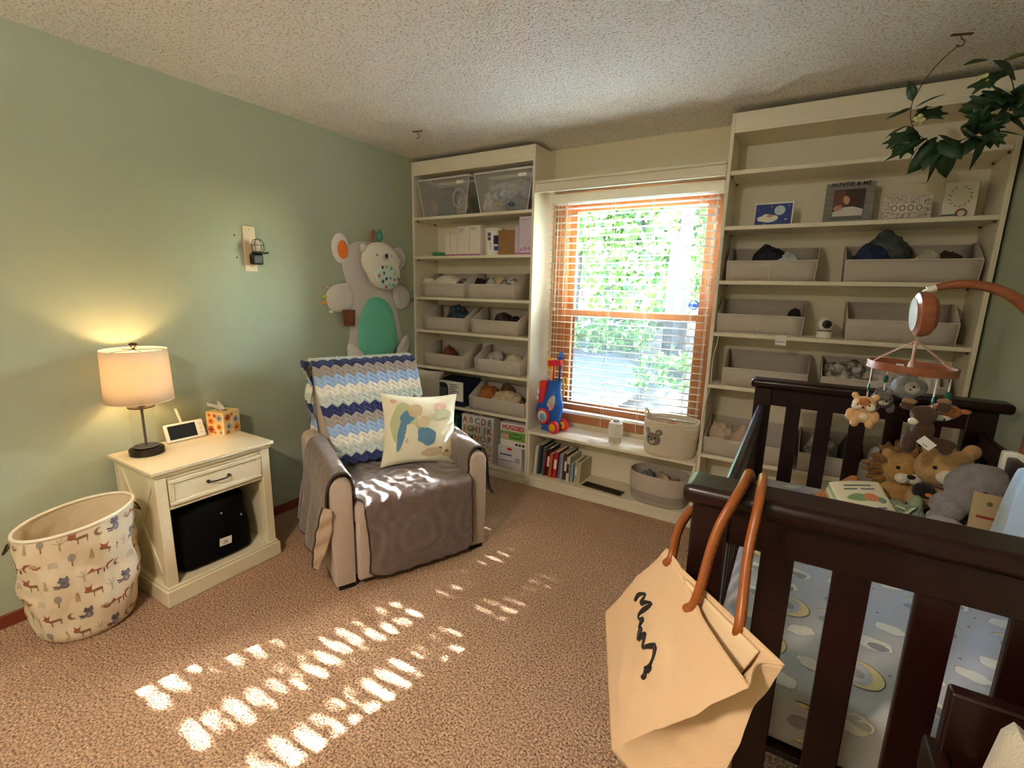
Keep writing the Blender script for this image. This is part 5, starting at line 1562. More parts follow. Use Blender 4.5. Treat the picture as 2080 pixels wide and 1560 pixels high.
# bear applique on the front-left of the wall
def on_b(u, v, lift=0.008):
    a = R(-122) + u / 0.15
    p = Vector(rbf(a / (2 * PI) % 1.0, max(0, min(1, v / 0.225))))
    n_ = Vector((p.x / 0.165 ** 2, p.y / 0.125 ** 2, 0)).normalized()
    return p + n_ * lift
def patch(name, outline, m, lift, parent=rb):
    s = MB()
    fanpoly(s, outline, lambda u, v: on_b(u, v, lift))
    return s.build(name, m, parent, solid=0.004, ang=70)
m_bf = mat('mink_fur', '#84746b', 0.95, sheen=0.5, bump=(120, 0.6, 0.004)); m_bfl = mat('pale_fur', '#a89a8e', 0.95, sheen=0.4)
bf = patch('bear_face', smoothpoly([(-0.052, 0.10), (-0.05, 0.13), (-0.03, 0.155), (0.03, 0.155), (0.05, 0.13), (0.052, 0.10), (0.03, 0.072), (-0.03, 0.072)], 2), m_bf, 0.006)
for sx_ in (-1, 1):
    patch('bear_ear', circ(16, 0.020, c=(sx_ * 0.040, 0.162)), m_bf, 0.005)
    patch('bear_ear_lining', circ(12, 0.010, c=(sx_ * 0.038, 0.160)), m_bfl, 0.0075)
    patch('bear_eye', circ(8, 0.005, c=(sx_ * 0.022, 0.122)), m_dark, 0.0100)
patch('bear_muzzle', circ(16, 0.018, 1, 0.85, (0.0, 0.098)), mat('muzzle_fur', '#c9bcae', 0.95), 0.0085)
patch('bear_nose', circ(8, 0.006, c=(0.0, 0.108)), m_dark, 0.0125)
for (a0, a1) in ((R(150), R(205)), (R(-25), R(25))):
    pts = []
    for k in range(15):
        q = a0 + (a1 - a0) * k / 14
        p = Vector(rbf((q / (2 * PI)) % 1.0, 0.99))
        pts.append((p.x * 1.0, p.y, p.z + 0.055 * math.sin(PI * k / 14) * (1 if a0 > 1 else 0.15)))
    MB().tube(pts, 0.006, 8).build('handle', m_rw, rb)
cloth('coral towel inside the ivory rope basket', (2.105, 0.11, 0.44), (0.085, 0.07, 0.108), '#c98576', 71.0, cat='towel', name='towel', amp=0.25)
cloth('white towel inside the ivory rope basket', (2.185, 0.09, 0.44), (0.050, 0.055, 0.108), '#dcd3c8', 73.0, cat='towel', name='towel', amp=0.25)
lb2, _ = rope_basket('grey banded rope basket on the bottom shelf under the window', (2.062, 0.120, 0.083), 0.190, 0.125, 0.198, [m_rp, m_rg, m_rl], (0.42, 0.16), R(-6))
for i, (lab, dx, dy, r, col) in enumerate((('grey-blue folded cloth at the left of the banded basket', -0.085, -0.01, (0.065, 0.07, 0.098), '#7d878a'), ('tan folded cloth in the middle of the banded basket', 0.03, 0.0, (0.07, 0.075, 0.106), '#b3a083'), ('cream folded cloth at the front of the banded basket', 0.06, -0.045, (0.07, 0.04, 0.094), '#cbb9a0'), ('olive cloth at the right of the banded basket', 0.12, 0.0, (0.04, 0.055, 0.092), '#8b8062'))):
    cloth(lab, (2.062 + dx, 0.120 + dy, 0.09), r, col, 80 + i * 2.3, cat='cloth', name='folded_cloth', amp=0.3, group='cloths in the banded basket')

# books on the bench shelf
bk_rows = [('#d8d3cc', 0.022, 0.225, 'tall white picture book, first from the left under the window'), ('#39424a', 0.020, 0.235, 'tall slate picture book, second from the left'), ('#3f7078', 0.016, 0.215, 'teal picture book, third from the left'), ('#8c2f2c', 0.014, 0.205, 'dark red slim book beside the teal one'), ('#2a2826', 0.024, 0.218, 'black book with white spine label under the window'), ('#c4552f', 0.024, 0.190, 'orange book in the middle of the row under the window'), ('#b3262c', 0.030, 0.205, 'bright red book in the middle of the row under the window'), ('#6d7a8c', 0.022, 0.190, 'blue-grey book right of the red one'), ('#a79cb0', 0.018, 0.196, 'pale lilac book right of the blue-grey one'), ('#43302a', 0.022, 0.205, 'dark brown book near the right of the row'), ('#d1c7ba', 0.024, 0.190, 'cream book near the right of the row'), ('#8fa9b8', 0.020, 0.150, 'short pale blue book near the right end of the row'), ('#b7a887', 0.022, 0.165, 'tan board book, second from the right end'), ('#c2b193', 0.026, 0.160, 'beige board book at the right end of the row')]
xb = 1.137
for i, (col, th, hh, lab) in enumerate(bk_rows):
    lean = R(-5) if i < 5 else R(-2.5)
    t = thing('picture_book', lab, 'book', (xb, 0.055 + 0.006 * ((i * 7) % 5), 0.0835), 0, 'books under the window')
    t.rotation_euler = (0, -lean * 0.0 + R(4.0 if i < 8 else 2.0), R(0.0))
    mcol = mat('cover' + col, col, 0.5)
    dp_ = 0.165 + 0.012 * ((i * 3) % 4)
    bx('cover', mcol, t, 0.0, th - 0.0006, 0.0, 0.003, 0.0, hh, bevel=0.0012)
    for xs in ((0.0, 0.0025), (th - 0.0031, th - 0.0006)):
        bx('board', mcol, t, xs[0], xs[1], 0.003, dp_, 0.0, hh, bevel=0.0006)
    bx('page_block', m_paper, t, 0.0026, th - 0.0032, 0.003, dp_ - 0.004, 0.003, hh - 0.003, bevel=0)
    if i in (4, 6, 9, 10, 12):
        bx('spine_label', m_card_w if i != 10 else m_black, t, 0.003, th - 0.004, -0.0006, -0.0001, hh * 0.35, hh * 0.72, bevel=0)
    xb += th + 0.0058
# ================================================================== CRIB
m_es = m_espresso
cr = thing('crib', 'dark espresso wooden crib with slatted ends in front of the right bookcase', 'crib', (2.612, -2.06, 0))
CW, CL = 0.793, 1.492          # local x 0..CW, y 0..CL
def crib_end(y0, y1):
    yc = (y0 + y1) / 2
    bx('top_rail', m_es, cr, -0.018, CW + 0.035, y0 - 0.02, y1 + 0.02, 1.062, 1.100, bevel=0.014, seg=4)
    bx('header', m_es, cr, 0.0, CW, yc - 0.014, yc + 0.014, 0.985, 1.062)
    for (xa, xb_) in ((0.0, 0.068), (CW - 0.085, CW)):
        bx('post', m_es, cr, xa, xb_, yc - 0.026, yc + 0.026, 0.0, 1.062, bevel=0.004)
    x0, x1 = 0.068, CW - 0.085
    pitch = (x1 - x0 + 0.056) / 6.0
    for k in range(5):
        xs = x0 + pitch * (k + 1) - 0.056
        bx('slat', m_es, cr, xs, xs + 0.056, yc - 0.008, yc + 0.008, 0.30, 0.987, bevel=0.002)
    bx('bottom_rail', m_es, cr, 0.068, CW - 0.085, yc - 0.012, yc + 0.012, 0.24, 0.305)
crib_end(0.02, 0.078)
crib_end(CL - 0.078, CL - 0.02)
for (xa, xb_) in ((0.018, 0.046), (CW - 0.052, CW - 0.024)):
    bx('side_rail', m_es, cr, xa, xb_, 0.072, CL - 0.072, 0.918, 0.985, bevel=0.008, seg=3)
    bx('side_rail', m_es, cr, xa + 0.004, xb_ - 0.004, 0.072, CL - 0.072, 0.26, 0.33, bevel=0.003)
    n = 13
    for k in range(n):
        yy = 0.13 + (CL - 0.26) * k / (n - 1)
        bx('slat', m_es, cr, xa + 0.008, xb_ - 0.008, yy - 0.017, yy + 0.017, 0.325, 0.92, bevel=0.002)
bx('mattress_board', m_es, cr, 0.05, CW - 0.055, 0.085, CL - 0.085, 0.515, 0.530)
# mattress with printed sheet
mt = thing('crib_mattress', 'crib mattress in a grey fitted sheet printed with moons and clouds', 'mattress', (2.665, -1.965, 0.531))
MW, ML, MH = 0.680, 1.298, 0.135
m_sheet = mat('grey_jersey', '#c0bdbf', 0.9, bump=(200, 0.15, 0.002))
bx('sheeted_mattress', m_sheet, mt, 0, MW, 0, ML, 0, MH, bevel=0.028, seg=5)
def spb(nm, fn_):
    q_ = MB()
    fn_(q_)
    q_.build(nm, spm, mt, smooth=False)
sp = MB()
spm = [mat('moon_yellow', '#e6d193', 0.9), mat('cloud_white', '#e9e2d4', 0.9), mat('line_grey', '#6d6a6c', 0.9), mat('soft_grey', '#9c9a9e', 0.9)]
def crescent(c, r, rot, n=14, thick=0.45):
    o = []
    for k in range(n + 1):
        a = R(-105) + R(210) * k / n
        o.append((r * math.cos(a), r * math.sin(a)))
    for k in range(n - 1, 0, -1):
        a = R(-105) + R(210) * k / n
        rr = r * 0.86
        o.append((rr * math.cos(a) - r * thick * (math.cos(a) + 0.26) * 0.55, rr * math.sin(a)))
    return [(c[0] + x * math.cos(rot) - y * math.sin(rot), c[1] + x * math.sin(rot) + y * math.cos(rot)) for x, y in o]
def cloud_o(c, r, rot):
    o = []
    for k in range(30):
        a = 2 * PI * k / 30
        rr = r * (0.85 + 0.16 * abs(math.sin(2.5 * a)))
        x, y = rr * math.cos(a), 0.62 * rr * math.sin(a)
        o.append((c[0] + x * math.cos(rot) - y * math.sin(rot), c[1] + x * math.sin(rot) + y * math.cos(rot)))
    return o
def on_m(lift):
    def f(u, v):
        # v runs along the mattress; v < 0.028 wraps round the near edge and down the near end
        rr = 0.028
        if v >= rr:
            return (u, v, MH + lift)
        s_ = rr - v
        if s_ < rr * PI / 2:
            a = s_ / rr
            return (u, rr - (rr + lift) * math.sin(a), MH - rr + (rr + lift) * math.cos(a))
        return (u, -lift, MH - rr - (s_ - rr * PI / 2))
    return f
rg = random.Random(5)
def outline(mb, pts, fn, w=0.0012):
    c = (sum(p[0] for p in pts) / len(pts), sum(p[1] for p in pts) / len(pts))
    n = len(pts)
    vs = [fn(*p) for p in pts] + [fn(p[0] + (c[0] - p[0]) * w * 22, p[1] + (c[1] - p[1]) * w * 22) for p in pts]
    mb.add(vs, [(i, (i + 1) % n, n + (i + 1) % n, n + i) for i in range(n)])
placed = []
tries = 0
while len(placed) < 84 and tries < 4000:
    tries += 1
    c = (rg.uniform(0.06, MW - 0.06), rg.uniform(-0.05, ML - 0.06))
    if any(math.dist(c, q) < 0.088 for q in placed):
        continue
    placed.append(c)
    k = len(placed) % 3
    rot = rg.uniform(-0.5, 0.5) + (PI if rg.random() < 0.4 else 0)
    if k == 0:
        sp = MB()
        sp.use(2).poly(crescent(c, 0.047, rot), on_m(0.0008))
        sp.use(0).poly(crescent((c[0], c[1]), 0.0445, rot), on_m(0.0012))
        sp.use(3).poly(blob((c[0] - 0.006, c[1]), 0.018, 0.014, rot, c[0] * 9), on_m(0.0010))
        sp.build('printed_moon', spm, mt, smooth=False)
    else:
        sp = MB()
        cl_ = cloud_o(c, 0.042 if k == 1 else 0.034, rot)
        sp.use(1).poly(cl_, on_m(0.0009))
        outline(sp.use(2), cl_, on_m(0.0013))
        if k == 1:
            b2 = blob((c[0] + 0.008, c[1] - 0.008), 0.020, 0.013, rot, c[1] * 7)
            sp.use(3).poly(b2, on_m(0.0016))
            outline(sp.use(2), b2, on_m(0.0020), 0.002)
        sp.build('printed_cloud', spm, mt, smooth=False)
sp = MB()
for k in range(150):
    c = (rg.uniform(0.04, MW - 0.04), rg.uniform(-0.06, ML - 0.05))
    if any(math.dist(c, q) < 0.05 for q in placed):
        continue
    if k % 3 == 0:
        sp.use(1).poly(circ(7, 0.007, 1, 0.75, c), on_m(0.0008))
    else:
        sp.use(2).poly(star(c, 0.0045), on_m(0.0008))
sp.build('star_print', spm, mt, smooth=False)['kind'] = 'stuff'

# ---------------- plush toys and books in the crib
def fur(name, col, var=None):
    return mat(name, col, 0.95, sheen=0.12, bump=(110, 0.8, 0.008), var=((var, 40, 0.2) if var else None))
def plush(name, label, loc, rz, blobs, m, parts, vox=0.006):
    t = thing(name, label, 'plush toy', loc, rz)
    s = MB()
    for (c, r) in blobs:
        s.ell(c, r if isinstance(r, tuple) else (r, r, r), 20, 14, amp=0.06, freq=5.0, seed=c[0] * 13)
    s.build('plush_body', m, t, remesh=vox)
    for (nm, c, r, mm) in parts:
        MB().ell(c, r if isinstance(r, tuple) else (r, r, r), 14, 9).build(nm, mm, t)
    return t
m_lion = fur('lion_fur', '#b08a4f', '#a27a40'); m_mane = fur('mane_fur', '#8a5f2c', '#6f4a20'); m_muz = fur('muzzle_white', '#ddd2c0')
m_bear = fur('tan_fur', '#c09a66', '#b48c58'); m_gr = fur('grey_fur', '#8d8684', '#7b7473'); m_grl = fur('grey_fur_light', '#a39c98'); m_gn = fur('sage_fur', '#93a385', '#82937a')
SZ = 0.6665
# lion sits against the far end; -y is its front
ln = plush('plush_lion', 'golden plush lion with brown mane sitting against the crib headboard', (3.135, -0.785, SZ), R(12),
      [((0, 0.0, 0.075), (0.085, 0.07, 0.075)), ((0, -0.01, 0.175), (0.072, 0.062, 0.066)), ((-0.07, -0.06, 0.03), (0.035, 0.06, 0.03)), ((0.07, -0.06, 0.03), (0.035, 0.06, 0.03)), ((-0.055, -0.02, 0.232), 0.020), ((0.055, -0.02, 0.232), 0.020)], m_lion,
      [('muzzle', (-0.018, -0.070, 0.158), (0.024, 0.02, 0.020), m_muz), ('muzzle', (0.018, -0.070, 0.158), (0.024, 0.02, 0.020), m_muz), ('nose', (0, -0.088, 0.172), (0.013, 0.008, 0.008), m_dark), ('eye', (-0.034, -0.064, 0.195), 0.006, m_dark), ('eye', (0.034, -0.064, 0.195), 0.006, m_dark)])
mn = MB()
rgm = random.Random(4)
for k in range(80):
    a = 2 * PI * k / 40 + rgm.uniform(-0.1, 0.1)
    rr = (0.080 if k < 40 else 0.066) + rgm.uniform(-0.008, 0.010)
    M = Matrix.Rotation(-a, 3, 'Y') @ Matrix.Rotation(0.0, 3, 'X')
    mn.ell((rr * math.cos(a), 0.008 - (0.022 if k >= 40 else 0) + rgm.uniform(-0.012, 0.012), 0.172 + rr * math.sin(a)), (0.026 + rgm.uniform(0, 0.010), 0.016, 0.010), 10, 7, M=M, amp=0.15, freq=6, seed=k)
mn.build('mane', m_mane, ln, ang=80)
be = plush('plush_bear', 'tan plush bear with white muzzle beside the lion in the crib', (3.245, -0.830, SZ), R(14),
      [((0, 0.02, 0.085), (0.085, 0.07, 0.09)), ((-0.01, -0.02, 0.218), (0.086, 0.075, 0.072)), ((-0.055, -0.01, 0.290), (0.028, 0.02, 0.028)), ((0.065, -0.005, 0.280), (0.028, 0.02, 0.028)), ((-0.08, -0.04, 0.10), (0.035, 0.05, 0.035)), ((0.085, -0.04, 0.10), (0.035, 0.05, 0.035))], m_bear,
      [('muzzle', (-0.028, -0.085, 0.205), (0.034, 0.026, 0.027), m_muz), ('nose', (-0.030, -0.110, 0.214), (0.010, 0.006, 0.008), mat('rose_nose', '#7b4640', 0.6)), ('eye', (-0.066, -0.078, 0.235), 0.006, m_dark), ('eye', (0.020, -0.090, 0.232), 0.006, m_dark)])
el = plush('plush_elephant', 'large grey plush elephant slumped at the right of the crib', (3.285, -0.990, SZ - 0.006), R(6),
      [((0.015, 0.03, 0.085), (0.085, 0.085, 0.090)), ((0.02, 0.0, 0.215), (0.092, 0.075, 0.078)), ((-0.03, -0.055, 0.185), (0.04, 0.04, 0.045)), ((-0.065, -0.075, 0.150), (0.034, 0.032, 0.034)), ((-0.10, -0.085, 0.125), (0.03, 0.028, 0.028)), ((-0.068, -0.035, 0.155), (0.045, 0.035, 0.042)), ((0.075, 0.005, 0.215), (0.038, 0.028, 0.055)), ((0.068, -0.03, 0.15), (0.04, 0.035, 0.045)), ((-0.06, -0.09, 0.055), (0.04, 0.05, 0.042)), ((0.06, -0.09, 0.05), (0.045, 0.06, 0.045))], m_gr,
      [('eye', (0.0, -0.082, 0.222), 0.008, m_dark), ('eye', (0.062, -0.070, 0.225), 0.008, m_dark)])
e2_ = plush('plush_puppy', 'smaller grey plush with rounded paws in front of the elephant', (3.205, -1.105, SZ), R(-4),
      [((0.02, 0.0, 0.055), (0.09, 0.055, 0.055)), ((0.0, -0.02, 0.095), (0.06, 0.045, 0.045)), ((-0.075, -0.02, 0.085), (0.035, 0.03, 0.03)), ((-0.09, -0.03, 0.035), (0.034, 0.034, 0.034)), ((0.085, -0.01, 0.09), (0.04, 0.03, 0.035))], m_grl,
      [('eye', (0.012, -0.070, 0.110), 0.007, m_dark)])
dn = plush('plush_dinosaur', 'sage green plush dinosaur lying in front of the lion', (3.105, -0.965, SZ), R(-8),
      [((0, 0.02, 0.05), (0.07, 0.055, 0.05)), ((-0.05, -0.01, 0.075), (0.045, 0.04, 0.038)), ((0.055, 0.0, 0.10), (0.022, 0.022, 0.045)), ((0.06, 0.0, 0.065), (0.03, 0.03, 0.03)), ((-0.02, -0.05, 0.03), (0.03, 0.03, 0.028)), ((0.05, -0.05, 0.03), (0.03, 0.03, 0.028))], m_gn,
      [('eye', (-0.062, -0.048, 0.088), 0.005, m_dark)])
MB().tube([(0.005, -0.03, 0.10), (0.03, -0.038, 0.098), (0.052, -0.028, 0.11), (0.02, -0.045, 0.07), (0.0, -0.052, 0.055)], 0.010, 8, flat=0.35).build('satin_bow', mat('satin_sage', '#b9c7a2', 0.3), dn)
MB().box(-0.045, 0.045, -0.03, 0.03, 0, 0.045)
pq = plush('plush_penguin', 'small black plush tucked between the lion and the elephant', (3.185, -0.895, SZ), R(0), [((0, 0, 0.07), (0.04, 0.035, 0.07)), ((0, -0.01, 0.14), (0.032, 0.03, 0.03))], fur('black_fur', '#14110f'), [('beak', (0.012, -0.042, 0.138), (0.012, 0.012, 0.007), mat('beak_orange', '#c8752c', 0.7))])
# cloth book and wooden roller
ck = thing('cloth_book', 'soft cloth baby book with carrot picture lying on the crib mattress', 'book', (3.000, -0.955, SZ + 0.024))
ck.rotation_euler = (R(30), R(-4), R(24))
m_cb = mat('cream_cloth', '#e4ddc2', 0.9); m_cbe = mat('mint_cloth', '#a9c09a', 0.9)
for k in range(4):
    MB().grid(lambda u, v, k=k: ((u - 0.5) * 0.165, (v - 0.5) * 0.15, 0.036 + 0.016 * k + 0.008 * math.sin(PI * u)), 8, 6).build('cloth_page', m_cbe if k % 2 == 0 else m_cb, ck, solid=0.011, bevel=0.003)
top_z = 0.036 + 0.048 + 0.0075
def bkz(u, v, d=0.0):
    return (u, v, top_z + 0.008 * math.sin(PI * (u / 0.165 + 0.5)) + d)
bpz = MB()
fanpoly(bpz.use(0), smoothpoly([(-0.06, 0.0), (-0.03, 0.018), (0.0, 0.016), (0.02, 0.0), (0.0, -0.016), (-0.03, -0.012)]), lambda u, v: bkz(u, v, 0.0006))
fanpoly(bpz.use(1), smoothpoly([(0.0, 0.014), (0.03, 0.02), (0.055, 0.0), (0.03, -0.018), (0.0, -0.012)]), lambda u, v: bkz(u, v, 0.001))
for (vv, w_) in ((0.05, 0.045), (0.035, 0.05), (-0.045, 0.055)):
    bpz.use(2).poly([(-w_, vv), (w_, vv), (w_, vv + 0.006), (-w_, vv + 0.006)], lambda u, v: bkz(u, v, 0.0012))
bpz.build('cover_print', [mat('leaf_print_green', '#7f9a6a', 0.9), mat('carrot_orange', '#cf7f55', 0.9), mat('line_grey', '#6d6a6c', 0.9)], ck)
rl = thing('wooden_roller', 'orange wooden roller rattle behind the cloth book in the crib', 'rattle', (2.945, -0.90, SZ + 0.07))
rl.rotation_euler = (0, R(-18), R(50))
m_rol = mat('terracotta_wood', '#c07f52', 0.5, var=('#b06f45', 20, 0.3), stretch=(0.2, 4, 4))
MB().cyl((-0.085, 0, 0.02), (0.085, 0, 0.02), 0.017, n=20).build('barrel', m_rol, rl)
for xx in (-0.09, 0.09):
    MB().ell((xx, 0, 0.02), (0.014, 0.015, 0.015), 14, 9).build('end_knob', m_rol, rl)
MB().box(-0.05, 0.05, -0.02, 0.02, -0.068, 0.004).build('stand', mat('mint_cloth', '#a9c09a', 0.9), rl, bevel=0.01)
# hang tag of the elephant
ht = thing('hang_tag', 'kraft paper hang tag with red strip in front of the elephant', 'tag', (3.295, -1.125, SZ + 0.105))
ht.rotation_euler = (R(-16), R(6), R(8))
bx('tag_board', mat('kraft_tan', '#b39a73', 0.8), ht, -0.042, 0.042, 0, 0.0015, 0.0, 0.125, bevel=0.0005)
bx('red_strip', mat('strip_red', '#8f2f22', 0.7), ht, -0.026, 0.026, -0.0006, -0.0001, 0.050, 0.058, bevel=0)
MB().prism(circ(14, 0.007, c=(0, 0.096)), 0.0001, 0.0006, lambda u, v, d: (u, -d, v)).build('stamp', mat('stamp_green', '#5c5a3f', 0.7), ht, smooth=False)
bx('printed_line', mat('stamp_green', '#5c5a3f', 0.7), ht, -0.016, 0.020, -0.0006, -0.0001, 0.012, 0.017, bevel=0)
# pale blue blanket hung over the far side rail
def hang(u, v):
    pth = rnd([(0.775, 0.66), (0.765, 0.85), (0.752, 0.96), (0.742, 0.996), (0.728, 0.996), (0.718, 0.96), (0.705, 0.85), (0.695, 0.70)], 2)
    x, z = path_at(pth, v)
    y = 0.68 + 0.26 * u
    return (2.612 + x + (0.010 * math.sin(14 * u + 3 * v) if v > 0.55 else 0), -2.06 + y + 0.015 * math.sin(5 * v), z)
bb_ = MB().grid(hang, 20, 40).build('blue_blanket', mat('pale_blue_fleece', '#a9b9c6', 0.95, sheen=0.4, bump=(80, 0.4, 0.005)), None, solid=0.006, ang=80)
tag(bb_, 'pale blue baby blanket hung over the crib side rail by the wall', 'blanket')

# ================================================================== MOBILE
m_wal = mat('mobile_wood', '#9a5530', 0.45, var=('#7f4022', 10, 0.25), stretch=(1, 1, 6))
m_str = mat('ribbon_pink', '#c79a86', 0.7)
mo = thing('crib_mobile', 'wooden crib mobile with hoop, music box and hanging animals over the crib', 'mobile', (3.076, -1.0, 0.0))
arm = [(0.318, 0.05, 0.86), (0.322, 0.05, 1.10), (0.318, 0.04, 1.28), (0.275, 0.02, 1.405), (0.195, 0.01, 1.488), (0.095, 0.0, 1.514), (0.022, 0.0, 1.498)]
arm_s = rnd(arm, 3)
MB().tube(arm_s, [0.016 - 0.006 * max(0, (k / len(arm_s) - 0.6) / 0.4) for k in range(len(arm_s))], 12).build('arm', m_wal, mo)
bx('clamp', m_white, mo, 0.268, 0.336, 0.034, 0.066, 0.905, 0.999, bevel=0.006)
MB().tube([(0.024, 0, 1.497), (0.002, 0, 1.490)], 0.011, 10).build('arm_cap', m_white, mo)
MB().ell((0.0, 0, 1.483), (0.010, 0.010, 0.010), 12, 8).build('swivel', m_white, mo)
mbx = MB().lathe([(0.0, -0.024), (0.036, -0.024), (0.047, -0.016), (0.050, 0.0), (0.047, 0.016), (0.034, 0.030), (0.018, 0.036), (0.0, 0.037)], n=32, M=(Matrix.Rotation(R(6), 3, 'Z') @ Matrix.Rotation(R(86), 3, 'Y')).to_3x3(), sx=1.45, sy=1.15)
mbo = mbx.build('music_box', m_wal, mo, loc=(0.004, 0, 1.415), ang=30)
MB().lathe([(0.0, -0.0255), (0.0360, -0.0255), (0.0360, -0.0235)], n=32, M=(Matrix.Rotation(R(6), 3, 'Z') @ Matrix.Rotation(R(86), 3, 'Y')).to_3x3(), sx=1.45, sy=1.15).build('face_plate', mat('beech_pale', '#7f6857', 0.6), mbo)
MB().tube([(0.0, 0, 1.358), (0.0, 0, 1.346), (0.006, 0, 1.338), (0.0, 0, 1.331), (-0.006, 0, 1.338), (0, 0, 1.346)], 0.0022, 6).build('hook', mat('steel_hook', '#b5aca0', 0.3, metal=0.8), mo)
HR, HZ = 0.118, 1.243
hoop = MB()
tl_ = Matrix.Rotation(R(3), 3, 'Y')
def hp_pt(a, r, z):
    v = tl_ @ Vector((r * math.cos(a), r * math.sin(a), z))
    return (v.x, v.y, v.z + HZ)
for k in range(64):
    a0, a1 = 2 * PI * k / 64, 2 * PI * (k + 1) / 64
    hoop.add([hp_pt(a0, HR, -0.012), hp_pt(a1, HR, -0.012), hp_pt(a1, HR, 0.012), hp_pt(a0, HR, 0.012), hp_pt(a0, HR - 0.006, -0.012), hp_pt(a1, HR - 0.006, -0.012), hp_pt(a1, HR - 0.006, 0.012), hp_pt(a0, HR - 0.006, 0.012)],
             [(0, 1, 2, 3), (5, 4, 7, 6), (3, 2, 6, 7), (4, 5, 1, 0)])
hoop.build('hoop', m_wal, mo, ang=30)
for k in range(6):
    a = R(20 + 60 * k)
    MB().tube([(0, 0, 1.330), hp_pt(a, HR - 0.003, 0.010)], 0.0032, 6, flat=0.5).build('ribbon', m_str, mo)
MB().tube([(-0.004, 0, 1.33), (-0.004, -0.004, 1.262)], 0.0015, 5).build('string', m_white, mo)
MB().ell((-0.004, -0.004, 1.245), (0.008, 0.006, 0.022), 10, 8).build('white_tassel', m_white, mo)
bx('care_label', m_card_w, mo, -0.040, -0.020, 0.0, 0.001, 1.225, 1.252, bevel=0)
m_gb = mat('green_bead', '#1d6b54', 0.5)
def hang_string(x, y, z0, z1, bead):
    MB().tube([(x, y, z0), (x, y, z1)], 0.0022, 6).build('string', m_white, mo)
    MB().ell((x, y - 0.002, bead), (0.011, 0.004, 0.014), 12, 8, M=Matrix.Rotation(R(40 * (x * 37 % 3)), 3, 'Z')).build('leaf_bead', m_gb, mo)
def critter(label, loc, rz, blobs, m, parts, name):
    t = thing(name, label, 'plush toy', loc, rz, 'plush animals on the mobile')
    s = MB()
    for (c, r) in blobs:
        s.ell(c, r if isinstance(r, tuple) else (r, r, r), 16, 11)
    s.build('plush_body', m, t, remesh=0.0035)
    for (nm, c, r, mm) in parts:
        MB().ell(c, r if isinstance(r, tuple) else (r, r, r), 12, 8).build(nm, mm, t)
    return t
m_fx = fur('fox_orange', '#b06a35'); m_fxp = fur('fox_peach', '#d8a877'); m_cw = fur('cream_fur', '#e3d6bf'); m_ra = fur('slate_fur', '#6b6664'); m_ow = fur('owl_grey', '#8b8684'); m_mo = fur('moose_brown', '#4a3020'); m_bd = fur('bird_rust', '#a9602b')
FY = math.atan2(-1.98, -0.32) + PI / 2   # critters' -y faces the open side of the crib
hang_string(-0.106, -0.035, 1.235, 1.135, 1.170)
critter('peach plush fox with cream cheeks hanging at the left of the mobile', (2.966, -1.035, 1.045), R(-8),
        [((0, 0, 0.032), (0.026, 0.022, 0.030)), ((0, -0.008, 0.068), (0.034, 0.028, 0.027)), ((-0.034, -0.008, 0.028), (0.013, 0.013, 0.022)), ((0.034, -0.005, 0.028), (0.013, 0.013, 0.022)), ((-0.018, -0.014, 0.005), (0.013, 0.015, 0.018)), ((0.022, -0.014, 0.005), (0.013, 0.015, 0.018)), ((-0.028, 0, 0.094), 0.011), ((0.030, 0, 0.094), 0.011)], m_fxp,
        [('mask', (0, -0.024, 0.076), (0.019, 0.014, 0.016), m_fx), ('cheek', (-0.019, -0.027, 0.062), (0.014, 0.011, 0.013), m_cw), ('cheek', (0.019, -0.027, 0.062), (0.014, 0.011, 0.013), m_cw), ('nose', (0, -0.040, 0.062), 0.0035, m_dark), ('eye', (-0.016, -0.037, 0.070), 0.003, m_dark), ('eye', (0.016, -0.037, 0.070), 0.003, m_dark), ('belly', (0.004, -0.020, 0.028), (0.014, 0.008, 0.011), m_cw)], 'mobile_fox')
hang_string(-0.052, 0.06, 1.235, 1.150, 1.190)
critter('dark grey plush raccoon hanging behind the fox on the mobile', (3.027, -0.940, 1.080), R(20),
        [((0, 0.01, 0.035), (0.034, 0.036, 0.028)), ((-0.01, -0.022, 0.045), (0.026, 0.024, 0.023)), ((0.02, -0.01, 0.012), (0.014, 0.014, 0.02)), ((-0.02, 0.0, 0.012), (0.012, 0.013, 0.018)), ((-0.028, -0.014, 0.066), 0.010), ((0.008, -0.016, 0.069), 0.010)], m_ra,
        [('cheek', (-0.018, -0.040, 0.034), (0.016, 0.009, 0.009), m_cw), ('nose', (-0.014, -0.047, 0.040), 0.0035, m_dark), ('eye', (-0.002, -0.043, 0.048), 0.003, m_dark)], 'mobile_raccoon')
hang_string(0.01, 0.11, 1.235, 1.20, 1.215)
critter('pale grey plush owl hanging at the back of the mobile', (3.092, -0.885, 1.115), R(-25),
        [((0, 0, 0.045), (0.046, 0.038, 0.042)), ((0.03, -0.01, 0.05), (0.03, 0.03, 0.03)), ((-0.045, 0.0, 0.025), (0.034, 0.012, 0.014))], m_ow,
        [('face_disc', (0.026, -0.036, 0.050), (0.022, 0.009, 0.022), fur('owl_face', '#b5ada6')), ('eye', (0.032, -0.045, 0.056), 0.0035, m_dark), ('beak', (0.024, -0.046, 0.046), 0.003, m_dark), ('wing', (-0.055, -0.005, 0.025), (0.032, 0.008, 0.010), m_ra)], 'mobile_owl')
hang_string(0.052, -0.085, 1.235, 1.130, 1.155)
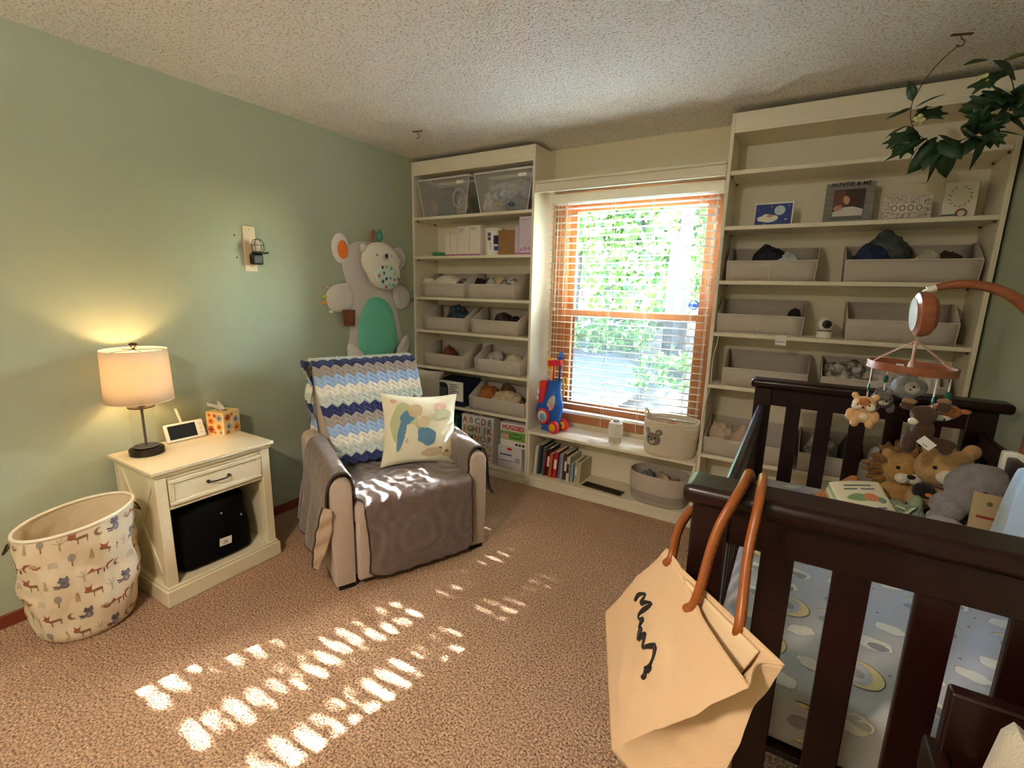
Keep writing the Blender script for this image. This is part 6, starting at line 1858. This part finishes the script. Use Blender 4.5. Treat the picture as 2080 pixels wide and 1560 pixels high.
mm_ = critter('dark brown plush moose with a white tag hanging from the mobile', (3.118, -1.085, 1.005), R(-10),
        [((0.0, 0.0, 0.055), (0.030, 0.026, 0.036)), ((-0.005, -0.01, 0.105), (0.034, 0.030, 0.030)), ((-0.030, -0.012, 0.010), (0.020, 0.020, 0.034)), ((0.045, -0.004, 0.022), (0.040, 0.016, 0.018)), ((0.06, -0.004, 0.006), (0.018, 0.014, 0.018)), ((-0.048, 0.0, 0.125), (0.020, 0.010, 0.013)), ((0.038, 0.0, 0.135), (0.018, 0.010, 0.016))], m_mo,
        [('antler', (-0.044, 0.002, 0.140), (0.020, 0.008, 0.010), fur('antler_tan', '#8c6a4c')), ('antler', (0.036, 0.002, 0.152), (0.018, 0.008, 0.010), MATS['antler_tan']), ('muzzle_fold', (-0.026, -0.026, 0.084), (0.014, 0.010, 0.012), m_cw)], 'mobile_moose')
tg_ = MB().box(-0.014, 0.014, -0.0006, 0.0006, -0.021, 0.021).build('care_tag', m_card_w, mm_, loc=(0.014, -0.030, 0.022), rot=(R(10), R(-52), 0))
bx('tag_print', m_black, tg_, -0.008, -0.006, -0.0012, -0.0007, -0.010, 0.006, bevel=0)
hang_string(0.098, -0.02, 1.232, 1.135, 1.165)
critter('rust orange plush bird hanging at the right of the mobile', (3.172, -1.018, 1.085), R(6),
        [((0, 0, 0.030), (0.044, 0.030, 0.026)), ((-0.03, -0.004, 0.026), (0.024, 0.022, 0.020)), ((0.050, 0, 0.034), (0.020, 0.008, 0.009))], m_bd,
        [('belly', (-0.012, -0.008, 0.014), (0.034, 0.024, 0.014), m_cw), ('wing', (-0.008, -0.026, 0.036), (0.022, 0.007, 0.012), fur('wing_rose', '#b87453')), ('eye', (-0.004, -0.031, 0.010), 0.003, m_dark)], 'mobile_bird')
# ================================================================== TOTE BAG ON THE CRIB CORNER
m_can = mat('natural_canvas', '#d9b995', 0.9, var=('#d0ae89', 6, 0.4), bump=(240, 0.35, 0.002))
m_cani = mat('canvas_inside', '#dcc29c', 0.9)
m_tan = mat('tan_leather', '#9a5522', 0.38, var=('#87481c', 30, 0.3))
tg = thing('tote_bag', 'natural canvas tote bag with tan leather handles hung on the crib corner', 'tote bag', (2.60, -2.15, 0.585))
TO = Vector((2.60, -2.15, 0.585))
rim_c = [Vector((2.568, -2.020, 0.935)), Vector((2.752, -2.322, 0.932)), Vector((2.790, -2.268, 0.945)), Vector((2.605, -2.085, 0.940))]
bot_c = [Vector((2.385, -1.835, 0.590)), Vector((2.537, -2.210, 0.586)), Vector((2.690, -2.285, 0.586)), Vector((2.575, -1.960, 0.590))]
def loop4(cs, u):
    """u in 0..1 round the four corners: left face, near end, back face, far end"""
    br_ = [0, 0.36, 0.5, 0.86, 1.0]
    for i in range(4):
        if u <= br_[i + 1] + 1e-9:
            f = (u - br_[i]) / (br_[i + 1] - br_[i])
            return cs[i].lerp(cs[(i + 1) % 4], f)
def tote_pt(u, v):
    """v=0 rim, v=1 bottom"""
    u = u % 1.0
    p = loop4(rim_c, u).lerp(loop4(bot_c, u), v)
    c = (sum(rim_c, Vector()) / 4).lerp(sum(bot_c, Vector()) / 4, v)
    d = p - c; d.z = 0
    g = math.sin(PI * min(1, v * 1.0))
    # sag and folds
    d.normalize() if d.length > 1e-6 else None
    w = 0.017 * g * fbm(p * 5.0, 1.3) + 0.012 * g * math.sin(PI * ((u % 0.5) / 0.36 if (u % 0.5) < 0.36 else 0))
    if u < 0.36 and v < 0.3:      # rim dips between the handles
        p.z -= 0.012 * math.sin(PI * u / 0.36) * (1 - v / 0.3)
        w -= 0.010 * math.sin(2 * PI * u / 0.36) * (1 - v / 0.3)
    if 0.36 <= u <= 0.5:          # folded gusset at the near end
        q = math.sin(PI * (u - 0.36) / 0.14)
        w -= 0.022 * q * (1 - v) ** 0.6
    if u > 0.86:
        w -= 0.030 * math.sin(PI * (u - 0.86) / 0.14) * (1 - v)
    return p + d * w - TO
MB().grid(lambda u, v: tote_pt(u, v), 100, 44, closeu=True).build('canvas_body', m_can, tg, solid=0.003, ang=60)
MB().poly([tuple(tote_pt(k / 60, 0.995).xy) for k in range(60)], lambda u, v: (u, v, 0.003)).build('canvas_base', m_can, tg, smooth=False)
MB().tube([tote_pt(k / 100, 0.0) for k in range(100)], 0.0026, 6, closed=True).build('rim_hem', m_can, tg)
hem = MB()
hem.tube([tote_pt(0.01 + 0.48 * k / 60, 0.17) for k in range(61)], 0.0009, 4)
hem.build('hem_stitch', mat('canvas_stitch', '#b08f63', 0.9), tg)
# inner facing seen through the opening
MB().grid(lambda u, v: tote_pt(0.55 + 0.26 * u, 0.02 + 0.22 * v) + Vector((-0.012, -0.014, 0)) * (0.3 + v), 30, 10).build('inner_facing', m_cani, tg, solid=0.002, ang=70)
# script lettering: ribbon strokes on the left face
def tote_face(u, v):
    p = tote_pt(u * 0.36, v)
    a = tote_pt(u * 0.36 + 0.002, v) - p
    b = tote_pt(u * 0.36, min(1, v + 0.005)) - p
    n_ = a.cross(b)
    n_.normalize()
    if n_.x > 0:
        n_ = -n_
    return p + n_ * 0.0032
strokes = [[(0.189, 0.487), (0.181, 0.424), (0.207, 0.349), (0.235, 0.386), (0.273, 0.428), (0.289, 0.373), (0.327, 0.313), (0.345, 0.355), (0.344, 0.42), (0.344, 0.488), (0.38, 0.483), (0.418, 0.428), (0.43, 0.467), (0.442, 0.501), (0.472, 0.461), (0.493, 0.491), (0.527, 0.526), (0.527, 0.471), (0.52, 0.43), (0.559, 0.438), (0.591, 0.472), (0.592, 0.416), (0.604, 0.367), (0.643, 0.409), (0.673, 0.468), (0.678, 0.519), (0.691, 0.491), (0.679, 0.461)], [(0.711, 0.57), (0.703, 0.538), (0.684, 0.535)]]
ink = MB()
for st_ in strokes:
    pts = rnd(st_, 1)
    ink.tube([tote_face(u, v) for u, v in pts], [0.0042 + 0.0018 * math.sin(k * 0.9) for k in range(len(pts))], 6, flat=0.9)
ink.build('script_lettering', mat('black_ink', '#191512', 0.6), tg, ang=80)
# handles
def handle(pts):
    q = rnd([Vector(p) - TO for p in pts], 3)
    h_ = MB().tube([Vector(p) for p in q], 0.0105, 12, flat=0.8).build('handle', m_tan, tg)
    st2 = MB()
    for i_ in range(2, len(q) - 4, 1):
        a_, b_ = Vector(q[i_]), Vector(q[i_ + 1])
        t_ = (b_ - a_).normalized()
        sd_ = t_.cross(Vector((0.0, -0.8, 0.6))).normalized()
        o_ = sd_ * 0.0066 + Vector((0, -0.8, 0.6)) * 0.0066
        st2.tube([a_ + o_, a_.lerp(b_, 0.6) + o_], 0.0009, 4)
    st2.build('stitching', mat('thread_dark', '#5c3012', 0.7), h_, smooth=False)['kind'] = 'stuff'
    return h_
def rp(u, v=0.0):
    return tote_pt(u, v) + TO
a1, a2 = rp(0.165, 0.03), rp(0.66, 0.03)
handle([rp(0.165, 0.07), rp(0.165, 0.0) + Vector((0.0, -0.004, 0.0)), (2.668, -2.125, 1.05), (2.690, -2.096, 1.105), (2.700, -2.040, 1.122), (2.700, -1.985, 1.122), (2.706, -1.948, 1.105), (2.700, -1.930, 1.04), (2.62, -1.925, 1.00)])
handle([rp(0.62, 0.05), rp(0.62, 0.0) + Vector((0, -0.004, 0.004)), (2.722, -2.130, 1.03), (2.728, -2.098, 1.100), (2.728, -2.040, 1.121), (2.726, -1.985, 1.121), (2.726, -1.948, 1.100), (2.72, -1.930, 1.03), (2.64, -1.925, 0.99)])
handle([rp(0.03, 0.06), rp(0.03, 0.0), (2.580, -1.995, 0.965), (2.590, -1.955, 0.99), (2.60, -1.930, 1.0), (2.64, -1.925, 1.0)])
# ================================================================== CHANGING TABLE
ct = thing('changing_table', 'dark wooden changing table in the lower right corner beside the crib', 'changing table', (3.005, -3.175, 0))
CX = 0.445
for yy in (0.0, 1.035):
    bx('end_panel', m_es, ct, 0.0, CX, yy, yy + 0.025, 0.66, 0.905, bevel=0.004)
    for xx in (0.0, CX - 0.045):
        bx('leg', m_es, ct, xx, xx + 0.045, yy - 0.002, yy + 0.027, 0.0, 0.665, bevel=0.004)
bx('table_top', m_es, ct, 0.0, CX, 0.025, 1.035, 0.78, 0.80, bevel=0.002)
bx('front_rail', m_es, ct, -0.014, 0.012, 0.0, 1.060, 0.745, 0.806, bevel=0.004)
bx('back_rail', m_es, ct, CX - 0.02, CX, 0.025, 1.035, 0.80, 0.90, bevel=0.004)
bx('lower_shelf', m_es, ct, 0.0, CX, 0.0, 1.06, 0.40, 0.42, bevel=0.003)
bx('shelf_lip', m_es, ct, -0.006, 0.012, 0.0, 1.06, 0.395, 0.455, bevel=0.004)
cp = thing('changing_pad', 'cream contoured changing pad on the dark changing table', 'changing pad', (3.040, -2.99, 0.8005))
def pad_f(u, v):
    x = 0.36 * u
    y = 0.84 * v
    e = 0.045 + 0.080 * abs(2 * u - 1) ** 1.7
    rnd_ = min(1.0, min(u, 1 - u) / 0.05) ** 0.4 * min(1.0, min(v, 1 - v) / 0.018) ** 0.4
    return (x, y, 0.004 + e * rnd_ + 0.002 * fbm((x * 8, y * 8, 0)))
s = MB().grid(pad_f, 36, 40)
s.box(0.002, 0.358, 0.002, 0.838, 0.0, 0.006)
s.build('padded_cover', mat('cream_terry', '#d9cdb6', 0.95, sheen=0.3, bump=(160, 0.6, 0.004)), cp, ang=80)
tw = cloth('grey folded towel on the lower shelf of the changing table', (3.16, -2.30, 0.4205), (0.10, 0.14, 0.05), '#9a948f', 91.0, cat='towel', name='towel', amp=0.15)

# ================================================================== HANGING FOLIAGE RING
pl = thing('foliage_ball', 'artificial foliage ring with white berries hanging from a ceiling hook', 'hanging plant', (3.135, -0.42, 2.03))
m_lf = mat('leaf_dark_green', '#20381c', 0.5, var=('#31502a', 12, 0.3)); m_lf2 = mat('leaf_pale_green', '#6b7c45', 0.55); m_vine = mat('vine_brown', '#4a3a22', 0.7); m_ber = mat('berry_cream', '#d8d79a', 0.5)
RC, RR = Vector((0.03, 0.0, 0.17)), 0.145
ringp = [RC + Vector((RR * math.cos(2 * PI * k / 48), 0.02 * math.sin(4 * PI * k / 48), RR * math.sin(2 * PI * k / 48))) for k in range(48)]
MB().tube([ringp[k % 48] for k in range(22, 54)], 0.0016, 6).build('vine_ring', m_vine, pl)
MB().tube(rnd([(0.0, 0.02, 0.372), (-0.04, 0.01, 0.335), (-0.085, 0.0, 0.270), (-0.11, 0.0, 0.20)], 2), 0.0018, 5).build('hanging_wire', m_vine, pl)
def leaf_mesh(kind):
    s = MB()
    if kind == 'ivy':
        o = smoothpoly([(0, 0), (0.35, -0.42), (0.5, -0.2), (0.95, -0.38), (0.8, -0.1), (1.15, 0.0), (0.8, 0.12), (0.92, 0.42), (0.5, 0.22), (0.32, 0.42)], 1)
    elif kind == 'long':
        o = [(0, 0), (0.3, -0.10), (0.7, -0.09), (1.2, 0.0), (0.7, 0.09), (0.3, 0.10)]
    else:
        o = [(0, 0), (0.2, -0.22), (0.5, -0.30), (0.85, -0.18), (1.1, 0.0), (0.85, 0.18), (0.5, 0.30), (0.2, 0.22)]
    c = (0.5, 0.0)
    n = len(o)
    vs = [(u, v, 0.10 * math.sin(2.2 * u) + 0.35 * v * v) for u, v in o] + [(0.5, 0, 0.06)]
    fs = []
    for i in range(n):
        j = (i + 1) % n
        fs.append((i, j, n))
    s.add(vs, fs)
    return s
def leaf_obj(kind, m):
    o = leaf_mesh(kind).build('leaf', m, pl, solid=0.012, ang=80)
    return o
protos = {('ivy', 0): leaf_obj('ivy', m_lf), ('oval', 0): leaf_obj('oval', m_lf), ('long', 0): leaf_obj('long', m_lf), ('oval', 1): leaf_obj('oval', m_lf2)}
first = {k: True for k in protos}
rl_ = random.Random(21)
def put_leaf(key, p, direction, size, roll):
    o = protos[key]
    if not first[key]:
        o = o.copy(); COL.objects.link(o); o.parent = pl
    first[key] = False
    q = Vector(direction).normalized().to_track_quat('X', 'Z')
    o.rotation_mode = 'QUATERNION'
    o.rotation_quaternion = q @ Matrix.Rotation(roll, 3, 'X').to_quaternion()
    o.location = p
    o.scale = (size, size, size)
# lower half of the ring is heavy with leaves
for k in range(40):
    a = R(rl_.uniform(192, 380))
    p = RC + Vector((RR * math.cos(a), rl_.uniform(-0.03, 0.03), RR * math.sin(a)))
    d = Vector((math.cos(a) * rl_.uniform(-0.6, 1.0) + rl_.uniform(-0.9, 0.9), rl_.uniform(-0.9, 0.6), math.sin(a) * rl_.uniform(0, 0.8) + rl_.uniform(-0.6, 0.5)))
    put_leaf(rl_.choice([('ivy', 0), ('oval', 0), ('ivy', 0), ('oval', 0), ('long', 0)]), p, d, rl_.uniform(0.085, 0.135), rl_.uniform(-1.2, 1.2))
for (x, z, dx, dz, key, sz) in ((-0.115, 0.19, -0.3, 0.8, ('oval', 0), 0.07), (-0.11, 0.17, -0.9, -0.4, ('long', 0), 0.075), (-0.10, 0.17, 0.9, 0.35, ('long', 0), 0.08), (-0.10, 0.15, 0.7, 0.2, ('ivy', 0), 0.05), (-0.115, 0.10, -0.7, -0.5, ('oval', 0), 0.075), (0.09, 0.30, -0.9, -0.2, ('oval', 0), 0.07), (0.12, 0.28, 0.9, 0.1, ('oval', 1), 0.075), (0.14, 0.25, -0.6, -0.6, ('ivy', 0), 0.12), (0.16, 0.17, 0.9, -0.05, ('oval', 0), 0.10), (0.16, 0.15, 0.5, -0.8, ('ivy', 0), 0.10), (-0.07, 0.02, -0.3, -0.8, ('long', 0), 0.05), (0.02, 0.02, 0.2, -0.9, ('oval', 0), 0.06), (0.10, 0.03, -0.5, -0.8, ('oval', 0), 0.09), (-0.02, 0.05, 0.3, -0.3, ('oval', 0), 0.10)):
    put_leaf(key, Vector((x, rl_.uniform(-0.03, 0.01), z)), (dx, rl_.uniform(-0.4, 0.2), dz), sz, rl_.uniform(-0.9, 0.9))
for (x, z) in ((-0.085, 0.115), (0.085, 0.225)):
    for k in range(9):
        MB().ell((x + rl_.uniform(-0.014, 0.014), -0.02 + rl_.uniform(-0.012, 0.012), z + rl_.uniform(-0.014, 0.014)), (0.008, 0.008, 0.008), 10, 7).build('berry', m_ber, pl)
MB().ell((-0.105, -0.02, 0.03), (0.008, 0.008, 0.008), 10, 7).build('berry', m_white, pl)

# ================================================================== OUTSIDE THE WINDOW
m_gnd = mat('leaf_litter', '#2c2822', 0.95, var=('#3b362e', 6.0, 0.25), bump=(30, 0.6, 0.03))
m_drive = mat('driveway', '#2f3338', 0.9, var=('#272a2e', 3.0, 0.3), bump=(60, 0.3, 0.01))
gr = MB().grid(lambda u, v: (-30 + 60 * u, 0.45 + 40 * v, -0.35 + 0.9 * max(0, v - 0.15) ** 1.2 * 5 + 0.15 * fbm((u * 12, v * 9, 0))), 60, 40)
g_o = gr.build('ground_outside', m_gnd, None)
struct(g_o)
dv = MB().grid(lambda u, v: (-9 + 9.6 * u + 1.2 * math.sin(3 * v) - 3 * v, 2.2 + 7.5 * v, -0.15 + 0.9 * max(0, (1.75 + 7.5 * v) / 40 - 0.15) ** 1.2 * 5 + 0.02), 24, 24).build('driveway', m_drive, None)
struct(dv)
struct(bx('house_wall_outside', mat('siding', '#8d8578', 0.8), None, -6, 0.0 - 0.12, 0.42, 0.44, -0.3, 2.9, bevel=0))
struct(bx('bounce_slab_outside', mat('bounce_slab_pale', '#e2dfd8', 0.85, var=('#d8d4cc', 4, 0.3), bump=(50, 0.2, 0.004)), None, -1.5, 5.0, 0.45, 3.5, -0.36, -0.22, bevel=0.004))  # unseen pale slab, added to bounce sunlight up onto the ceiling
m_bark = mat('bark', '#2a231d', 0.95, var=('#1e1915', 10, 0.3), bump=(18, 0.8, 0.04))
m_fol = [translucent_mat('leaf_yellow_green', '#44631a', 0.45), translucent_mat('leaf_green', '#2d4d19', 0.4), translucent_mat('leaf_deep', '#24421b', 0.35)]  # three leaf greens, mixed at random
def leaf_cloud(mb, rng, n, cfn, sz):
    for _ in range(n):
        c = cfn()
        a = Vector((rng.uniform(-1, 1), rng.uniform(-1, 1), rng.uniform(-1, 1))).normalized()
        b = a.orthogonal().normalized()
        s = sz * rng.uniform(0.6, 1.4)
        mb.use(rng.choice((0, 0, 1, 1, 2)))
        mb.add([c - a * s, c + b * s * 0.55, c + a * s, c - b * s * 0.55], [(0, 1, 2, 3)])
def tree(label, x, y, h, r, crown, nl, lsz, seed, cz0, cz1, trunk=True, name='tree', z0=-0.3, ncl=14):
    rng = random.Random(seed)
    t = thing(name, label, 'tree' if trunk else 'shrub', (x, y, z0))
    if trunk:
        pts = [(0.12 * math.sin(1.3 * k + seed) * k / 8, 0.1 * math.cos(k + seed) * k / 8, h * k / 8) for k in range(9)]
        MB().tube(pts, [r * (1 - 0.07 * k) for k in range(9)], 12).build('trunk', m_bark, t)
        for k in range(7):
            zz = cz0 + (cz1 - cz0) * (k + 0.5) / 7 - z0
            a = rng.uniform(0, 6.28)
            L = crown * rng.uniform(0.5, 0.9)
            MB().tube([(0, 0, zz), (L * 0.5 * math.cos(a), L * 0.5 * math.sin(a), zz + 0.15), (L * math.cos(a), L * math.sin(a), zz + 0.1)], [r * 0.3, r * 0.18, r * 0.05], 6).build('branch', m_bark, t)
    mb = MB()
    cl_ = [(rng.uniform(-1, 1), rng.uniform(-1, 1), rng.uniform(0, 1), rng.uniform(0.25, 0.55)) for _ in range(ncl)]
    def cfn():
        q = rng.choice(cl_)
        v = Vector((rng.gauss(0, 1), rng.gauss(0, 1), rng.gauss(0, 0.7)))
        return Vector((q[0] * crown * 0.75, q[1] * crown * 0.75, (cz0 - z0) + (cz1 - cz0) * q[2])) + v * q[3] * crown * 0.45
    leaf_cloud(mb, rng, nl, cfn, lsz)
    o = mb.build('foliage', m_fol, t, smooth=False)
    o['kind'] = 'stuff'
    return t
G = None
tree('slim tree trunk seen at the right of the upper pane', 0.62, 7.2, 7.0, 0.16, 1.2, 700, 0.10, 1, 3.2, 6.0)
tree('second tree trunk behind the slim one outside the window', 0.05, 9.0, 8.0, 0.20, 1.6, 900, 0.11, 2, 3.0, 6.5)
tree('leafy green tree filling the left of the upper pane', -3.2, 10.5, 6.5, 0.16, 2.4, 5200, 0.13, 3, 0.9, 5.2)
tree('leafy green tree in the middle of the upper pane', -1.6, 11.5, 7.0, 0.18, 2.4, 5200, 0.13, 4, 1.0, 5.6)
tree('bushy green tree at the far left outside the window', -5.4, 13.0, 7.5, 0.2, 2.8, 5200, 0.16, 5, 0.8, 6.0)
tree('distant tree behind the slim trunks outside the window', 0.6, 15.0, 8.5, 0.2, 2.6, 4500, 0.16, 6, 1.0, 6.0)
tree('distant bushy tree between the window trees', -2.4, 17.0, 9.0, 0.22, 3.0, 5000, 0.18, 7, 1.0, 7.0)
tree('far green tree at the left edge of the view', -8.0, 18.0, 9.0, 0.22, 3.4, 5000, 0.2, 8, 0.8, 7.0)
tree('low green shrub at the driveway edge outside', -1.0, 8.8, 1, 0.1, 0.9, 1200, 0.07, 9, 0.1, 0.7, trunk=False, name='shrub')
tree('low leafy shrub at the left of the lower pane', -2.6, 8.2, 1, 0.1, 0.8, 1000, 0.07, 10, 0.0, 0.6, trunk=False, name='shrub')
tree('small shrub near the window at the right of the lower pane', 0.75, 5.2, 1, 0.1, 0.5, 500, 0.05, 11, -0.1, 0.4, trunk=False, name='shrub')
tree('tall unseen shrub added right of the window to block low sun', 2.72, 3.1, 1, 0.1, 0.42, 1500, 0.07, 14, 1.3, 3.1, trunk=False, name='sun_block_shrub')  # unseen leaf mass, added to block low sun stripes on the floor
tree('dense unseen tree added right of the house to block low sky', 5.4, 4.6, 6.0, 0.16, 1.9, 3600, 0.16, 21, 0.2, 5.0)  # four unseen trees from here, added to keep low sky off the left wall
tree('dense unseen tree added behind the right-hand one to block low sky', 7.2, 8.2, 7.5, 0.18, 2.6, 4200, 0.20, 22, 0.2, 6.5)
tree('dense unseen tree added at the far right to block low sky', 8.6, 3.2, 7.0, 0.18, 2.4, 3800, 0.20, 23, 0.2, 6.0)
tree('dense unseen tree added farther out on the right to block low sky', 4.9, 11.5, 7.0, 0.18, 2.2, 3800, 0.18, 24, 0.3, 5.5)
tree('tall broad tree shading the driveway outside', 0.4, 14.2, 10.0, 0.22, 2.8, 6500, 0.17, 31, 4.2, 9.0, ncl=30)
tree('second tall broad tree shading the driveway outside', -3.6, 14.6, 10.0, 0.22, 2.8, 6500, 0.17, 32, 4.2, 9.0, ncl=30)
# tall trees beside the house whose trunks and boughs break up the sun
tree('tall tree left of the sun outside the house', 2.28, 5.0, 9.0, 0.13, 1.1, 1100, 0.10, 12, 3.2, 4.6)
tree('broad unseen fine-leaved tree added to dim the sun on the house', 3.3, 7.6, 8.2, 0.12, 1.7, 4600, 0.045, 15, 4.9, 7.9, ncl=40)  # unseen crown, added to weaken the sun coming through the window
tree('tall tree right of the sun outside the house', 2.98, 5.2, 9.0, 0.12, 1.0, 1000, 0.10, 13, 3.0, 4.5)
